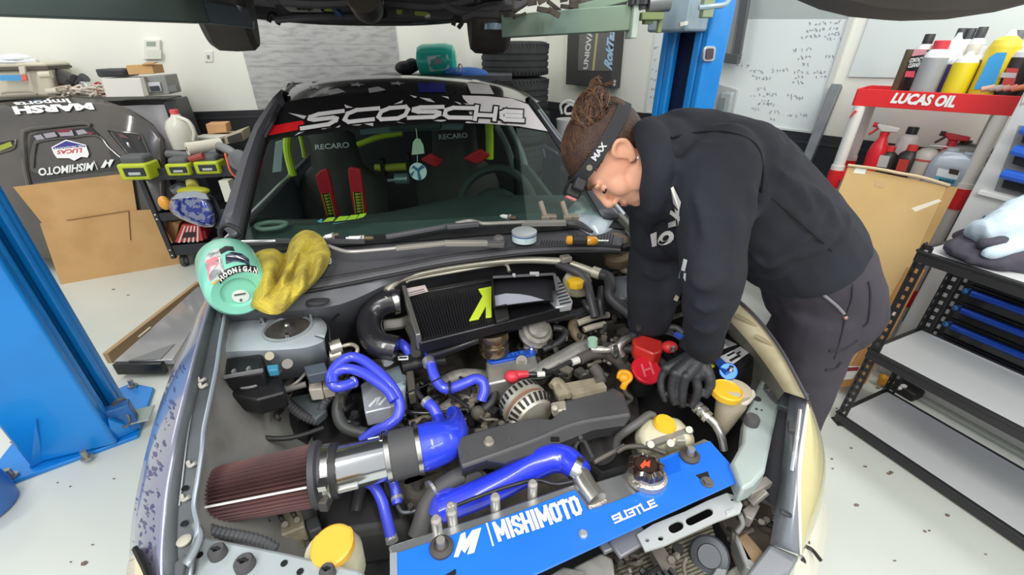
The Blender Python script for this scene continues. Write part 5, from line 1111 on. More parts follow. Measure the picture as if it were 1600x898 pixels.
# ---------------------------------------------------------------- engine bay
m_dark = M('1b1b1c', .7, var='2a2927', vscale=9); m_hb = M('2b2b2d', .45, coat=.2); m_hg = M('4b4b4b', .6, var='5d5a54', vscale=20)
m_grime = M('5a544b', .75, .1, var='3f3b35', vscale=16, vamt=.9, bump=.3, bscale=90)
m_tan = M('a59a84', .6, .2, var='857a66', vscale=20, vamt=.8); m_rust = M('7c6c55', .7, .2, var='5b4a38', vscale=22, vamt=.9, bump=.25, bscale=120)
def poly(name, pts, z, th, m, parent=None, bevel=.003, **k):
    return mk(name, B().prism([P(*q, z) for q in pts], (0, 0, -th)), m, parent or car, bevel=bevel, **k)
def hose(name, pts, r, m, parent=None, n=12, **k):
    pl = [P(*q) for q in pts]; rr = [rpx(pl[0], q) for q in r] if isinstance(r, (list, tuple)) else rpx(pl[len(pl) // 2], r)
    return mk(name, B().tube(pl, rr, n), m, parent or car, **k)
def band(name, a, e, r, m, parent=None, wd=.5):      # clamp ring between two photo points
    a, e = P(*a), P(*e); return mk(name, B().cyl(a, e, rpx(a, r), n=24), m, parent or car)
def bolt(x, y, z, r, parent=None, m=None, h=.012, nm='bolt'):
    c = P(x, y, z); R_ = rpx(c, r); return mk(nm, B().cyl(c, c + UP * .003, R_ * 1.4, n=14).cyl(c, c + UP * h, R_, n=6), m or STEEL, parent or car)
# bay floor and dark lower volume
mk('bay_floor', B().sheet([[P(lerp(a, e, u), y, .42) for u in (0, .25, .5, .75, 1)] for y, a, e in ((430, 380, 1000), (560, 352, 1120), (700, 330, 1190), (900, 330, 1190), (1000, 320, 1200))]), m_dark, car)
mk('engine_block', B().prism([P(*q, .60) for q in ((560, 560), (980, 500), (1010, 700), (720, 790), (600, 760))], (0, 0, -.2)), m_grime, car, bevel=.02)
mk('transmission_cover', B().prism([P(*q, .56) for q in ((480, 620), (620, 600), (640, 820), (500, 840))], (0, 0, -.14)), M('262627', .6, var='34322e', vscale=14), car, bevel=.02)
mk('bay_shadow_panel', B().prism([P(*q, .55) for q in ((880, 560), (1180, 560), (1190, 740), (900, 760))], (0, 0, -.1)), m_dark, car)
# clutter of small lines, brackets and bolts
def clutter(name, box_, n, z0, z1, seed, mats):
    random.seed(seed)
    for mi_, m in enumerate(mats):
        b = B()
        for k in range(n):
            x, y = random.uniform(box_[0], box_[2]), random.uniform(box_[1], box_[3]); z = random.uniform(z0, z1); a = random.uniform(0, 6.28); L_ = random.uniform(10, 42)
            t = random.random()
            if t < .6:
                pts = [P(x + math.cos(a + random.uniform(-.5, .5)) * L_ * j / 3, y + math.sin(a + random.uniform(-.5, .5)) * L_ * .6 * j / 3, z + random.uniform(-.015, .015)) for j in range(4)]
                b.tube(pts, random.uniform(.003, .008), 6, res=3)
            elif t < .8: b.box(P(x, y, z), (random.uniform(.015, .05), random.uniform(.012, .035), random.uniform(.01, .03)), Matrix.Rotation(a, 3, 'Z'))
            else: c = P(x, y, z); b.cyl(c, c + UP * .014, random.uniform(.006, .012), n=8)
        o = mk(name, b, m, car); o['kind'] = 'stuff'
GR = [M('46443f', .6, var='35322d', vscale=20), M('7a7468', .6, .3, var='5f594e', vscale=20), M('222223', .5)]
clutter('engine_lines', (600, 585, 800, 680), 34, .60, .68, 1, GR)
clutter('engine_lines', (800, 470, 1000, 590), 34, .68, .76, 2, GR)
clutter('engine_lines', (420, 560, 560, 660), 16, .64, .72, 3, [GR[2], GR[0]])
clutter('engine_lines', (640, 700, 760, 800), 16, .52, .62, 4, [GR[2], GR[0]])
clutter('engine_lines', (960, 380, 1060, 520), 22, .72, .82, 5, GR)
clutter('engine_lines', (880, 650, 1010, 740), 14, .52, .60, 6, [GR[2], GR[0]])
clutter('engine_lines', (900, 855, 1060, 900), 10, .56, .64, 7, [M('4a443e', .7, var='38322d', vscale=18), M('6f6860', .6, .2), GR[2]])
clutter('engine_lines', (1130, 780, 1200, 850), 3, .58, .62, 8, [M('4a443e', .7, var='38322d', vscale=18), M('6f6860', .6, .2), GR[2]])
clutter('engine_lines', (400, 800, 560, 860), 12, .50, .58, 9, [GR[2], GR[0]])
# left strut tower
st = mk('strut_tower', B().lofts([[P(*q, .86) for q in ((352, 498), (380, 491), (440, 489), (490, 493), (510, 508), (507, 528))], [P(*q, .865) for q in ((348, 512), (372, 503), (440, 499), (482, 503), (494, 514), (492, 524))], [P(*q, .865) for q in ((345, 540), (380, 536), (440, 536), (475, 532), (492, 526), (492, 526))], [P(*q, .855) for q in ((343, 550), (380, 548), (440, 546), (480, 542), (503, 534), (506, 530))], [P(*q, .74) for q in ((345, 600), (380, 600), (440, 592), (485, 585), (512, 572), (512, 566))]], 26), m_bay, car, solid=.004)
c = P(450, 513, .868); r = rpx(c, 33)
mk('strut_ring', B().lathe(c, (0, 0, 1), [(r * 1.12, -.012), (r * 1.1, .004), (r, .006), (r * .94, -.002), (r * .9, -.02)], 36), M('9aa1a5', .4, .3), st)
mk('strut_mount', B().lathe(c, (0, 0, 1), [(r * .96, .0005), (r * .9, .002), (r * .86, -.004), (r * .55, -.003), (r * .5, .002), (r * .3, .002), (r * .28, .006), (.001, .006)], 32), M('3a3733', .7, var='57514a', vscale=20), st)
mk('strut_nut', B().cyl(c, c + UP * .014, .012, n=6).cyl(c + UP * .014, c + UP * .022, .007, n=10), STEEL, st)
for x, y in ((411, 504), (486, 499), (451, 531)): bolt(x, y, .866, 3.0, st, h=.02)
mk('tower_plug', B().cyl(P(449, 568, .835), P(450, 570, .82), .013, n=14), M('77756f', .6), st)
mk('tower_plug', B().cyl(P(421, 556, .85), P(421, 557, .84), .011, n=14), M('a39b86', .6), st)
# fuse and relay modules
fb_ = mk('fuse_box', B().prism([P(*q, .845) for q in ((352, 558), (409, 551), (412, 580), (350, 590))], (0, 0, -.06)), M('17171a', .4), car, bevel=.008)
mk('fuse_rail', B().bar(P(350, 589, .848), P(411, 578, .848), .005, .008).box(P(366, 582, .85), (.006, .010, .016)).box(P(389, 578, .85), (.006, .010, .016)), M('7b7b7c', .4), fb_)
poly('relay_box', ((350, 592), (410, 581), (440, 590), (445, 612), (400, 625), (352, 615)), .80, .05, M('19191b', .45), None, .006)
mk('relay_clip', B().tube([P(*q, .805) for q in ((373, 603), (380, 606), (398, 603), (404, 598))], .004, 6), M('6d6d6e', .5), car)
poly('blue_connector', ((416, 570), (435, 568), (434, 577), (418, 579)), .835, .02, M('3a86a4', .5)); poly('grey_connector', ((474, 572), (507, 565), (512, 580), (480, 587)), .80, .03, M('4b545f', .5))
poly('beige_connector', ((482, 588), (502, 585), (503, 607), (482, 609)), .74, .04, M('b6aea3', .6), None, .004); poly('beige_connector', ((504, 587), (518, 585), (522, 604), (504, 608)), .74, .035, M('a9a196', .6), None, .004)
poly('plastic_guard', ((452, 620), (505, 608), (510, 640), (492, 655)), .68, .03, M('4f5558', .5), None, .006)
hose('wire_bundle', ((400, 604, .76), (418, 594, .78), (438, 580, .78), (440, 574, .775)), 3, m_hg); hose('wire_bundle', ((432, 600, .76), (448, 605, .75), (465, 596, .765), (478, 582, .765)), 2.2, M('8b857c', .5)); hose('wire_bundle', ((398, 618, .74), (420, 620, .74), (437, 612, .74), (452, 606, .74)), 2.4, M('97928a', .5))
hose('wire_bundle', ((432, 612, .745), (455, 606, .75), (478, 600, .75)), 5, M('716e68', .6))
def corr(name, pts, r, m, step=.006):
    pc = cat([P(*q) for q in pts], 8); pl = samp(pc, max(12, int(sum((q - p).length for p, q in zip(pc, pc[1:])) / .0042))); rr = rpx(pl[0], r); return mk(name, B().tube(pl, [rr * (1 if k % 2 else .78) for k in range(len(pl))], 12, smooth=False), m, car, sharp=20)
corr('ribbed_sleeve', ((440, 622, .72), (455, 636, .70), (475, 650, .68), (496, 659, .66)), 7.5, M('3f3f41', .6)); corr('ribbed_sleeve', ((502, 652, .66), (504, 636, .68), (515, 620, .69), (530, 606, .69)), 7, M('47484c', .6))
hose('black_hose', ((548, 598, .72), (534, 615, .70), (528, 645, .67), (540, 667, .65), (572, 678, .64)), 9.5, M('434544', .45))
hose('brake_cable', ((357, 672, .70), (380, 671, .69), (410, 683, .67), (440, 685, .66), (470, 680, .65), (505, 668, .64)), 4, M('2b2b2a', .5))
mk('cable_grommet', B().lathe(P(355, 670, .70), (-1, .2, .2), [(.012, 0), (.02, .004), (.012, .012)], 14), M('787468', .6), car)
mk('purge_valve', B().cyl(P(516, 545, .80), P(533, 540, .80), .022).cyl(P(516, 557, .78), P(534, 553, .78), .018), M('b8b2a8', .35, .6), car)
hose('purge_pipe', ((530, 542, .80), (548, 538, .80), (558, 543, .80), (556, 553, .79), (545, 556, .785)), 3.2, M('b3ab9c', .4, .4))
hose('vacuum_line', ((505, 500, .86), (513, 510, .85), (515, 528, .83), (518, 540, .81)), 2, BLACK); hose('vacuum_line', ((520, 500, .86), (540, 480, .86), (560, 470, .86)), 1.8, BLACK)
# intercooler
ZI = .865
ic = mk('intercooler', B().prism([P(*q, ZI) for q in ((628, 456), (700, 443), (768, 431), (868, 428), (893, 476), (800, 500), (655, 536))], (0, 0, -.035)), M('17171a', .35), car, bevel=.004)
for k in range(30):
    u = (k + .5) / 30; a = P(lerp(634, 772, u), lerp(470, 442, u), ZI + .002); e = P(lerp(658, 776, u), lerp(530, 500, u), ZI + .002)
    mk('fin', B().bar(a, e, .0035, .006), M('26262a', .35, .3), ic, flat=True)
mk('end_cap', B().bar(P(632, 456, ZI), P(655, 534, ZI), .014, .05), M('8c8a86', .35, .7), ic, bevel=.003)
mk('header_bar', B().bar(P(632, 462, ZI + .002), P(770, 437, ZI + .002), .022, .012), M('1b1b1f', .3), ic, bevel=.002)
poly('sticker', ((632, 451), (664, 445), (669, 455), (638, 463)), ZI + .0105, .001, M('cfc2c0', .5), ic, 0)
poly('sticker_text', ((638, 457), (662, 451), (663, 452), (639, 458)), ZI + .011, .0004, M('57504f', .5), ic, 0); poly('sticker_text', ((640, 460), (664, 454), (664.5, 455), (640.5, 461)), ZI + .011, .0004, M('57504f', .5), ic, 0)
m_lg = M('c8dd3a', .45)
poly('lime_logo', ((733, 500), (754, 462), (747, 451), (768, 447), (768, 494), (759, 495), (759, 478), (748, 497)), ZI + .0085, .006, m_lg, ic, .001)
poly('silver_cooler_core', ((862, 432), (872, 431), (895, 470), (893, 476), (868, 480), (858, 470)), ZI + .004, .02, M('d4d8dc', .3, .6), ic, .002)
for k in range(7): mk('core_fin', B().bar(P(866 + k * 1.5, 445 + k * 5.0, ZI + .006), P(878 + k * 2.4, 441 + k * 5.0, ZI + .006), .003, .004), M('2f3136', .4), ic, flat=True)
hose('intercooler_hose', ((627, 470, .86), (606, 472, .86), (588, 481, .85), (578, 500, .83), (579, 520, .82), (592, 538, .81), (620, 545, .80)), 19, M('26262a', .22, coat=.5, bump=.12, bscale=260), None, 18)
band('hose_clamp', (612, 472, .86), (620, 470, .86), 21, STEEL); mk('clamp_screw', B().box(P(606, 462, .885), (.014, .035, .012), Matrix.Rotation(-.3, 3, 'Z')), M('c9c3b6', .35, .6), car, bevel=.002)
mk('cooler_bracket', B().tube([P(*q, .79) for q in ((640, 512), (648, 530), (650, 552))], .014, 8).tube([P(*q, .80) for q in ((600, 508), (625, 505), (640, 500))], .018, 8, flat=.5), M('5e5c56', .5, .3), car)
# air duct sitting on the intercooler: an open black box
ZD = .905
rim = [(768, 434), (866, 428), (871, 452), (864, 456), (864, 468), (800, 476), (772, 480)]
b = B(); rp_ = [P(*q, ZD) for q in rim]; cc = sum(rp_, V()) / len(rp_)
low = [P(*q, ZI + .006) + V((0, -.012, 0)) for q in rim]
b.rings([[p.lerp(cc, .045) for p in low], [p.lerp(cc, .03) for p in rp_], rp_, low], cap=False)
dt = mk('air_duct', b, M('1e1e1f', .4), car, solid=.002, sharp=25)
mk('duct_floor', B().prism([p.lerp(cc, .04) + UP * .004 for p in low], (0, 0, -.003)), M('24242a', .6), dt)
poly('foam_pad', ((772, 462), (790, 458), (812, 459), (830, 462), (856, 470), (800, 476), (774, 477)), ZI + .014, .006, M('aeb0be', .85, bump=.2, bscale=300), dt, .001)
mk('duct_flange', B().bar(P(770, 433, ZD + .003), P(866, 428, ZD + .003), .010, .006).bar(P(866, 428, ZD + .003), P(871, 453, ZD + .003), .010, .006), M('5d5d60', .35), dt, bevel=.001)
mk('duct_clip', B().box(P(835, 428, ZD + .006), (.03, .012, .012)).box(P(803, 430, ZD + .006), (.01, .01, .01)), M('b9b9ba', .4), dt, bevel=.001)
mk('duct_tab', B().prism([P(*q, .882) for q in ((772, 478), (792, 474), (796, 495), (776, 502))], (0, 0, -.01)), M('2d2c2c', .5), dt, bevel=.002)
# pipes along the firewall
m_pipe = M('c9c4b4', .35, .5)
hose('crossover_pipe', ((604, 455, .89), (615, 443, .90), (632, 433, .905), (690, 420, .91), (760, 410, .915), (820, 406, .915), (880, 408, .91)), 6, m_pipe)
hose('thin_pipe', ((634, 441, .885), (645, 436, .89), (700, 426, .895), (765, 415, .90), (790, 413, .90), (796, 424, .885)), 2.6, m_pipe)
mk('pipe_fitting', B().box(P(884, 404, .925), (.035, .03, .02), Matrix.Rotation(.3, 3, 'Z')).cyl(P(884, 412, .90), P(884, 402, .93), .012), M('a8a294', .45, .5), car, bevel=.003)
hose('service_pipe', ((892, 412, .905), (912, 419, .90), (930, 426, .895)), 6, m_pipe); band('pipe_collar', (926, 424, .895), (938, 428, .893), 9, M('d2cdbd', .35, .4))
hose('heater_hose', ((936, 427, .89), (950, 433, .885), (954, 448, .87), (953, 462, .85), (966, 476, .83), (984, 490, .81), (997, 506, .79), (993, 522, .77), (984, 529, .76)), 9, M('3c3b3e', .5), None, 14)
hose('heater_hose', ((872, 412, .90), (890, 420, .90), (908, 430, .89), (918, 445, .87), (922, 462, .85), (927, 482, .82), (930, 496, .80)), 7, M('454449', .45), None, 12)
hose('heater_pipe', ((984, 528, .765), (972, 534, .765), (966, 545, .75), (972, 556, .73)), 7, ALU)
hose('black_hose', ((912, 470, .83), (918, 480, .82), (928, 486, .81), (945, 482, .81)), 5, m_hb); hose('black_hose', ((940, 450, .86), (938, 470, .84), (940, 492, .80)), 6, m_hb)
br = mk('brake_reservoir', B().lathe(P(900, 458, .80), (0, 0, 1), [(.03, 0), (.045, .01), (.05, .05), (.04, .07), (.03, .075)], 20), CREAM, car)
mk('reservoir_cap', B().lathe(P(899, 443, .875), (0, 0, 1), [(.028, -.008), (.03, .0), (.028, .012), (.02, .016)], 8), YEL, br)
# rusty round wiper motor and brackets at the firewall corner
wm = mk('wiper_motor', B().lathe(P(966, 404, .88), (-.25, -.35, .9), [(.03, -.01), (.052, 0), (.054, .02), (.05, .035), (.03, .042), (.028, .05), (.001, .052)], 22), m_rust, car)
mk('motor_cover', B().lathe(P(963, 383, .93), (-.3, -.5, .85), [(.048, -.01), (.052, .0), (.046, .012), (.04, .01), (.02, .018), (.001, .018)], 20), M('5f5a52', .55, .2, var='83725c', vscale=30, vamt=.9), car)
mk('motor_plug', B().cyl(P(972, 388, .93), P(985, 384, .94), .016, n=10), BLACK, wm)
hose('motor_bracket', ((914, 402, .87), (922, 395, .875), (940, 398, .87), (955, 408, .86)), 3.5, M('93877a', .5, .4)); hose('motor_bracket', ((962, 412, .86), (978, 424, .84), (992, 420, .85), (998, 405, .87)), 4, m_tan)
poly('motor_plate', ((978, 418), (998, 400), (1000, 424), (990, 432)), .85, .006, m_rust)
poly('fender_well_panel', ((950, 432), (1010, 428), (1015, 470), (960, 465)), .82, .02, M('7f848c', .4, .3))
# metering valve, boost cylinder and other parts on the manifold
vv = mk('recirculation_valve', B().lathe(P(838, 517, .78), (.25, -.5, .85), [(.03, -.03), (.052, -.02), (.055, -.005), (.048, .002), (.046, .012), (.034, .014), (.032, .026), (.02, .03), (.001, .03)], 26), CAST, car)
poly('valve_flange', ((808, 506), (830, 503), (832, 520), (822, 524), (812, 512)), .775, .01, CAST, vv); bolt(816, 512, .778, 3.5, vv, CAST); bolt(868, 502, .78, 3.5, vv, CAST)
hose('valve_neck', ((842, 525, .77), (832, 535, .745), (828, 548, .72)), 12, CAST); hose('valve_hose', ((864, 512, .775), (878, 514, .77), (884, 522, .765), (872, 535, .75), (848, 546, .74)), 5.5, m_hb)
bz = mk('bronze_coupler', B().lathe(P(773, 548, .75), (-.1, .25, 1), [(.04, -.01), (.046, 0), (.046, .02), (.042, .024), (.044, .03), (.048, .04), (.046, .058), (.036, .06)], 24), M('9d8f76', .25, .9, var='7c6a50', vscale=9), car)
hose('cross_hose', ((668, 556, .77), (700, 546, .78), (740, 532, .79), (770, 521, .80), (800, 510, .80), (850, 500, .80), (900, 490, .80), (922, 482, .80)), 7.5, M('252529', .4, coat=.2), None, 12)
hose('breather_pipe', ((625, 560, .745), (650, 552, .75), (675, 549, .75), (696, 551, .745)), 9, M('3f3f41', .5)); hose('breather_pipe', ((630, 572, .72), (660, 566, .725), (695, 562, .72)), 9, M('343436', .5))
poly('breather_label', ((621, 556), (638, 555), (638, 561), (622, 562)), .772, .003, M('d9d9d6', .4)); poly('breather_label', ((624, 557.5), (636, 557), (636, 559.5), (624, 560)), .7725, .002, BLACK)
# throttle body block with blue plate
tbk = mk('throttle_body', B().prism([P(*q, .735) for q in ((759, 564), (836, 548), (842, 574), (800, 592), (762, 600))], (0, 0, -.09)), M('adaba6', .45, .6, var='93908a', vscale=18), car, bevel=.006)
poly('blue_cover', ((760, 562), (770, 556), (830, 543), (838, 548), (836, 553), (768, 567)), .742, .008, M('2455c4', .35, .3), tbk, .002)
dtext('lettering', 'SUBTLE', [(776, 561), (820, 552), (818, 547.5), (774, 557)], zpl(.7425), M('3f78d8', .4), tbk, bold=.02)
for x, y in ((763, 558), (831, 545)): bolt(x, y, .742, 3.2, tbk)
mk('port_plug', B().cyl(P(815, 563, .735), P(815, 564, .742), .017, n=18), M('8f8b83', .5, .5), tbk); mk('port_recess', B().cyl(P(815, 563, .742), P(815, 563, .7435), .011, n=16), M('6f6b62', .6, .4), tbk)
hose('intake_runner', ((838, 590, .70), (850, 578, .71), (880, 561, .72), (905, 547, .725), (922, 543, .72), (934, 552, .69)), 14, M('a8a6a0', .42, .55, var='94928c', vscale=20), None, 18)
hose('intake_runner', ((690, 600, .66), (720, 588, .665), (760, 590, .66), (800, 600, .65)), 12, CAST, None, 14); hose('intake_runner', ((690, 645, .64), (715, 628, .65), (745, 618, .65)), 12, CAST, None, 14); hose('fuel_rail', ((640, 662, .64), (670, 650, .65), (720, 632, .66), (750, 622, .66)), 5, m_tan)
hose('fuel_pipe', ((656, 670, .665), (680, 660, .67), (728, 655, .67)), 4, STEEL); hose('fuel_pipe', ((632, 643, .69), (668, 645, .69), (700, 643, .69), (728, 639, .69), (732, 645, .685)), 3, M('3b3b3c', .2, .6)); hose('fuel_pipe', ((704, 617, .685), (718, 626, .685), (732, 637, .685)), 4, M('2b2b2d', .3))
mk('pressure_regulator', B().ball(P(747, 645, .68), .02), m_grime, car); hose('vent_hose', ((775, 604, .70), (770, 625, .69), (756, 640, .68)), 6, M('3c3b3b', .5)); mk('fuel_damper', B().ball(P(751, 608, .67), (.018, .018, .02)), m_tan, car)
# red starter terminal and cable to the alternator
tmn = mk('red_terminal_boot', B().ball(P(800, 588, .74), (.022, .02, .018)).tube([P(800, 587, .742), P(812, 585, .742), P(825, 584, .74)], [.012, .012, .01], 10), M('d63a48', .45), car)
hose('terminal_wire', ((824, 585, .738), (842, 584, .736), (866, 578, .735), (890, 566, .735), (905, 560, .735)), 4, m_hb); hose('terminal_wire', ((824, 592, .73), (850, 590, .73), (878, 577, .73), (898, 563, .735)), 3, BLACK)
mk('wire_tape', B().cyl(P(839, 585, .737), P(851, 584, .737), .009, n=12).cyl(P(893, 566, .735), P(904, 562, .735), .011, n=12), M('dedcd6', .5), car)
corr('ribbed_loom', ((905, 562, .73), (925, 553, .73), (945, 553, .725), (962, 562, .72), (972, 572, .71)), 9, M('57514d', .7)); hose('loom_branch', ((925, 572, .72), (932, 580, .71), (938, 592, .70), (925, 602, .69)), 10, M('5c5652', .7))
# alternator
al = P(826, 640, .70); ax = (P(842, 662, .735) - P(808, 612, .70)).normalized(); ax = (P(846, 664, .71) - P(806, 614, .72)).normalized()
alt = mk('alternator', B().lathe(al - ax * .02, ax, [(.05, -.035), (.062, -.03), (.066, 0), (.066, .004), (.060, .006), (.060, .018), (.067, .02), (.067, .030), (.052, .052), (.02, .056)], 40), M('c4c0b4', .45, .5, var='a59d8c', vscale=25), car)
mk('alternator_band', B().lathe(al - ax * .02, ax, [(.0615, .005), (.0615, .019)], 36), M('8a6852', .7, var='6e5140', vscale=30), alt)
xx = ax.orthogonal().normalized(); yy = ax.cross(xx); b = B()
for k in range(26):
    t = 6.2832 * k / 26; d = xx * math.cos(t) + yy * math.sin(t); p = al - ax * .02 + d * .0655
    mk('vent_slot', B().bar(p + ax * .026 + d * .003, p + ax * .046 - d * .0085, .0075, .005, d), M('1e1c1b', .6), alt, flat=True); mk('vent_slot', B().bar(p - ax * .026 - d * .003, p - ax * .006 - d * .0, .0065, .005, d), M('1e1c1b', .6), alt, flat=True)
mk('alternator_lug', B().bar(P(862, 640, .725), P(885, 636, .735), .035, .02).cyl(P(868, 640, .735), P(866, 636, .75), .009), M('b8b2a3', .5, .4), alt, bevel=.004); mk('alternator_bolt', B().cyl(P(800, 662, .72), P(803, 664, .735), .009), M('b8b2a3', .5, .4), alt)
hose('green_wire', ((785, 625, .70), (788, 632, .70), (794, 630, .705)), 4, M('4b9b62', .5))
mk('bracket_arm', B().bar(P(866, 612, .73), P(930, 600, .74), .03, .02).bar(P(870, 620, .735), P(888, 612, .74), .02, .02).bar(P(893, 618, .74), P(945, 605, .745), .022, .022).tube([P(862, 604, .735), P(872, 596, .74), P(890, 618, .74)], .012, 8), m_tan, car, bevel=.003)
# belt cover
bcv = [(711, 685), (760, 670), (795, 660), (840, 653), (862, 655), (880, 640), (884, 626), (958, 606), (974, 615), (986, 650), (975, 665), (930, 672), (880, 692), (830, 712), (790, 724), (760, 720), (722, 732)]
cov = mk('belt_cover', B().rings([[P(x, y + 14, .68) + V((0, .004, 0)) for x, y in bcv], [P(*q, .735) for q in bcv], [P(lerp(848, x, .95), lerp(672, y, .93), .742) for x, y in bcv]]), M('4c4c4e', .5, var='434345', vscale=9, coat=.1), car, sharp=25)
bolt(764, 691, .742, 6, cov, M('b9b4a6', .4, .6), .012)
mk('cover_hole', B().cyl(P(795, 686, .742), P(795, 686, .7435), .006).cyl(P(727, 712, .742), P(727, 712, .7435), .006).cyl(P(907, 683, .741), P(907, 683, .7425), .005), BLACK, cov)
mk('cover_ridge', B().tube([P(*q, .741) for q in ((722, 728), (780, 708), (840, 686), (900, 662), (982, 648))], .006, 8), M('59595b', .45), cov)
mk('cover_clip', B().box(P(867, 690, .735), (.02, .012, .02)), BLACK, cov)
poly('bracket_plate', ((720, 738), (752, 732), (770, 745), (744, 764), (728, 762)), .66, .03, M('6c6a66', .6, .2)); mk('bracket_hole', B().cyl(P(741, 751, .66), P(741, 751, .663), .022, n=20), BLACK, car)
# heat shield box, chrome with logo
hs = poly('heat_shield', ((563, 600), (612, 574), (636, 586), (632, 630), (570, 645)), .70, .05, M('ccd0d6', .3, .45, var='b0b7c0', vscale=6), None, .004)
dpoly('shield_mark', [[(575, 634), (587, 622), (589, 624), (578, 636)], [(584, 622), (596, 619), (587, 634), (590, 622)], [(590, 632), (602, 620), (604, 622), (594, 633)]], zpl(.7008), M('e8eaec', .3), hs)
poly('shield_step', ((598, 580), (624, 570), (632, 596), (604, 606)), .715, .02, M('9fb3b8', .3, .4), hs, .002)
poly('solenoid_body', ((634, 580), (646, 577), (650, 612), (638, 616)), .72, .04, M('6b675c', .5, .3), None, .004)
# blue silicone hoses
hose('blue_hose', ((556, 596, .76), (540, 602, .765), (524, 604, .77), (517, 590, .785), (527, 570, .80), (546, 558, .805), (566, 562, .80), (592, 582, .785), (612, 604, .765), (624, 628, .735), (622, 650, .715), (606, 664, .70), (585, 674, .68), (566, 688, .66)), 8.3, HOSE, None, 14)
hose('blue_hose', ((520, 600, .78), (522, 584, .79), (540, 576, .795), (562, 580, .79), (586, 594, .78), (606, 610, .765), (616, 626, .75)), 8, HOSE, None, 14)
hose('blue_hose', ((609, 564, .765), (604, 550, .775), (611, 538, .785), (624, 536, .785), (634, 543, .78), (641, 552, .765)), 8, HOSE, None, 14)
hose('blue_hose', ((671, 546, .77), (672, 562, .765), (678, 585, .75), (688, 602, .735), (702, 607, .73), (725, 599, .735), (742, 592, .74), (754, 596, .735), (757, 610, .72), (752, 626, .70)), 8.4, HOSE, None, 14)
hose('blue_hose', ((666, 628, .71), (676, 636, .705), (684, 650, .69), (687, 664, .67)), 9, HOSE, None, 14)
hose('blue_hose', ((573, 752, .64), (585, 760, .635), (596, 780, .62), (603, 805, .605), (612, 842, .59)), 8.5, HOSE, None, 12); hose('blue_hose', ((600, 743, .65), (612, 748, .64), (618, 765, .62), (621, 787, .605)), 8, HOSE, None, 12)
for a, e in (((555, 596, .76), (549, 598, .76)), ((669, 562, .768), (671, 570, .764)), ((665, 626, .712), (669, 630, .71)), ((611, 838, .59), (613, 846, .588)), ((620, 776, .612), (621, 781, .61)), ((604, 560, .77), (608, 566, .765))): band('hose_clip', a, e, 9.5, M('dcdcda', .25, .7))
hose('clip_wire', ((634, 614, .79), (660, 604, .78), (690, 589, .775)), 1.2, BLACK); hose('cable_tie', ((702, 596, .755), (703, 606, .75), (703, 616, .735)), 2, BLACK); hose('small_hose', ((653, 604, .72), (652, 612, .72), (660, 622, .715), (668, 630, .71)), 4, m_hb)
hose('loom_hose', ((590, 690, .62), (600, 715, .60), (566, 760, .58), (556, 800, .56)), 9, M('3a3a3b', .35)); hose('small_pipe', ((621, 790, .60), (630, 800, .60), (652, 797, .60)), 3, M('6b6f73', .4, .5))
# intake: cone filter, pipe, coupler, blue inlet
af0, af1 = P(316, 778, .72), P(494, 741, .72); axf = (af1 - af0).normalized(); Lf = (af1 - af0).length; r0, r1 = rpx(af0, 42), rpx(af1, 48)
NP = 42
flt = mk('air_filter', B().lathe(af0, axf, [(r0 * .6, -.004), (r0 * .97, .0), (r0, .006), (lerp(r0, r1, .5), Lf * .5), (r1 * .98, Lf - .004), (r1 * .7, Lf)], NP * 2, lambda j, n: 1.0 if j % 2 else .70), M('6d4a48', .75, var='4b3a3c', vscale=6, vamt=.7, bump=.1, bscale=300), car, sharp=20)
mk('filter_end', B().lathe(af0 - axf * .008, axf, [(r0 * .3, 0), (r0 * .92, 0), (r0 * .98, .006), (r0 * .97, .016)], 32), M('4a4546', .6), flt)
xx = axf.orthogonal().normalized(); yy = axf.cross(xx)
tow = (EYE - (af0 + af1) / 2).normalized(); sd = (tow - axf * tow.dot(axf)).normalized(); sd = (sd * .93 - axf.cross(sd) * .30 * (1 if axf.cross(sd).z > 0 else -1)).normalized()
mk('filter_seam', B().bar(af0 + axf * .012 + sd * r0 * 1.005, af1 - axf * .004 + sd * r1 * 1.0, .004, .003, sd), M('e9e4e0', .5), flt)
mk('filter_collar', B().lathe(af1 - axf * .004, axf, [(r1 * .9, 0), (r1 * 1.06, .002), (r1 * 1.06, .014), (r1 * .9, .018), (r1 * .86, .03)], 36), M('3f3f44', .55), flt)
mk('filter_clamp', B().lathe(af1 + axf * .02, axf, [(r1 * .885, 0), (r1 * .9, .001), (r1 * .9, .015), (r1 * .885, .016)], 36).box(af1 + axf * .027 + sd * r1 * .93 - V((0, 0, 0)), (.016, .03, .014), Matrix.Rotation(.2, 3, 'Z')), STEEL, flt)
mk('filter_boot', B().lathe(af1 + axf * .014, axf, [(r1 * .86, 0), (r1 * .87, .034), (r1 * .7, .036)], 30), M('2c2c2e', .5), flt)
p0, p1 = P(516, 736, .72), P(606, 714, .72); axp = (p1 - p0).normalized()
ip = mk('intake_pipe', B().cyl(p0, p1, rpx(p0, 35), n=30), M('d3d6da', .14, .95, var='bcc2c8', vscale=5), car)
mk('sensor_plate', B().bar(P(520, 762, .715), P(560, 752, .715), .03, .012), M('b9b9b6', .35, .6), ip, bevel=.002); mk('pipe_tab', B().box(P(508, 783, .70), (.02, .03, .03)), M('4a4742', .5), ip, bevel=.003)
mk('pipe_strip', B().bar(P(575, 689, .76), P(592, 685, .76), .012, .004), M('eceef0', .3), ip)
q0, q1 = P(604, 714, .72), P(656, 701, .72)
cp_ = mk('rubber_coupler', B().cyl(q0, q1, rpx(q0, 38), n=30), M('4a4a4c', .6, bump=.05, bscale=300), car)
axq = (q1 - q0).normalized()
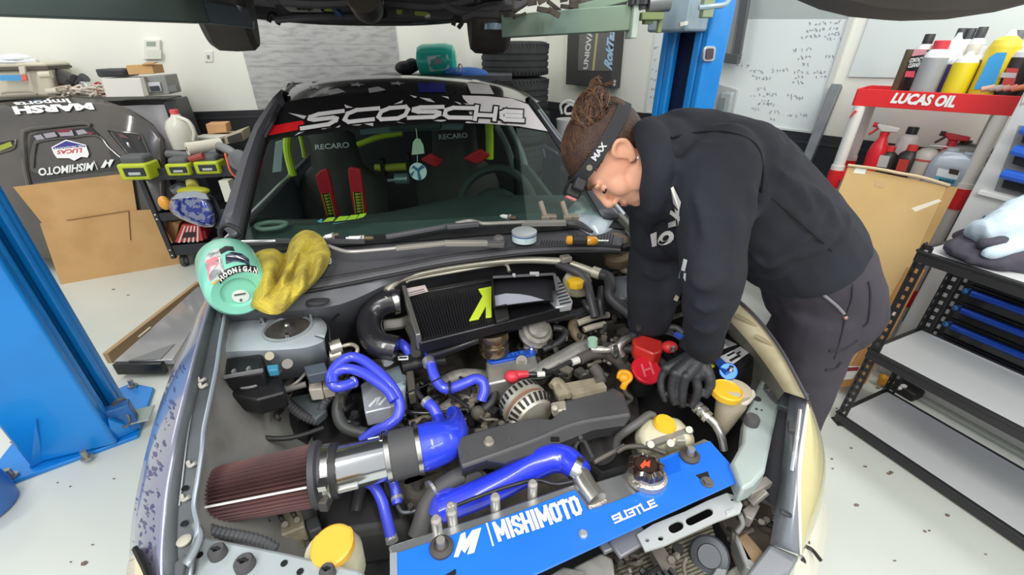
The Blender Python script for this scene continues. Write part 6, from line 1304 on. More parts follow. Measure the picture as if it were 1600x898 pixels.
for t in (-.02, .88): c = q0.lerp(q1, t); mk('coupler_clamp', B().lathe(c, axq, [(rpx(q0, 38.5), 0), (rpx(q0, 39.5), .001), (rpx(q0, 39.5), .011), (rpx(q0, 38.5), .012)], 34), STEEL, cp_)
for x, y in ((598, 683), (645, 668)): mk('clamp_screw', B().box(P(x, y, .765), (.012, .03, .012), Matrix.Rotation(.1, 3, 'Z')), STEEL, cp_, bevel=.002)
mk('turbo_inlet_hose', B().tube([P(654, 701, .72), P(675, 695, .72), P(696, 688, .72), P(708, 676, .715), P(712, 660, .70), P(708, 645, .68)], [rpx(q0, 37), rpx(q0, 37), rpx(q0, 34), rpx(q0, 26), rpx(q0, 18), rpx(q0, 14)], 20).tube([P(684, 655, .69), P(690, 668, .71), P(696, 682, .73)], [.016, .022, .03], 14), M('2e44e0', .28, coat=.5), car)
mk('hose_print', B().bar(P(672, 700, .772), P(692, 692, .772), .004, .001), M('8fa0f0', .5), car)
# lower sensors under the inlet, knock loom
poly('loom_plug', ((625, 746), (640, 736), (680, 726), (690, 738), (660, 750), (632, 760)), .60, .04, M('6b6a60', .6), None, .004)
hose('grey_hose', ((652, 838, .58), (660, 815, .60), (668, 790, .62), (682, 768, .64), (704, 752, .655), (724, 742, .66)), 15, M('4e4e4e', .6, var='5c5a56', vscale=14), None, 16)
band('hose_clip', (672, 766, .65), (676, 763, .65), 15, M('b9b8b4', .3, .7))
# radiator hose, neck and plate
hose('blue_radiator_hose', ((690, 795, .64), (712, 786, .65), (750, 771, .67), (795, 750, .69), (835, 727, .71), (862, 716, .725), (884, 718, .73), (900, 730, .735), (907, 740, .735)), [21, 22, 22, 22, 22, 22, 20, 18], M('2b3de0', .28, coat=.5), None, 20)
hose('blue_radiator_elbow', ((684, 800, .62), (690, 785, .64), (702, 778, .65), (714, 783, .66)), 16, HOSE, None, 14)
hose('overflow_line', ((712, 790, .71), (750, 775, .72), (800, 758, .735), (838, 750, .735), (868, 756, .735), (894, 752, .735)), 3, M('26262a', .4))
band('hose_clamp', (896, 729, .745), (906, 735, .742), 19, STEEL)
nk = mk('radiator_neck', B().tube([P(905, 740, .735), P(917, 762, .735), P(933, 783, .735)], [rpx(P(905, 740, .735), 16)] * 3, 24, smooth=False), M('d0cdc6', .28, .9, var='b3aca2', vscale=12), car)
mk('weld_bead', B().tube([P(920, 792, .742), P(932, 789, .745), P(946, 782, .742)], .005, 8), M('c3b9ab', .4, .8, bump=.5, bscale=200), nk)
ZP = .74
rad = mk('radiator_tank', B().prism([P(*q, ZP - .006) for q in ((606, 852), (760, 803), (905, 752), (930, 752), (985, 735), (1100, 684), (1112, 690), (1060, 760), (800, 850), (620, 905))], (0, 0, -.07)), M('b4b8ba', .3, .8, var='9ba0a3', vscale=8), car, bevel=.004)
pl = poly('cooling_plate', ((611, 866), (700, 837), (820, 795), (898, 764), (920, 796), (960, 783), (1036, 752), (1030, 716), (1109, 688), (1163, 748), (1000, 822), (835, 898), (720, 950), (615, 985)), ZP, .004, M('1f72e4', .34, coat=.25, var='1a68d8', vscale=3), None, .0012, label='blue radiator cooling plate lettered MISHIMOTO and SUBTLE')
poly('plate_edge', ((609, 864), (620, 862), (622, 980), (610, 985)), ZP + .0005, .006, M('c9d2da', .3, .6), pl, 0)
zl = zpl(ZP + .0014)
LET.update({'M': [[(.1, 0), (.1, 1)], [(.1, .95), (.5, .3), (.9, .95)], [(.9, 1), (.9, 0)]], 'I': [[(.5, 0), (.5, 1)]], 'T': [[(.5, 0), (.5, 1)], [(.02, .93), (.98, .93)]], 'H': [[(.12, 0), (.12, 1)], [(.88, 0), (.88, 1)], [(.12, .5), (.88, .5)]], 'O': [[(.3, .95), (.7, .95), (.88, .8), (.88, .2), (.7, .05), (.3, .05), (.12, .2), (.12, .8), (.3, .95)]], 'S': [[(.9, .75), (.72, .95), (.28, .95), (.1, .78), (.14, .62), (.86, .38), (.9, .22), (.72, .05), (.28, .05), (.1, .25)]]})
def word(txt, quad, wds, gap=.22):
    tot = sum(wds) + gap * (len(txt) - 1); x = 0; out = []
    for w_ in wds: u0, u1 = x / tot, (x + w_) / tot; x += w_ + gap; out.append([bil(quad, u0, 0), bil(quad, u1, 0), bil(quad, u1, 1), bil(quad, u0, 1)])
    return out
WM = [1.25, .3, .85, .9, .3, 1.25, .9, .85, .9]
strokes('lettering', 'MISHIMOTO', word('MISHIMOTO', [(779, 844), (910, 801), (900, 775), (770, 818)], WM), 5.6, zl, m_wht, pl)
dpoly('lettering', [[(709, 870), (716, 870), (721, 858), (726, 864), (735, 850), (730, 866), (741, 863), (752, 824), (738, 828), (728, 843), (727, 831), (720, 834)]], zl, m_wht, pl)
dpoly('lettering', [[(759, 817), (761.5, 816.5), (772, 852), (769.5, 853)]], zl, m_wht, pl)
SUB = {'S': [[(1, .9), (0.05, .9), (0.05, .52), (.95, .52), (.95, .1), (0, .1)]], 'U': [[(.08, 1), (.08, .1), (.95, .1), (.95, 1)]], 'B': [[(0, .9), (.92, .9), (.92, .1), (0, .1)], [(.3, .5), (.92, .5)]], 'T': [[(0, .9), (1, .9)], [(.5, .9), (.5, 0)]], 'L': [[(.08, 1), (.08, .1), (1, .1)]], 'E': [[(1, .9), (.1, .9), (.1, .1), (1, .1)], [(.1, .5), (.9, .5)]]}
LET.update({k: v for k, v in SUB.items() if k not in 'S'}); keepS = LET['S']; LET['S'] = SUB['S']; keepE = LET['E']
sq = []
for k in range(6):
    u0, u1 = k / 6 + .008, (k + 1) / 6 - .014; Q = [(961, 818), (1028, 790), (1021, 779), (955, 806)]
    sq.append([bil(Q, u0, 0), bil(Q, u1, 0), bil(Q, u1, 1), bil(Q, u0, 1)])
strokes('lettering', 'SUBTLE', sq, 3.0, zl, M('cfcbd2', .4), pl)
for x, y in ((690, 856), (1077, 713)):
    c = P(x, y, ZP); g = mk('plate_bushing', B().lathe(c, (0, 0, 1), [(.022, 0), (.022, .006), (.015, .012), (.014, .012), (.012, .008)], 22), M('46423f', .6), pl); mk('stud', B().cyl(c, c + UP * .026, .008, n=12), M('cfcac2', .3, .7), g)
bolt(911, 835, ZP, 5, pl, M('c7ccd2', .3, .7), .008); bolt(1105, 754, ZP, 7, pl, M('7a7670', .4, .6), .008)
poly('plate_slot', ((1087, 742), (1106, 736), (1109, 746), (1096, 750)), ZP + .0006, .0015, BLACK, pl, 0); poly('plate_slot', ((692, 900), (712, 888), (713, 896), (700, 905)), ZP + .0006, .0015, BLACK, pl, 0)
poly('label_patch', ((1028, 722), (1060, 710), (1064, 735), (1036, 745)), ZP + .0006, .0015, M('1560d0', .3), pl, 0)
for x, y in ((683, 824), (707, 812), (774, 789), (832, 768)):
    c = P(x, y, ZP); mk('tank_post', B().cyl(c - UP * .02, c + UP * .022, .010, n=14).lathe(c + UP * .022, (0, 0, 1), [(.007, 0), (.010, .004), (.006, .01)], 12), M('c6c2ba', .35, .6), rad)
mk('drain_valve', B().box(P(706, 800, ZP + .01), (.02, .02, .035)).cyl(P(706, 800, ZP), P(704, 788, ZP + .03), .008), M('b8b6b0', .35, .6), rad, bevel=.003)
cpn = mk('cap_neck', B().lathe(P(1010, 748, ZP - .005), (.0, .15, 1), [(.042, 0), (.042, .012), (.036, .016), (.036, .024)], 28), M('c9c1b4', .3, .85, bump=.4, bscale=120), rad)
cc = P(1008, 736, ZP + .022); rc = mk('radiator_cap', B().lathe(cc, (0, .15, 1), [(.030, 0), (.036, .004), (.036, .016), (.028, .021), (.026, .018), (.001, .018)], 48, lambda j, n: 1 + .09 * math.cos(8 * 2 * math.pi * j / n)), M('2b1d19', .2, coat=.6), car)
mk('cap_disc', B().lathe(cc, (0, .15, 1), [(.022, .0185), (.001, .019)], 24), M('3b2a26', .3), rc)
dpoly('cap_mark', [[(1000, 727), (1008, 718), (1010, 722), (1016, 719), (1015, 730), (1009, 727), (1004, 732)]], zpl(cc.z + .0205), M('e0542f', .4), rc)
# coolant expansion tank
et = mk('expansion_tank', B().rings([[P(x, y, z) for x, y in pts] for z, pts in ((.60, ((990, 690), (1000, 660), (1060, 662), (1085, 690), (1082, 718), (1004, 726))), (.70, ((990, 680), (1005, 653), (1060, 652), (1086, 682), (1084, 700), (1002, 708))), (.735, ((1000, 672), (1012, 652), (1055, 652), (1078, 674), (1074, 684), (1006, 694))))]), CREAM, car, bevel=.012)
mk('tank_cap', B().lathe(P(1038, 664, .735), (.1, -.1, 1), [(.026, -.004), (.028, .004), (.024, .012), (.001, .013)], 16), YEL, et)
mk('tank_bracket', B().bar(P(1012, 696, .73), P(1080, 672, .73), .014, .012).cyl(P(1017, 694, .735), P(1017, 694, .745), .008).cyl(P(1077, 671, .735), P(1077, 671, .744), .008), M('a9a59b', .4, .5), et)
mk('tank_bolt', B().box(P(1062, 688, .725), (.022, .018, .02)).cyl(P(1048, 692, .72), P(1048, 692, .735), .01), M('b5b1a5', .4, .3), et, bevel=.002)
hose('tank_hose', ((1022, 650, .735), (1014, 648, .74), (1000, 658, .735), (980, 672, .72), (966, 684, .69), (962, 700, .66)), 6.5, M('5b5a58', .5), None, 12); hose('tank_hose', ((964, 706, .70), (980, 698, .71), (1010, 698, .72), (1040, 708, .72)), 4, M('55504a', .5))
hose('fan_loom', ((928, 722, .68), (950, 710, .68), (966, 702, .68), (975, 696, .68)), 3.5, M('77716a', .5)); poly('fan_shroud', ((895, 690), (960, 676), (990, 690), (985, 730), (940, 742), (905, 716)), .60, .06, M('232324', .6), None, .01); mk('fan_motor', B().cyl(P(935, 700, .60), P(935, 696, .62), .05, n=22), M('32302e', .6), car)
mk('upper_bracket', B().tube([P(*q, .70) for q in ((898, 700), (904, 688), (913, 690), (920, 704), (926, 716))], .005, 8), M('4c4c4b', .5), car)
# washer bottle filler, AC pipe
wf = mk('washer_filler', B().lathe(P(1125, 672, .66), (.06, .02, 1), [(.018, 0), (.026, .04), (.033, .08), (.036, .10), (.034, .13), (.036, .145)], 24), M('c4b9a3', .4, var='b3a78f', vscale=10), car)
wc = P(1135, 612, .80); mk('filler_cap', B().lathe(wc, (.05, -.05, 1), [(.034, -.010), (.0375, -.007), (.0375, .007), (.034, .010), (.031, .007), (.001, .007)], 28), YEL, wf)
mk('filler_tab', B().tube([P(1156, 620, .795), P(1166, 624, .79), P(1178, 614, .79)], [.016, .014, .01], 10, flat=.35), M('ddd5c4', .5), wf)
hose('ac_pipe', ((1090, 636, .74), (1102, 648, .735), (1118, 664, .72), (1127, 682, .70), (1131, 702, .67)), 6.3, M('cfccc6', .22, .85), None, 16)
for a, e in (((1088, 634, .742), (1093, 639, .74)), ((1096, 641, .738), (1100, 645, .737)), ((1102, 648, .736), (1107, 653, .733))): band('pipe_collar', a, e, 10, M('d8d5cf', .25, .8))
hose('ac_hose', ((1088, 632, .742), (1080, 625, .74), (1070, 618, .73)), 8, BLACK)
# battery
bt0 = [(1088, 548), (1143, 516), (1193, 552), (1150, 598), (1110, 585)]
bat = mk('battery', B().prism([P(*q, .80) for q in ((1082, 545), (1138, 514), (1190, 553), (1138, 596))], (0, 0, -.16)), M('19191b', .35), car, bevel=.005)
mk('battery_lid', B().prism([P(*q, .812) for q in ((1086, 547), (1138, 518), (1185, 553), (1138, 589))], (0, 0, -.012)), M('1d1d1f', .35), bat, bevel=.003)
dpoly('battery_label', [[(1113, 541), (1134, 529), (1152, 538), (1118, 549)], [(1123, 558), (1157, 541), (1170, 551), (1142, 571)]], zpl(.8125), M('d8dbdc', .4), bat)
dpoly('battery_print', [[(1135, 555), (1146, 549), (1149, 551), (1138, 557)], [(1139, 562), (1155, 553), (1158, 556), (1142, 565)], [(1150, 552), (1156, 548), (1158, 550), (1152, 554)]], zpl(.813), M('2c2c2e', .4), bat)
dpoly('battery_sticker', [[(1103, 574), (1116, 567), (1118, 572), (1106, 579)]], zpl(.813), M('e2d32e', .4), bat)
mk('hold_down', B().prism([P(*q, .825) for q in ((1106, 553), (1116, 549), (1147, 577), (1134, 584))], (0, 0, -.006)).cyl(P(1138, 580, .822), P(1138, 580, .815), .022, n=20), M('3468d0', .3, .5), car, bevel=.002); bolt(1141, 578, .825, 3.5, None, STEEL, .012); hose('hold_down_rod', ((1137, 586, .81), (1136, 596, .79), (1135, 604, .77)), 2, M('a39a88', .4, .5))
mk('battery_post', B().cyl(P(1130, 520, .81), P(1130, 515, .83), .012, n=14), STEEL, bat)
mk('battery_ridge', B().bar(P(1140, 598, .77), P(1190, 558, .77), .006, .006).bar(P(1140, 604, .75), P(1190, 564, .75), .006, .006), M('333336', .4), bat)
mk('terminal_cover', B().prism([P(*q, .79) for q in ((988, 528), (1004, 522), (1036, 532), (1035, 548), (1022, 553), (992, 540))], (0, 0, -.05)), M('d8352f', .35, var='b82824', vscale=12, coat=.3), car, bevel=.006)
mk('terminal_cover', B().ball(P(1046, 542, .785), (.024, .02, .018)), M('d63436', .4), car); bolt(1051, 547, .79, 3.5)
mk('blue_clip', B().bar(P(1055, 521, .80), P(1066, 527, .80), .014, .01), M('3a52b8', .4), car); hose('battery_cable', ((1030, 520, .79), (1042, 512, .80), (1056, 512, .80), (1066, 520, .79)), 5, M('3d3d40', .5))
hose('battery_cable', ((975, 545, .74), (1000, 547, .75), (1025, 560, .74), (1042, 575, .72)), 8, M('2c2c2e', .5)); hose('ac_line', ((925, 545, .745), (945, 546, .75), (965, 543, .75)), 6, M('cfcac0', .3, .6)); band('pipe_collar', (955, 545, .75), (967, 543, .75), 8, M('d8d3c8', .3, .6)); mk('service_cap', B().cyl(P(926, 540, .76), P(926, 529, .785), .015, n=14), M('a8cdb6', .5), car)
# oil filler and dipstick
oc = P(1010, 578, .745); of = mk('oil_cap', B().lathe(oc, (.1, -.35, .94), [(.038, -.012), (.043, -.006), (.043, .002), (.04, .005), (.001, .005)], 28), M('d81f33', .35), car)
dpoly('oil_cap_mark', [[(1001, 569), (1004, 568), (1010, 588), (1007, 589)], [(1013, 564), (1016, 563), (1023, 584), (1020, 585)], [(1006, 577), (1018, 573), (1019, 576), (1007, 580)]], plane(oc + V((.1, -.35, .94)) * .0065, (.1, -.35, .94)), M('f06a74', .4), of)
mk('oil_neck', B().cyl(oc - V((0, -.004, .012)), oc - V((0, -.03, .09)), .034, n=20), M('242425', .5), of)
dsk = mk('dipstick_handle', B().tube([P(968, 592, .75), P(970, 583, .76), P(980, 583, .76), P(984, 590, .755), P(977, 598, .745), P(973, 606, .73)], .009, 10).ball(P(975, 590, .755), (.016, .014, .014)), M('f0a51e', .4), car)
hose('dipstick_tube', ((974, 606, .73), (978, 615, .71), (986, 622, .69), (978, 630, .67)), 4, M('6b6860', .5, .4))
# AC / sensors left of the oil cap
hose('sensor_lead', ((902, 505, .77), (915, 500, .775), (935, 494, .775), (950, 492, .77)), 5.5, M('a9a292', .5)); hose('sensor_lead', ((912, 515, .76), (928, 510, .765), (945, 506, .765)), 5, M('b0a897', .5)); hose('throttle_lever', ((897, 500, .77), (895, 512, .765), (902, 525, .75), (912, 530, .745)), 8, m_rust)
# power steering reservoir front left
ps = mk('steering_reservoir', B().lathe(P(535, 905, .62), (-.1, .1, 1), [(.035, 0), (.05, .02), (.054, .07), (.045, .095)], 24), CREAM, car)
psc = P(520, 853, .74); mk('reservoir_cap', B().lathe(psc, (-.05, -.1, 1), [(.034, -.014), (.038, -.009), (.038, .006), (.034, .009), (.001, .009)], 48, lambda j, n: 1 + .05 * (1 if math.cos(3 * 2 * math.pi * j / n) > .8 else 0)), M('f0b53e', .45), ps)
# ABS block and corrugated loom under the filter
ab = mk('abs_block', B().prism([P(*q, .60) for q in ((398, 815), (470, 792), (476, 822), (420, 845))], (0, 0, -.05)), m_tan, car, bevel=.004)
for x, y in ((424, 825), (445, 819), (464, 812)): mk('brake_line', B().tube([P(x, y, .605), P(x - 5, y - 10, .62), P(x - 10, y - 18, .615)], .005, 8).cyl(P(x, y, .60), P(x, y, .612), .007, n=6), M('4a4640', .4, .6), ab)
poly('abs_base', ((425, 850), (474, 835), (476, 852), (440, 866)), .56, .03, M('6d6550', .6, .2)); poly('abs_plug', ((476, 812), (496, 804), (502, 824), (482, 832)), .60, .05, M('3e4043', .5), None, .004)
corr('ribbed_loom', ((318, 824, .72), (345, 832, .71), (380, 838, .70), (410, 846, .69), (432, 858, .68)), 9, M('55575a', .55))
# front end below the plate
poly('condenser', ((900, 905), (960, 868), (1060, 830), (1120, 840), (1140, 905), (1100, 985), (900, 985)), .58, .02, M('4e4a40', .7, var='3a362e', vscale=40))
for k in range(11): mk('condenser_fin', B().bar(P(945 + k * 3, 890 + k * 6, .585), P(1112 + k * 2, 822 + k * 6, .585), .005, .004), M('6b6657', .6), car, flat=True)
poly('grille_frame', ((1000, 898), (1030, 880), (1055, 905), (1050, 950), (990, 950)), .62, .02, M('1e1e20', .5))
for k in range(6): mk('grille_slat', B().bar(P(1000 + k * 9, 905 - k * 3, .64), P(1012 + k * 10, 925 - k * 3, .64), .007, .016), M('2b2b2e', .5), car, flat=True)
lt = P(996, 833, .70)
brk = [(995, 836), (1020, 820), (1070, 800), (1105, 783), (1135, 771), (1152, 776), (1160, 790), (1156, 802), (1120, 815), (1060, 842), (1040, 852), (1008, 862)]
def holed(name, outline, holes, z, th, m):   # plate with real openings, filled by bmesh
    bm = bmesh.new(); edges = []
    for lp in [outline] + holes:
        vs__ = [bm.verts.new(P(*p, z)) for p in lp]
        edges += [bm.edges.new((vs__[i], vs__[(i + 1) % len(vs__)])) for i in range(len(vs__))]
    bmesh.ops.triangle_fill(bm, use_beauty=True, use_dissolve=False, edges=edges)
    b = B(); b.bm.free(); b.bm = bm; return mk(name, b, m, car, solid=th, flat=True)
def slot(x0, y0, x1, y1, r):
    a = math.atan2(y1 - y0, x1 - x0); return [(x0 + r * math.cos(a + 1.571 + t), y0 + r * math.sin(a + 1.571 + t)) for t in [math.pi * k / 6 for k in range(7)]] + [(x1 + r * math.cos(a - 1.571 + t), y1 + r * math.sin(a - 1.571 + t)) for t in [math.pi * k / 6 for k in range(7)]]
circ = lambda x, y, r: [(x + r * math.cos(t), y + r * .85 * math.sin(t)) for t in [6.2832 * k / 12 for k in range(12)]]
holed('tie_bar', brk, [slot(1078, 815, 1107, 801, 7), slot(1052, 826, 1060, 822, 8), circ(1032, 842, 4.5), circ(1011, 845, 3.5), circ(1144, 781, 3)], .70, .005, M('b6bab9', .45, .2))
mk('tie_emboss', B().prism([P(*q, .704) for q in ((1133, 798), (1147, 792), (1150, 799), (1136, 806))], (0, 0, -.003)), M('c6cac9', .35, .4), car, bevel=.001)
poly('splash_shield', ((1120, 800), (1165, 775), (1205, 790), (1212, 840), (1190, 880), (1150, 850)), .57, .02, M('544b43', .7, var='43392f', vscale=10))
hr_ = mk('horn', B().lathe(P(1108, 868, .60), (-.35, -.5, .8), [(.024, -.03), (.038, -.01), (.040, 0), (.036, .006), (.024, .010), (.022, .014), (.001, .014)], 26), M('4c4f54', .45, .4), car)
poly('horn_bracket', ((1108, 905), (1130, 868), (1140, 880), (1132, 905)), .60, .006, M('8b8f90', .4, .4))
hose('latch_cable', ((1072, 872, .62), (1068, 885, .62), (1072, 905, .62)), 3, M('6e6a62', .5)); hose('support_strut', ((1156, 803, .68), (1160, 818, .66), (1152, 830, .64)), 4, M('9b9b97', .4, .5))
mk('front_bracket', B().prism([P(*q, .66) for q in ((1160, 795), (1180, 778), (1188, 790), (1176, 812), (1165, 806))], (0, 0, -.03)).bar(P(1168, 770, .70), P(1200, 752, .70), .02, .02).bar(P(1172, 785, .67), P(1196, 765, .70), .02, .015), M('8d8781', .5, .4), car, bevel=.003)
mk('crash_foam', B().prism([P(*q, .60) for q in ((1150, 838), (1165, 828), (1200, 868), (1190, 885), (1165, 876))], (0, 0, -.06)), M('8c7458', .7, var='6f5c48', vscale=14), car, bevel=.006)
mk('bumper_beam', B().prism([P(*q, .55) for q in ((1118, 905), (1150, 882), (1178, 898), (1160, 930))], (0, 0, -.05)), M('a8a6a0', .5, .2), car, bevel=.004)
mk('bumper_arm', B().prism([P(*q, .60) for q in ((1146, 836), (1152, 832), (1178, 876), (1200, 892), (1190, 902), (1165, 885))], (0, 0, -.04)), M('9a9b9a', .45, .4), car, bevel=.004)
mk('latch_panel', B().prism([P(*q, .68) for q in ((845, 905), (880, 884), (915, 890), (905, 930))], (0, 0, -.03)).prism([P(*q, .66) for q in ((895, 885), (940, 862), (958, 872), (962, 905), (905, 915))], (0, 0, -.03)), M('96948c', .5, .3, var='6d6860', vscale=16, vamt=.8), car, bevel=.005)
mk('latch_bar', B().bar(P(960, 860, .69), P(1008, 832, .69), .035, .012).bar(P(940, 858, .68), P(970, 845, .68), .02, .012), M('85858a', .45, .4), car, bevel=.003)
# wheel arches and underbody so the car stands on the floor
mk('underbody', B().prism([V((-.70, .85, .25)), V((.50, 1.1, .25)), V((.15, 3.2, .25)), V((-1.3, 3.0, .25))], (0, 0, -.05)), M('1b1b1c', .8), car)
for x, y in ((-.70, .98), (.56, 1.2)):
    c = V((x, y, .31)); w_ = mk('wheel', tyre(B(), c, (1, .2, 0), .31, .19, 30), M('1d1d1e', .8), car); mk('rim', B().lathe(c, (1, .2, 0), [(.19, -.07), (.2, -.06), (.2, .06), (.19, .07)], 24), M('55565a', .4, .6), w_)
# ---------------------------------------------------------------- loose things lying on the car
jb_, jt_ = P(374, 458, .995), PY(352, 403, 1.14)
jd = (jt_ - jb_).normalized(); JL = (jt_ - jb_).length; jr = rpx(jb_, 45)
jug_ = thing('mint_jug', 'mint green bottle with a graphic label lying on the left front fender', 'bottle', jb_)
m_mint = M('86d2ba', .3, coat=.3)
jbody = mk('body', B().lathe(jb_, jd, [(jr * .5, .012), (jr * .56, .004), (jr * .82, 0), (jr * .93, .008), (jr, .03), (jr * 1.05, JL * .5), (jr * 1.02, JL * .85), (jr * .8, JL * 1.02), (jr * .45, JL * 1.12), (jr * .4, JL * 1.15)], 40), m_mint, jug_)
mk('neck', B().lathe(jb_ + jd * JL * 1.1, jd, [(jr * .6, 0), (jr * .52, .03), (jr * .42, .07), (jr * .2, .075)], 20), M('3c3c40', .5), jug_)
mk('handle', B().tube([PY(x, y, 1.22) for x, y in ((346, 376), (344, 358), (356, 351), (371, 358), (374, 366), (366, 371))], .007, 8), M('2a2a2c', .5), jug_)
JB = bvh(jbody); hj = lambda o: (lambda x, y: hit(JB, x, y, o))
mk('base_sticker', B().prism([hit(JB, 376 + 14 * math.cos(t), 463 + 10 * math.sin(t), .002) for t in [6.2832 * k / 20 for k in range(20)]], jd * .001), M('dfe7e2', .5), jug_)
dpoly('base_print', [[(366, 460), (384, 457), (384, 459.5), (366, 462.5)], [(374, 468), (377, 466), (379, 469), (376, 472)]], hj(.004), M('4c5a56', .5), jug_)
top_ = [(318, 405), (323, 393), (338, 384), (360, 378), (378, 383), (390, 395)]
dstrip('label_white', [(318, 408), (324, 397), (333, 390), (342, 387)], [(331, 443), (336, 438), (343, 433), (353, 428)], hj(.001), M('c9cccb', .45, var='6f7476', vscale=45, vamt=.9), jug_, 12, 8)
dstrip('label_patch', [(342, 390), (352, 384), (364, 385)], [(345, 397), (356, 391), (367, 392)], hj(.002), M('1e2026', .45), jug_, 10, 4)
dstrip('label_patch', [(352, 398), (363, 393), (378, 396), (389, 404)], [(353, 412), (367, 408), (381, 410), (391, 416)], hj(.002), M('262c40', .45, var='5d6672', vscale=45, vamt=.9, lo=.48, hi=.55), jug_, 16, 5)
dpoly('label_pink', [[(321, 408), (336, 400), (342, 404), (328, 414)], [(323, 418), (338, 408), (340, 414), (328, 428), (329, 440), (326, 436)]], hj(.0025), M('e2818c', .45), jug_, sub=2)
dpoly('label_white_line', [[(352, 400), (370, 399), (386, 407), (370, 402)], [(341, 402), (343, 402), (350, 425), (347, 426)]], hj(.003), m_wht, jug_, sub=2)
dpoly('label_gold', [[(328, 444), (340, 437), (346, 434), (336, 444)]], hj(.002), M('c9a24a', .45), jug_, sub=2)
dstrip('label_band', [(341, 429), (352, 421), (368, 415), (384, 413), (400, 416)], [(344, 444), (354, 434), (368, 427), (384, 424), (403, 427)], hj(.0018), M('1d1d1f', .45), jug_, 24, 3)
dtext('lettering', 'Shark', [(346, 390), (361, 385), (360, 380), (345, 386)], hj(.004), m_wht, jug_, bold=.02, shear=.2) if False else None
L_ = 'HOONIGAN'; cen = samp([(x, y, 0) for x, y in ((343, 438), (350, 430), (366, 421.5), (384, 419), (403, 423))], 9)
for k, ch in enumerate(L_[:8]):
    a, e = cen[k], cen[k + 1]; d = (e - a).normalized(); n_ = V((d.y, -d.x, 0)); g_ = 3.0 if ch == 'I' else .7; a2, e2 = a + d * g_, e - d * g_
    dtext('lettering', ch, [tuple((a2 - n_ * 4.2).xy), tuple((e2 - n_ * 4.2).xy), tuple((e2 + n_ * 4.2).xy), tuple((a2 + n_ * 4.2).xy)], hj(.0035), m_wht, jug_, bold=.05)
# yellow cloth
def cloth():
    L1 = [(393, 402, .98), (404, 391, .99), (428, 387, 1.0), (446, 396, .965), (455, 372, 1.0), (477, 357, 1.02), (502, 366, 1.02), (517, 392, 1.0), (514, 408, .985)]
    L2 = [(396, 418, 1.0), (410, 410, 1.03), (432, 408, 1.03), (448, 414, .96), (462, 400, 1.04), (480, 393, .99), (497, 396, 1.035), (508, 408, 1.0), (510, 420, .975)]
    L3 = [(403, 437, .985), (415, 440, 1.03), (430, 436, .975), (441, 436, 1.03), (455, 430, .965), (470, 424, 1.035), (485, 422, .985), (496, 426, 1.01), (501, 433, .97)]
    L4 = [(396, 464, .98), (412, 458, 1.0), (426, 452, 1.01), (438, 450, .98), (450, 448, 1.01), (464, 446, .995), (474, 446, 1.01), (481, 446, .99), (486, 447, .965)]
    L5 = [(392, 475, .965), (401, 474, .985), (416, 470, .99), (430, 470, .985), (442, 470, .99), (452, 466, .985), (460, 463, .985), (468, 460, .98), (474, 458, .96)]
    L6 = [(393, 479, .95), (402, 484, .955), (413, 490, .955), (426, 493, .955), (439, 491, .955), (449, 484, .955), (456, 475, .955), (461, 467, .955), (466, 461, .95)]
    return B().lofts([[P(*q) for q in L] for L in (L1, L2, L3, L4, L5, L6)], 40)
ycl = mk('yellow_cloth', cloth(), M('c9b645', .95, var='94823a', vscale=16, vamt=.8, bump=.7, bscale=130), solid=.005, sub=2)
tag(ycl, 'dirty yellow microfibre cloth draped over the cowl beside the mint bottle', 'cloth')
hem = None
# tin, screwdriver, spark plugs
tc = P(819, 376, .965); tin = thing('wax_tin', 'small white and pale blue round tin standing on the cowl', 'tin', tc)
r_ = rpx(tc, 19); hh = .03
mk('body', B().lathe(tc, (0, 0, 1), [(r_ * .9, 0), (r_, .003), (r_, .026)], 30), M('d5e6e8', .4), tin)
mk('lid', B().lathe(tc + UP * .026, (0, 0, 1), [(r_ * 1.03, 0), (r_ * 1.03, .010), (r_ * .95, .012), (.001, .0115)], 30), M('c3c8ca', .35, .3), tin)
mk('lid_band', B().lathe(tc + UP * .024, (0, 0, 1), [(r_ * 1.02, 0), (r_ * 1.035, .001), (r_ * 1.035, .004), (r_ * 1.02, .005)], 30), M('3e62a8', .4), tin)
tf = bvh(bpy.data.objects[tin.children[0].name]); ht_ = lambda x, y: hit(tf, x, y, .001)
dpoly('print', [[(803, 366), (813, 368), (813, 369.5), (803, 367.5)]], ht_, M('3a3c40', .5), tin); dpoly('print', [[(820, 371), (836, 369), (835, 376), (822, 378)]], ht_, M('7cc4d8', .5), tin, sub=2)
sd0, sd1 = P(884, 375, .985), P(934, 376, .985); sdr = thing('screwdriver', 'yellow and black handled screwdriver lying on the cowl vent', 'screwdriver', sd0); ds_ = (sd1 - sd0).normalized(); LS = (sd1 - sd0).length
m_or = M('e9a52a', .25, coat=.5)
mk('handle', B().lathe(sd0, ds_, [(.008, 0), (.014, .003), (.0155, LS * .15), (.013, LS * .22), (.013, LS * .66), (.0155, LS * .7), (.0155, LS * .9), (.009, LS)], 12), m_or, sdr)
mk('grip', B().lathe(sd0, ds_, [(.013, LS * .2), (.0160, LS * .24), (.0160, LS * .62), (.013, LS * .66)], 16, lambda j, n: 1 + .06 * (j % 2)), M('2b2b2d', .5), sdr)
mk('shaft', B().cyl(sd1, sd1 + ds_ * .035, .004, n=10), STEEL, sdr)
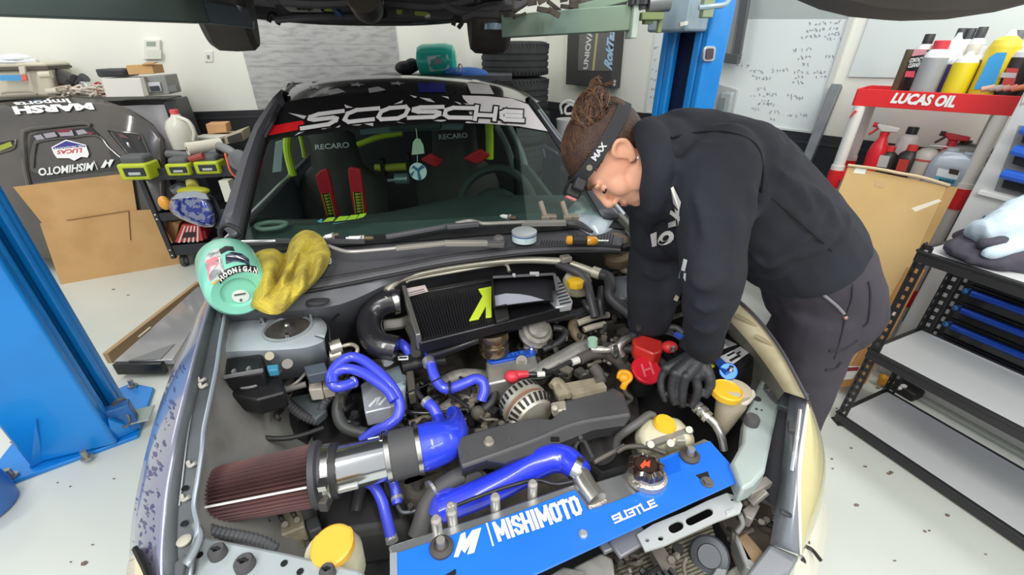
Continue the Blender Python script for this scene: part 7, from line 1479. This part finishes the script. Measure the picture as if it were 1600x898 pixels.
for k, (a, e, lab) in enumerate(((( 505, 371), (530, 366), 'spark plug half hidden by the yellow cloth at the foot of the windscreen'), ((541, 372), (584, 372), 'spark plug lying in front of the windscreen right of the yellow cloth'), ((782, 337), (806, 341), 'spark plug lying against the glass above the round tin'))):
    A, E_ = P(*a, 1.0), P(*e, 1.0); d = (E_ - A).normalized(); L = (E_ - A).length; t = thing('spark_plug', lab, 'spark plug', A)
    mk('insulator', B().lathe(A, d, [(.004, 0), (.004, L * .08), (.007, L * .12), (.008, L * .5), (.006, L * .52)], 12), M('eeeeec', .25), t)
    mk('hex', B().lathe(A, d, [(.010, L * .5), (.012, L * .53), (.012, L * .64), (.010, L * .66)], 6), M('d5d4cf', .25, .8), t)
    mk('thread', B().lathe(A, d, [(.0075, L * .66), (.0085, L * .72), (.0075, L * .76), (.0085, L * .82), (.0075, L * .88), (.0075, L * .94), (.003, L)], 12), M('6b5f4c', .5, .5), t)
# ---------------------------------------------------------------- car raised on the lift overhead
lc = thing('lifted_car', 'underside of the dark car raised on the lift above the silver one', 'car', V((-.3, 2.2, 1.6)))
fwd = V((-.235, .972, 0)).normalized(); lat = V((fwd.y, -fwd.x, 0))
FRr = V((-.13, 3.0, 0)); mid = FRr - lat * .74
def lp_(a, f_, z): return mid + lat * a + fwd * f_ + UP * z
m_und = M('3b393c', .7, var='2a292a', vscale=6); m_und2 = M('565357', .55, .2, var='434142', vscale=8)
def whl(c, yaw, lab=None):
    ax = (lat * math.cos(yaw) + fwd * math.sin(yaw)).normalized(); t = mk('tyre', B().lathe(c, ax, [(.2, -.10), (.25, -.118), (.30, -.112), (.322, -.085), (.327, 0), (.322, .085), (.30, .112), (.25, .118), (.2, .10)], 48), M('4a4441', .7, var='5a534d', vscale=8), lc)
    mk('wheel_hub', B().lathe(c, ax, [(.02, -.07), (.20, -.075), (.205, .0), (.20, .07), (.02, .06)], 28), M('3f3c3a', .5, .5), t)
rz = 1.60
whl(PY(372, 80, 2.72) + UP * .325, .15); whl(PY(764, 84, 3.0) + UP * .325, -.1)
whl(PY(1370, 30, .62) + UP * .325 + V((.05, .0, 0)), .9)
mk('floor_pan', B().prism([lp_(-.66, -2.0, 1.84), lp_(.66, -2.0, 1.84), lp_(.66, .45, 1.84), lp_(-.66, .45, 1.84)], UP * .04), m_und, lc)
for s in (-1, 1): mk('sill', B().bar(lp_(.66 * s, -1.9, 1.80), lp_(.66 * s, -.4, 1.80), .10, .10), M('1c1b1d', .5), lc, bevel=.01); mk('frame_rail', B().bar(lp_(.36 * s, -1.9, 1.80), lp_(.40 * s, .3, 1.78), .09, .07), m_und2, lc, bevel=.008)
mk('undertray', B().prism([PY(x, y, 3.0) for x, y in ((478, -20), (478, 24), (495, 33), (520, 37), (560, 38), (640, 37), (655, 32), (690, 34), (706, 20), (720, -20))], (0, .5, .02)), m_und, lc, bevel=.01)
mk('cross_member', B().prism([PY(x, y, 2.75) for x, y in ((418, -8), (430, 12), (446, 24), (500, 27), (640, 30), (700, 34), (735, 24), (800, 22), (840, -4))], (0, .12, 0)), m_und2, lc, bevel=.01)
mk('skid_plate', B().prism([PY(x, y, 2.6) for x, y in ((440, 8), (500, 9), (503, 19), (452, 18))], (0, .04, 0)), M('7d7c76', .4, .5), lc, bevel=.003)
b = B()
for x, y in ((466, 12), (474, 12), (482, 13)): b.cyl(PY(x, y, 2.59), PY(x + .5, y, 2.58), .012, n=8)
mk('drain_holes', b, BLACK, lc)
mk('exhaust_pipe', B().tube([PY(575, 10, 2.5), PY(572, 3, 2.3), PY(566, -14, 2.1)], .075, 20).tube([PY(560, 18, 2.65), PY(580, 22, 2.62), PY(596, 14, 2.6)], .04, 12), M('4f4740', .5, .6), lc)
mk('pipe_flange', B().lathe(PY(574, 2, 2.45), (PY(572, -6, 2.3) - PY(575, 8, 2.6)), [(.03, 0), (.07, .01), (.075, .03), (.05, .04)], 22), M('b9b4ae', .3, .8), lc)
mk('drive_shaft', B().tube([PY(430, 30, 2.7), PY(500, 26, 2.72), PY(640, 28, 2.8), PY(730, 30, 2.95)], .02, 10), m_und2, lc)
for q in ([(508, 6), (522, 7), (520, 18), (506, 17)], [(648, 16), (668, 17), (666, 25), (648, 24)], [(618, 14), (628, 12), (628, 22), (620, 22)]): mk('lime_reflection', B().prism([PY(x, y, 2.58) for x, y in q], (0, .03, 0)), M('8c9a32', .5), lc, bevel=.003)  # yellow-green reflections painted as solid lime blocks
mk('blue_bracket', B().bar(PY(522, 12, 2.56), PY(534, 24, 2.6), .03, .02), M('2f4a72', .5), lc)
for pts in (((690, 0), (720, 16), (780, 20)), ((800, 8), (760, 12), (722, 26)), ((600, 2), (680, 8), (740, -4)), ((440, 0), (520, 3), (600, -6))): mk('control_arm', B().tube([PY(x, y, 2.5) for x, y in pts], .028, 8), m_und2, lc)
for pts in (((420, 34), (424, 22), (436, 28), (434, 38)), ((708, 40), (712, 28), (722, 34), (716, 44))): mk('brake_hose', B().tube([PY(x, y, 2.72) for x, y in pts], .012, 8), M('2a2622', .6), lc)
mk('jack_bolt', B().ball(PY(668, 24, 2.6), .016), M('d6cfc4', .4, .5), lc)
random.seed(21); b = B()
for k in range(26):
    x = random.uniform(780, 905); y = random.uniform(-10, 26) - max(0, (x - 840)) * .18; b.box(PY(x, y, random.uniform(2.4, 2.8)), (random.uniform(.02, .09), .03, random.uniform(.01, .03)), Matrix.Rotation(random.uniform(-.6, .6), 3, 'Y'))
o = mk('torn_liner', b, M('423d38', .8, var='5d5347', vscale=14, vamt=.8), lc, kind='stuff')
mk('front_bumper', B().tube([lp_(-.7, .55, 1.78), lp_(-.3, .78, 1.76), lp_(.3, .78, 1.76), lp_(.7, .55, 1.78)], .07, 10), m_und, lc)
for k, (x, y, yy) in enumerate(((368, 14, 2.6), (776, 40, 2.78))):
    pass
mk('lift_adapter', B().cyl(PY(770, 47, 2.75), PY(770, 36, 2.75), .05, n=18).box(PY(780, 42, 2.75), (.16, .08, .03)), M('8fa6b4', .35, .5), rp, bevel=.003)
# ---------------------------------------------------------------- the person
def union(name, b, m, parent, vox, smooth=4, wr=0., wsz=.1, label=None):
    o = mk(name, b, m, parent, label=label)
    md = o.modifiers.new('remesh', 'REMESH'); md.mode = 'VOXEL'; md.voxel_size = vox; md.use_smooth_shade = True
    if smooth: md = o.modifiers.new('smooth', 'SMOOTH'); md.iterations = smooth; md.factor = .5
    if wr:
        tx_ = bpy.data.textures.new(name + '_folds', 'CLOUDS'); tx_.noise_scale = wsz; tx_.noise_depth = 1
        md = o.modifiers.new('folds', 'DISPLACE'); md.texture = tx_; md.strength = wr; md.mid_level = .5
    return o
# jacket on the shelf
jk = thing('folded_jacket', 'crumpled pale blue and charcoal jacket on top of the shelf unit', 'jacket', P(1560, 400, .9))
def fold(pts, r, flat, n=12): return B().tube([P(x, y, z) for x, y, z in pts], r, n, flat=flat)
m_jd, m_jl, m_jg = M('45424e', .75, bump=.4, bscale=24), M('c9dbe8', .75, bump=.4, bscale=20), M('8d8f94', .75, bump=.4, bscale=24)
union('dark_layer', B().ball(P(1580, 395, .91), (.22, .13, .05)).tube([P(1496, 368, .90), P(1515, 370, .92), P(1530, 385, .92), P(1545, 392, .91)], [.02, .035, .03, .02], 12).tube([P(1500, 378, .9), P(1512, 384, .91), P(1530, 395, .91), P(1560, 408, .9), P(1610, 420, .9)], [.015, .03, .035, .03, .03], 12), m_jd, jk, .008, 3, .022, .06)
union('pale_sleeve', B().tube([P(1532, 362, .96), P(1550, 362, .985), P(1575, 352, 1.0), P(1600, 340, 1.01), P(1640, 330, 1.01)], [.04, .055, .065, .075, .08], 14).tube([P(1533, 395, .94), P(1560, 393, .945), P(1600, 384, .95), P(1640, 380, .95)], [.012, .028, .03, .03], 12), m_jl, jk, .008, 3, .022, .07)
union('dark_cuff', B().tube([P(1528, 380, .955), P(1548, 382, .96), P(1575, 372, .965), P(1605, 360, .97), P(1640, 350, .97)], [.018, .026, .028, .03, .03], 12), m_jd, jk, .008, 3, .022, .06)
union('grey_lining', B().tube([P(1556, 386, .95), P(1580, 380, .95), P(1606, 371, .955), P(1640, 365, .955)], .022, 10), m_jg, jk, .008, 3, .03, .03)
pe = thing('person', 'person in black hooded sweatshirt and dark jeans bending over the engine bay', 'person', V((.94, 1.1, 0)))
Z_ = V((0, 0, 1))
def ringl(b, secs, n=20):       # secs: centre, tangent axis, half width (towards camera axis), half depth
    rings = []
    for c, t, a, d in secs:
        t = V(t).normalized(); s = (V((0, -1, .1)) - t * V((0, -1, .1)).dot(t)).normalized(); q = t.cross(s)
        rings.append([V(c) + s * a * math.cos(k) + q * d * math.sin(k) for k in [6.2832 * j / n for j in range(n)]])
    return b.rings(rings)
pelvis, waist, midb, chest, upper, neckb = PY(1288, 478, 1.11), PY(1268, 415, 1.10), PY(1205, 338, 1.08), PY(1135, 272, 1.05), PY(1082, 240, 1.03), PY(1034, 232, 1.01)
LSH, LEL, LWR = PY(1118, 268, .90), PY(1112, 432, .80), P(1100, 548, .875)
RSH, REL, RWR = PY(1060, 285, 1.20), PY(1027, 400, 1.14), P(1012, 514, .78)
LHP, RHP = PY(1282, 490, 1.03), PY(1278, 478, 1.19)
LKN, RKN = V((.93, 1.02, .47)), V((.92, 1.22, .47)); LAN, RAN = V((.99, 1.03, .09)), V((1.0, 1.24, .09))
def spine(b, k, ends=True):
    t = (upper - waist).normalized()
    return ringl(b, [(pelvis - (waist - pelvis) * .15, waist - pelvis, .15 * k, .11 * k), (lerp(pelvis, waist, .5), midb - pelvis, .168 * k, .132 * k), (waist, midb - pelvis, .165 * k, .13 * k), (midb, t, .165 * k, .128 * k), (chest, t, .175 * k, .125 * k), (upper, neckb - chest, .15 * k, .10 * k), (lerp(upper, neckb, .6), neckb - upper, .10 * k, .075 * k)])
# hooded sweatshirt
def sweat(b):
    ringl(b, [(lerp(waist, midb, .22), midb - pelvis, .170, .140), (lerp(waist, midb, .38), midb - pelvis, .180, .150), (lerp(waist, midb, .8), chest - waist, .178, .145), (chest, upper - midb, .185, .135), (upper, neckb - chest, .155, .105), (lerp(upper, neckb, .8), neckb - upper, .10, .085)])
    b.tube([lerp(chest, LSH, .5), LSH, lerp(LSH, LEL, .55), LEL, lerp(LEL, LWR, .5), lerp(LEL, LWR, .93)], [.095, .088, .072, .064, .052, .040], 18, res=4)
    b.tube([lerp(chest, RSH, .5), RSH, lerp(RSH, REL, .55), REL, lerp(REL, RWR, .5), RWR], [.10, .095, .084, .080, .078, .062], 18, res=4)
    b.ball(lerp(upper, chest, .2) + V((-.02, -.02, -.05)), (.12, .15, .10))
    b.ball(lerp(LSH, chest, .45) + V((.02, 0, .02)), (.11, .09, .10)); b.ball(lerp(RSH, chest, .45) + V((.02, 0, .03)), (.11, .09, .09))
    b.ball(PY(1035, 345, 1.12), (.09, .11, .12)); b.ball(PY(1085, 330, 1.05), (.12, .14, .13))
    # hood bunched at the nape and round the jaw
    b.tube([PY(1008, 208, .98), PY(1018, 215, 1.08), PY(1010, 260, 1.13), PY(1008, 320, 1.08), PY(1022, 322, .96), PY(1028, 268, .90), PY(1018, 218, .92), PY(1008, 208, .98)], [.035, .045, .045, .04, .035, .035, .035, .035], 12, res=4)
    b.ball(PY(1032, 214, 1.04), (.055, .09, .045)); b.ball(PY(1050, 222, 1.0), (.06, .10, .05))
    return b
m_hood = M('26282f', .85, var='32353e', vscale=5, bump=.12, bscale=350, spec=.3)
tmp = union('draft', sweat(B()), m_hood, pe, .012, 4); TMP = bvh(tmp); bpy.data.objects.remove(tmp)
def folds(b, t, paths, r, lift=.001):
    for p in paths:
        q = [h for h in [hit(t, x, y, lift) for x, y in [tuple(v.xy) for v in samp([(x, y, 0) for x, y in p], 7)]] if h]
        if len(q) > 2: b.tube(q, [r * .3, r, r * 1.1, r, r * .3], 10, res=3)
    return b
b = folds(sweat(B()), TMP, [[(1172, 285), (1176, 325), (1160, 372)], [(1198, 292), (1186, 325), (1166, 352)], [(1222, 398), (1262, 368), (1292, 322)], [(1236, 405), (1282, 386), (1316, 345)], [(1322, 325), (1322, 356), (1302, 384)], [(1168, 424), (1202, 432), (1250, 416)], [(1172, 398), (1196, 414), (1224, 402)], [(1084, 296), (1098, 336), (1102, 385)], [(1148, 318), (1152, 390), (1140, 440)], [(1072, 432), (1102, 448), (1136, 432)], [(1076, 472), (1104, 484), (1130, 472)], [(1078, 506), (1100, 516), (1124, 506)], [(1020, 300), (1014, 345), (1012, 400)], [(1000, 420), (1025, 432), (1050, 425)], [(1058, 262), (1092, 228), (1150, 226)], [(1210, 260), (1250, 300), (1270, 340)], [(1240, 275), (1290, 318), (1320, 372)]], .011)
hoodie = union('hooded_sweatshirt', b, m_hood, pe, .008, 4, .014, .10)
cuff = mk('cuff', B().tube([lerp(LEL, LWR, .82), lerp(LEL, LWR, .95), LWR], [.044, .042, .040], 20), M('17181b', .85, bump=.3, bscale=400, stretch=(1, 1, .1)), hoodie)
HB = bvh(hoodie); hh_ = lambda o: (lambda x, y: hit(HB, x, y, o))
m_pr = M('dcdad4', .6)
dtext('lettering', 'O', [(1027, 386), (1056, 378), (1050, 357), (1028, 366)], hh_(.004), m_pr, hoodie, bold=.08, shear=.1)
dtext('lettering', 'I', [(1019, 386), (1026, 384), (1026, 362), (1016, 366)], hh_(.004), m_pr, hoodie, bold=.05)
dpoly('lettering', [[(1044, 356), (1060, 352), (1062, 322), (1054, 326), (1055, 344), (1044, 348)], [(1048, 328), (1062, 338), (1062, 346), (1046, 334)], [(1052, 318), (1061, 330), (1064, 316), (1052, 291), (1048, 294)]], hh_(.004), m_pr, hoodie)
m_tq = M('cbbfa6', .6)
dpoly('sleeve_print', [[(1052, 468), (1056, 460), (1061, 464), (1058, 471)], [(1059, 472), (1063, 463), (1070, 470), (1068, 476)], [(1052, 477), (1060, 472), (1066, 478), (1059, 484)], [(1047, 490), (1052, 483), (1060, 490), (1056, 497)], [(1042, 502), (1046, 494), (1054, 500), (1050, 508)], [(1062, 486), (1066, 480), (1070, 484), (1066, 490)]], hh_(.004), m_tq, hoodie)
dpoly('sleeve_print', [[(1062, 424), (1072, 427), (1071, 440), (1060, 434)], [(1068, 404), (1074, 406), (1070, 424), (1064, 422)]], hh_(.004), M('c9d2d6', .6), hoodie)
seam = mk('seam', B().tube([q for q in [hit(HB, x, y, .001) for x, y in ((1048, 215), (1090, 207), (1140, 207), (1180, 225), (1192, 260), (1190, 300))] if q], .0025, 6).tube([q for q in [hit(HB, x, y, .001) for x, y in ((1188, 295), (1230, 330), (1270, 365), (1300, 392))] if q], .0022, 6), M('0e0e10', .9), hoodie)
# trousers
b = B()
ringl(b, [(lerp(waist, midb, .3), midb - pelvis, .160, .130), (waist, midb - pelvis, .170, .138), (lerp(pelvis, waist, .3), waist - pelvis, .178, .142), (pelvis, waist - pelvis + Z_ * .1, .175, .14), (pelvis + V((.0, 0, -.06)), Z_, .15, .11)])
for hp, kn, an in ((LHP, LKN, LAN), (RHP, RKN, RAN)): b.tube([hp + V((0, 0, .02)), lerp(hp, kn, .4), kn, lerp(kn, an, .5), an], [.105, .092, .072, .066, .06], 18, res=4)
tmp = union('draft', B(), None, pe, .01) if False else None
m_jean = M('45414a', .85, var='38353d', vscale=4, bump=.15, bscale=420, spec=.3)
tr_ = union('trousers', b, m_jean, pe, .010, 5, .012, .09)
TB = bvh(tr_); htr = lambda x, y: hit(TB, x, y, .002)
def stitch(pts, r=.0018, m='2b2930', nm='stitching'):
    pl = [q for q in [htr(x, y) for x, y in pts] if q]
    if len(pl) > 1: mk(nm, B().tube(pl, r, 6), M(m, .8), tr_)
stitch([(1281, 432), (1281, 446), (1285, 458), (1295, 467), (1308, 478), (1319, 490)], .004, '8a8790', 'pocket_edge')
stitch([(1340, 420), (1330, 418), (1332, 450), (1330, 470), (1322, 492), (1316, 520), (1304, 560)]); stitch([(1160, 443), (1200, 447), (1250, 440), (1300, 428), (1348, 408)]); stitch([(1357, 440), (1360, 460), (1357, 500), (1350, 510)], .003)
stitch([(1296, 548), (1320, 545), (1340, 532)], .003); stitch([(1290, 578), (1306, 575), (1314, 566)], .003)
for x, y in ((1279, 429), (1321, 496)):
    c = htr(x, y)
    if c: mk('rivet', B().ball(c, .006), M('b98a78', .4, .6), tr_)
c = htr(1344, 402)
if c: mk('belt_loop', B().bar(htr(1340, 392) or c, htr(1346, 414) or c, .016, .008, (0, -1, 0)), M('332f38', .85), tr_, bevel=.002)
# boots
for an in (LAN, RAN): mk('boot', B().tube([an + V((.02, 0, .02)), an + V((.0, 0, -.03)), an + V((-.08, 0, -.045)), an + V((-.17, 0, -.055))], [.055, .056, .048, .034], 14).box(an + V((-.06, 0, -.078)), (.27, .095, .025)), M('27231f', .6), pe)
# head, neck and the body under the clothes
S_ = V((.04, -.95, .30)).normalized(); F_ = V((-.36, -.36, -.86)); F_ = (F_ - S_ * F_.dot(S_)).normalized(); U_ = S_.cross(F_); U_ = U_ if U_.x < 0 else -U_
HC = PY(957, 249, 1.00)
def H(x, y, z):
    if y > 0: y *= .91
    return HC + S_ * x + F_ * y + U_ * z
MH = Matrix((S_, F_, U_)).transposed()
b = B(); eb = lambda c, r: b.ball(H(*c), (r[0], r[1] * (.91 if c[1] > .01 else 1), r[2]), 20, 12, MH)
eb((0, -.018, .032), (.073, .092, .082)); eb((0, .02, .0), (.066, .068, .075)); eb((0, .032, -.052), (.056, .056, .058)); eb((0, .062, -.088), (.026, .024, .02)); eb((0, .05, -.075), (.044, .036, .03))
for s in (-1, 1):
    eb((.036 * s, .054, -.026), (.028, .03, .032)); eb((.032 * s, .078, .018), (.022, .010, .008)); eb((.012 * s, .094, -.040), (.009, .011, .008)); eb((.05 * s, .01, -.055), (.018, .045, .032))
    b.tube([H(.072 * s, .006, .006), H(.078 * s, .0, .022), H(.083 * s, -.018, .026), H(.084 * s, -.029, .010), H(.079 * s, -.022, -.010), H(.074 * s, -.007, -.026), H(.070 * s, .003, -.020)], .0058, 8); eb((.074 * s, -.012, .004), (.005, .018, .030))
b.tube([H(0, .083, .012), H(0, .095, -.012), H(0, .103, -.032), H(0, .096, -.042)], [.008, .0095, .012, .009], 10)
eb((0, .085, -.060), (.022, .009, .006)); eb((0, .083, -.069), (.019, .009, .006))
b.tube([H(0, -.02, -.02), H(0, -.035, -.075), lerp(H(0, -.04, -.12), neckb, .6), upper], [.058, .055, .058, .07], 18, res=4)
spine(b, .78)
for a, e, w3, r in ((LSH, LEL, LWR, 1), (RSH, REL, RWR, 1)): b.tube([lerp(chest, a, .7), a, lerp(a, e, .5), e, lerp(e, w3, .5), w3], [.06, .055, .048, .042, .036, .028], 14, res=4)
for hp, kn, an in ((LHP, LKN, LAN), (RHP, RKN, RAN)): b.tube([hp, lerp(hp, kn, .4), kn, lerp(kn, an, .4), an], [.075, .068, .05, .05, .04], 14, res=4)
m_skin = M('e6ac8e', .5, var='dc9479', vscale=7, vamt=.6, bump=.04, bscale=300)
sk = m_skin.node_tree.nodes['Principled BSDF']; sk.inputs['Subsurface Weight'].default_value = .12; sk.inputs['Subsurface Radius'].default_value = (.012, .005, .003); sk.inputs['Subsurface Scale'].default_value = .6
body = union('body', b, m_skin, pe, .0042, 3)
for s in (-1, 1):
    mk('eye', B().ball(H(.031 * s, .073, .001), (.013, .011, .010), 14, 9, MH), M('e2aa90', .4), body)
    mk('eyelashes', B().tube([H(.019 * s, .084, -.004), H(.030 * s, .086, -.007), H(.043 * s, .078, -.003)], .0016, 6), M('2a1a14', .7), body)
    mk('eyebrow', B().tube([H(.014 * s, .090, .021), H(.030 * s, .088, .027), H(.048 * s, .076, .021)], [.002, .0035, .0015], 8), M('5a3b2a', .8), body)
mk('lips', B().tube([H(-.022, .084, -.066), H(-.008, .0925, -.0635), H(.008, .0925, -.0635), H(.022, .084, -.066)], [.0015, .0032, .0032, .0015], 8).tube([H(-.019, .083, -.068), H(0, .091, -.070), H(.019, .083, -.068)], [.0015, .0036, .0015], 8), M('cf8678', .45), body)
mk('earring', B().ball(H(.084, -.008, -.031), .0032), M('f0eee8', .15, .6), body)
# hair
m_hair = M('4a2f20', .5, var='33201a', vscale=60, vamt=.9, bump=.4, bscale=260, stretch=(1, 1, 1)); m_hair2 = M('6b4a30', .5, var='4a3020', vscale=60, vamt=.9)
bm_ = B(); bm_.ball(H(0, -.020, .034), (.080, .097, .089), 48, 30, MH)
inv = MH.transposed()
dele = []
for v in bm_.bm.verts:
    q = inv @ (v.co - HC)
    line = .052 + .25 * max(0, abs(q.x) - .03)          # hairline
    if (q.y > .035 and q.z < line) or (q.z < .02 and q.y > -.02 and abs(q.x) > .04 and q.y > -.03 + (q.z) * .2) or (q.z < -.045) or (q.y > -.0 and q.z < .03): dele.append(v)
bmesh.ops.delete(bm_.bm, geom=dele, context='VERTS')
hair = mk('hair', bm_, m_hair, pe, solid=.006)
random.seed(3); b = B(); b2 = B()
def onskull(x, y, z, k=1.04):
    q = V((x / .080, (y + .020) / .097, (z - .034) / .089)); q = q.normalized() * k; return (q.x * .080, q.y * .097 - .020, q.z * .089 + .034)
for k in range(150):
    t = random.uniform(-1.5, 1.5); x0 = math.sin(t) * .075; y0 = .075 * math.cos(t) - .005; z0 = .060 if abs(t) < .9 else .035
    p1_ = onskull(x0, y0 + .01, z0, 1.02); p2_ = onskull(x0 * .8, y0 * .45 - .02, .10, 1.045); p3_ = onskull(x0 * .4, -.06, .10, 1.06)
    (b if k % 3 else b2).tube([H(*p1_), H(*p2_), H(*p3_)], [.0016, .0028, .002], 5, res=4)
for k in range(70):
    t = random.uniform(-1, 1); p1_ = onskull(.06 * t, -.09, -.03 + random.uniform(-.01, .03), 1.02); p2_ = onskull(.06 * t, -.11, .05, 1.05); p3_ = onskull(.03 * t, -.07, .10, 1.07)
    (b if k % 3 else b2).tube([H(*p1_), H(*p2_), H(*p3_)], [.0018, .0028, .002], 5, res=4)
mk('hair_strands', b, m_hair, hair, kind='stuff'); mk('hair_strands', b2, m_hair2, hair, kind='stuff')
BN = (.028, -.066, .088); b = B(); b2 = B()
b.ball(H(*BN), (.046, .052, .038), 20, 12, MH)
for k in range(320):
    u = V((random.gauss(0, 1), random.gauss(0, 1), random.gauss(0, 1))).normalized(); v = u.cross(V((random.gauss(0, 1), random.gauss(0, 1), random.gauss(0, 1)))).normalized(); R_ = random.uniform(.050, .0555); a0 = random.uniform(0, 6.28); sp = random.uniform(1.0, 2.6)
    K_ = R_ / .052; pts = [H(BN[0] + (u.x * math.cos(a0 + t) + v.x * math.sin(a0 + t)) * .047 * K_, BN[1] + (u.y * math.cos(a0 + t) + v.y * math.sin(a0 + t)) * .052 * K_, BN[2] + (u.z * math.cos(a0 + t) + v.z * math.sin(a0 + t)) * .039 * K_) for t in [sp * j / 5 for j in range(6)]]
    (b if k % 2 else b2).tube(pts, random.uniform(.001, .0028), 5, res=3)
for k in range(12):
    a = random.uniform(-1, 1); b2.tube([H(.02 * a, -.09, .10), H(.03 * a + random.uniform(-.01, .01), -.125 + random.uniform(-.02, .02), .11), H(.04 * a, -.135 + random.uniform(-.02, .02), .07 + random.uniform(-.02, .03))], .0014, 4, res=4)
mk('hair_bun', b, m_hair, hair); mk('loose_strands', b2, m_hair2, hair, kind='stuff')
mk('scrunchie', B().tube([H(.030, -.095, .118), H(.034, -.110, .104), H(.036, -.118, .088)], [.004, .006, .004], 8), M('e6d9c6', .7, var='d89a86', vscale=40), hair)
# head torch
b = B(); rings = []
for k in range(40):
    t = 6.2832 * k / 40; x, y = .0845 * math.sin(t), .104 * math.cos(t) - .014; z = .045 + .017 * math.cos(t); nx, ny = math.sin(t), math.cos(t); w2 = .014
    rings.append([H(x, y, z - w2), H(x + nx * .004, y + ny * .004, z - w2), H(x + nx * .004, y + ny * .004, z + w2), H(x, y, z + w2)])
rings.append(rings[0]); b.rings(rings, cap=False)
ht2 = mk('head_torch', b, M('2f2f33', .75, bump=.2, bscale=300), pe)
SBV = bvh(ht2); hs_ = lambda x, y: hit(SBV, x, y, .002)
dtext('lettering', 'MAX', [(931, 252), (949, 227), (941, 221), (923, 246)], hs_, M('d3d3d0', .5), ht2, bold=.04)
dpoly('ring_print', [[(921 + 5 * math.cos(t), 262 + 5 * math.sin(t)) for t in [6.2832 * k / 12 for k in range(12)]]], hs_, M('8d8a78', .5), ht2)
mk('torch_body', B().box(H(0, .108, .058), (.055, .030, .034), MH).box(H(.035, .09, .055), (.03, .03, .028), MH), M('1e1e20', .5), ht2, bevel=.005)
mk('torch_lens', B().box(H(0, .126, .057), (.046, .010, .026), MH), M('c87a74', .25, coat=.5), ht2, bevel=.004)
# gloves
m_gl = M('2a2b2e', .45, var='36373a', vscale=14, bump=.15, bscale=120)
b = B()
wr = P(1097, 554, .862); kn = [(1040, 577, .826), (1054, 585, .832), (1070, 590, .832), (1087, 590, .826)]; pal = [P(*q) for q in kn]
b.tube([lerp(LEL, LWR, .86), LWR, wr], [.034, .035, .034], 16, res=3)
for p in pal: b.tube([wr + (p - wr) * .05, lerp(wr, p, .5), p], [.028, .022, .015], 12, res=3)
for p in pal: b.ball(p + UP * .004, .0135, 10, 7)
fing = [[(1040, 577, .826), (1033, 593, .80), (1034, 611, .775), (1040, 627, .752)], [(1054, 585, .832), (1050, 603, .80), (1051, 619, .775), (1055, 632, .755)], [(1070, 590, .832), (1067, 608, .80), (1066, 623, .775), (1068, 634, .752)], [(1087, 590, .826), (1090, 609, .80), (1086, 624, .775), (1080, 637, .755)]]
for f, r in zip(fing, (.0098, .0106, .011, .0112)): b.tube([P(*q) for q in f], [r * 1.15, r * 1.05, r, r * .78], 12, res=3)
b.tube([lerp(wr, pal[3], .35), P(1107, 586, .835), P(1109, 604, .81), P(1100, 620, .785)], [.022, .015, .0125, .0095], 12, res=3)
union('glove', b, m_gl, pe, .0028, 2, label='black glove on the near hand')
b = B(); wr2 = RWR; b.tube([lerp(REL, RWR, .9), RWR, RWR + V((-.02, -.02, -.04))], [.04, .04, .036], 14, res=3)
for k, (dx, dy) in enumerate(((-.05, .01), (-.035, -.015), (-.02, -.03), (-.0, -.04), (.025, -.01))):
    o = RWR + V((dx * .6, dy, -.05)); b.tube([RWR + V((-.01, -.01, -.02)), o, o + V((dx * .5, dy * .6, -.035)), o + V((dx * .4, dy * .4, -.065))], [.026, .017, .014, .010], 10, res=3)
union('glove', b, m_gl, pe, .005, 2, label='black glove on the far hand')
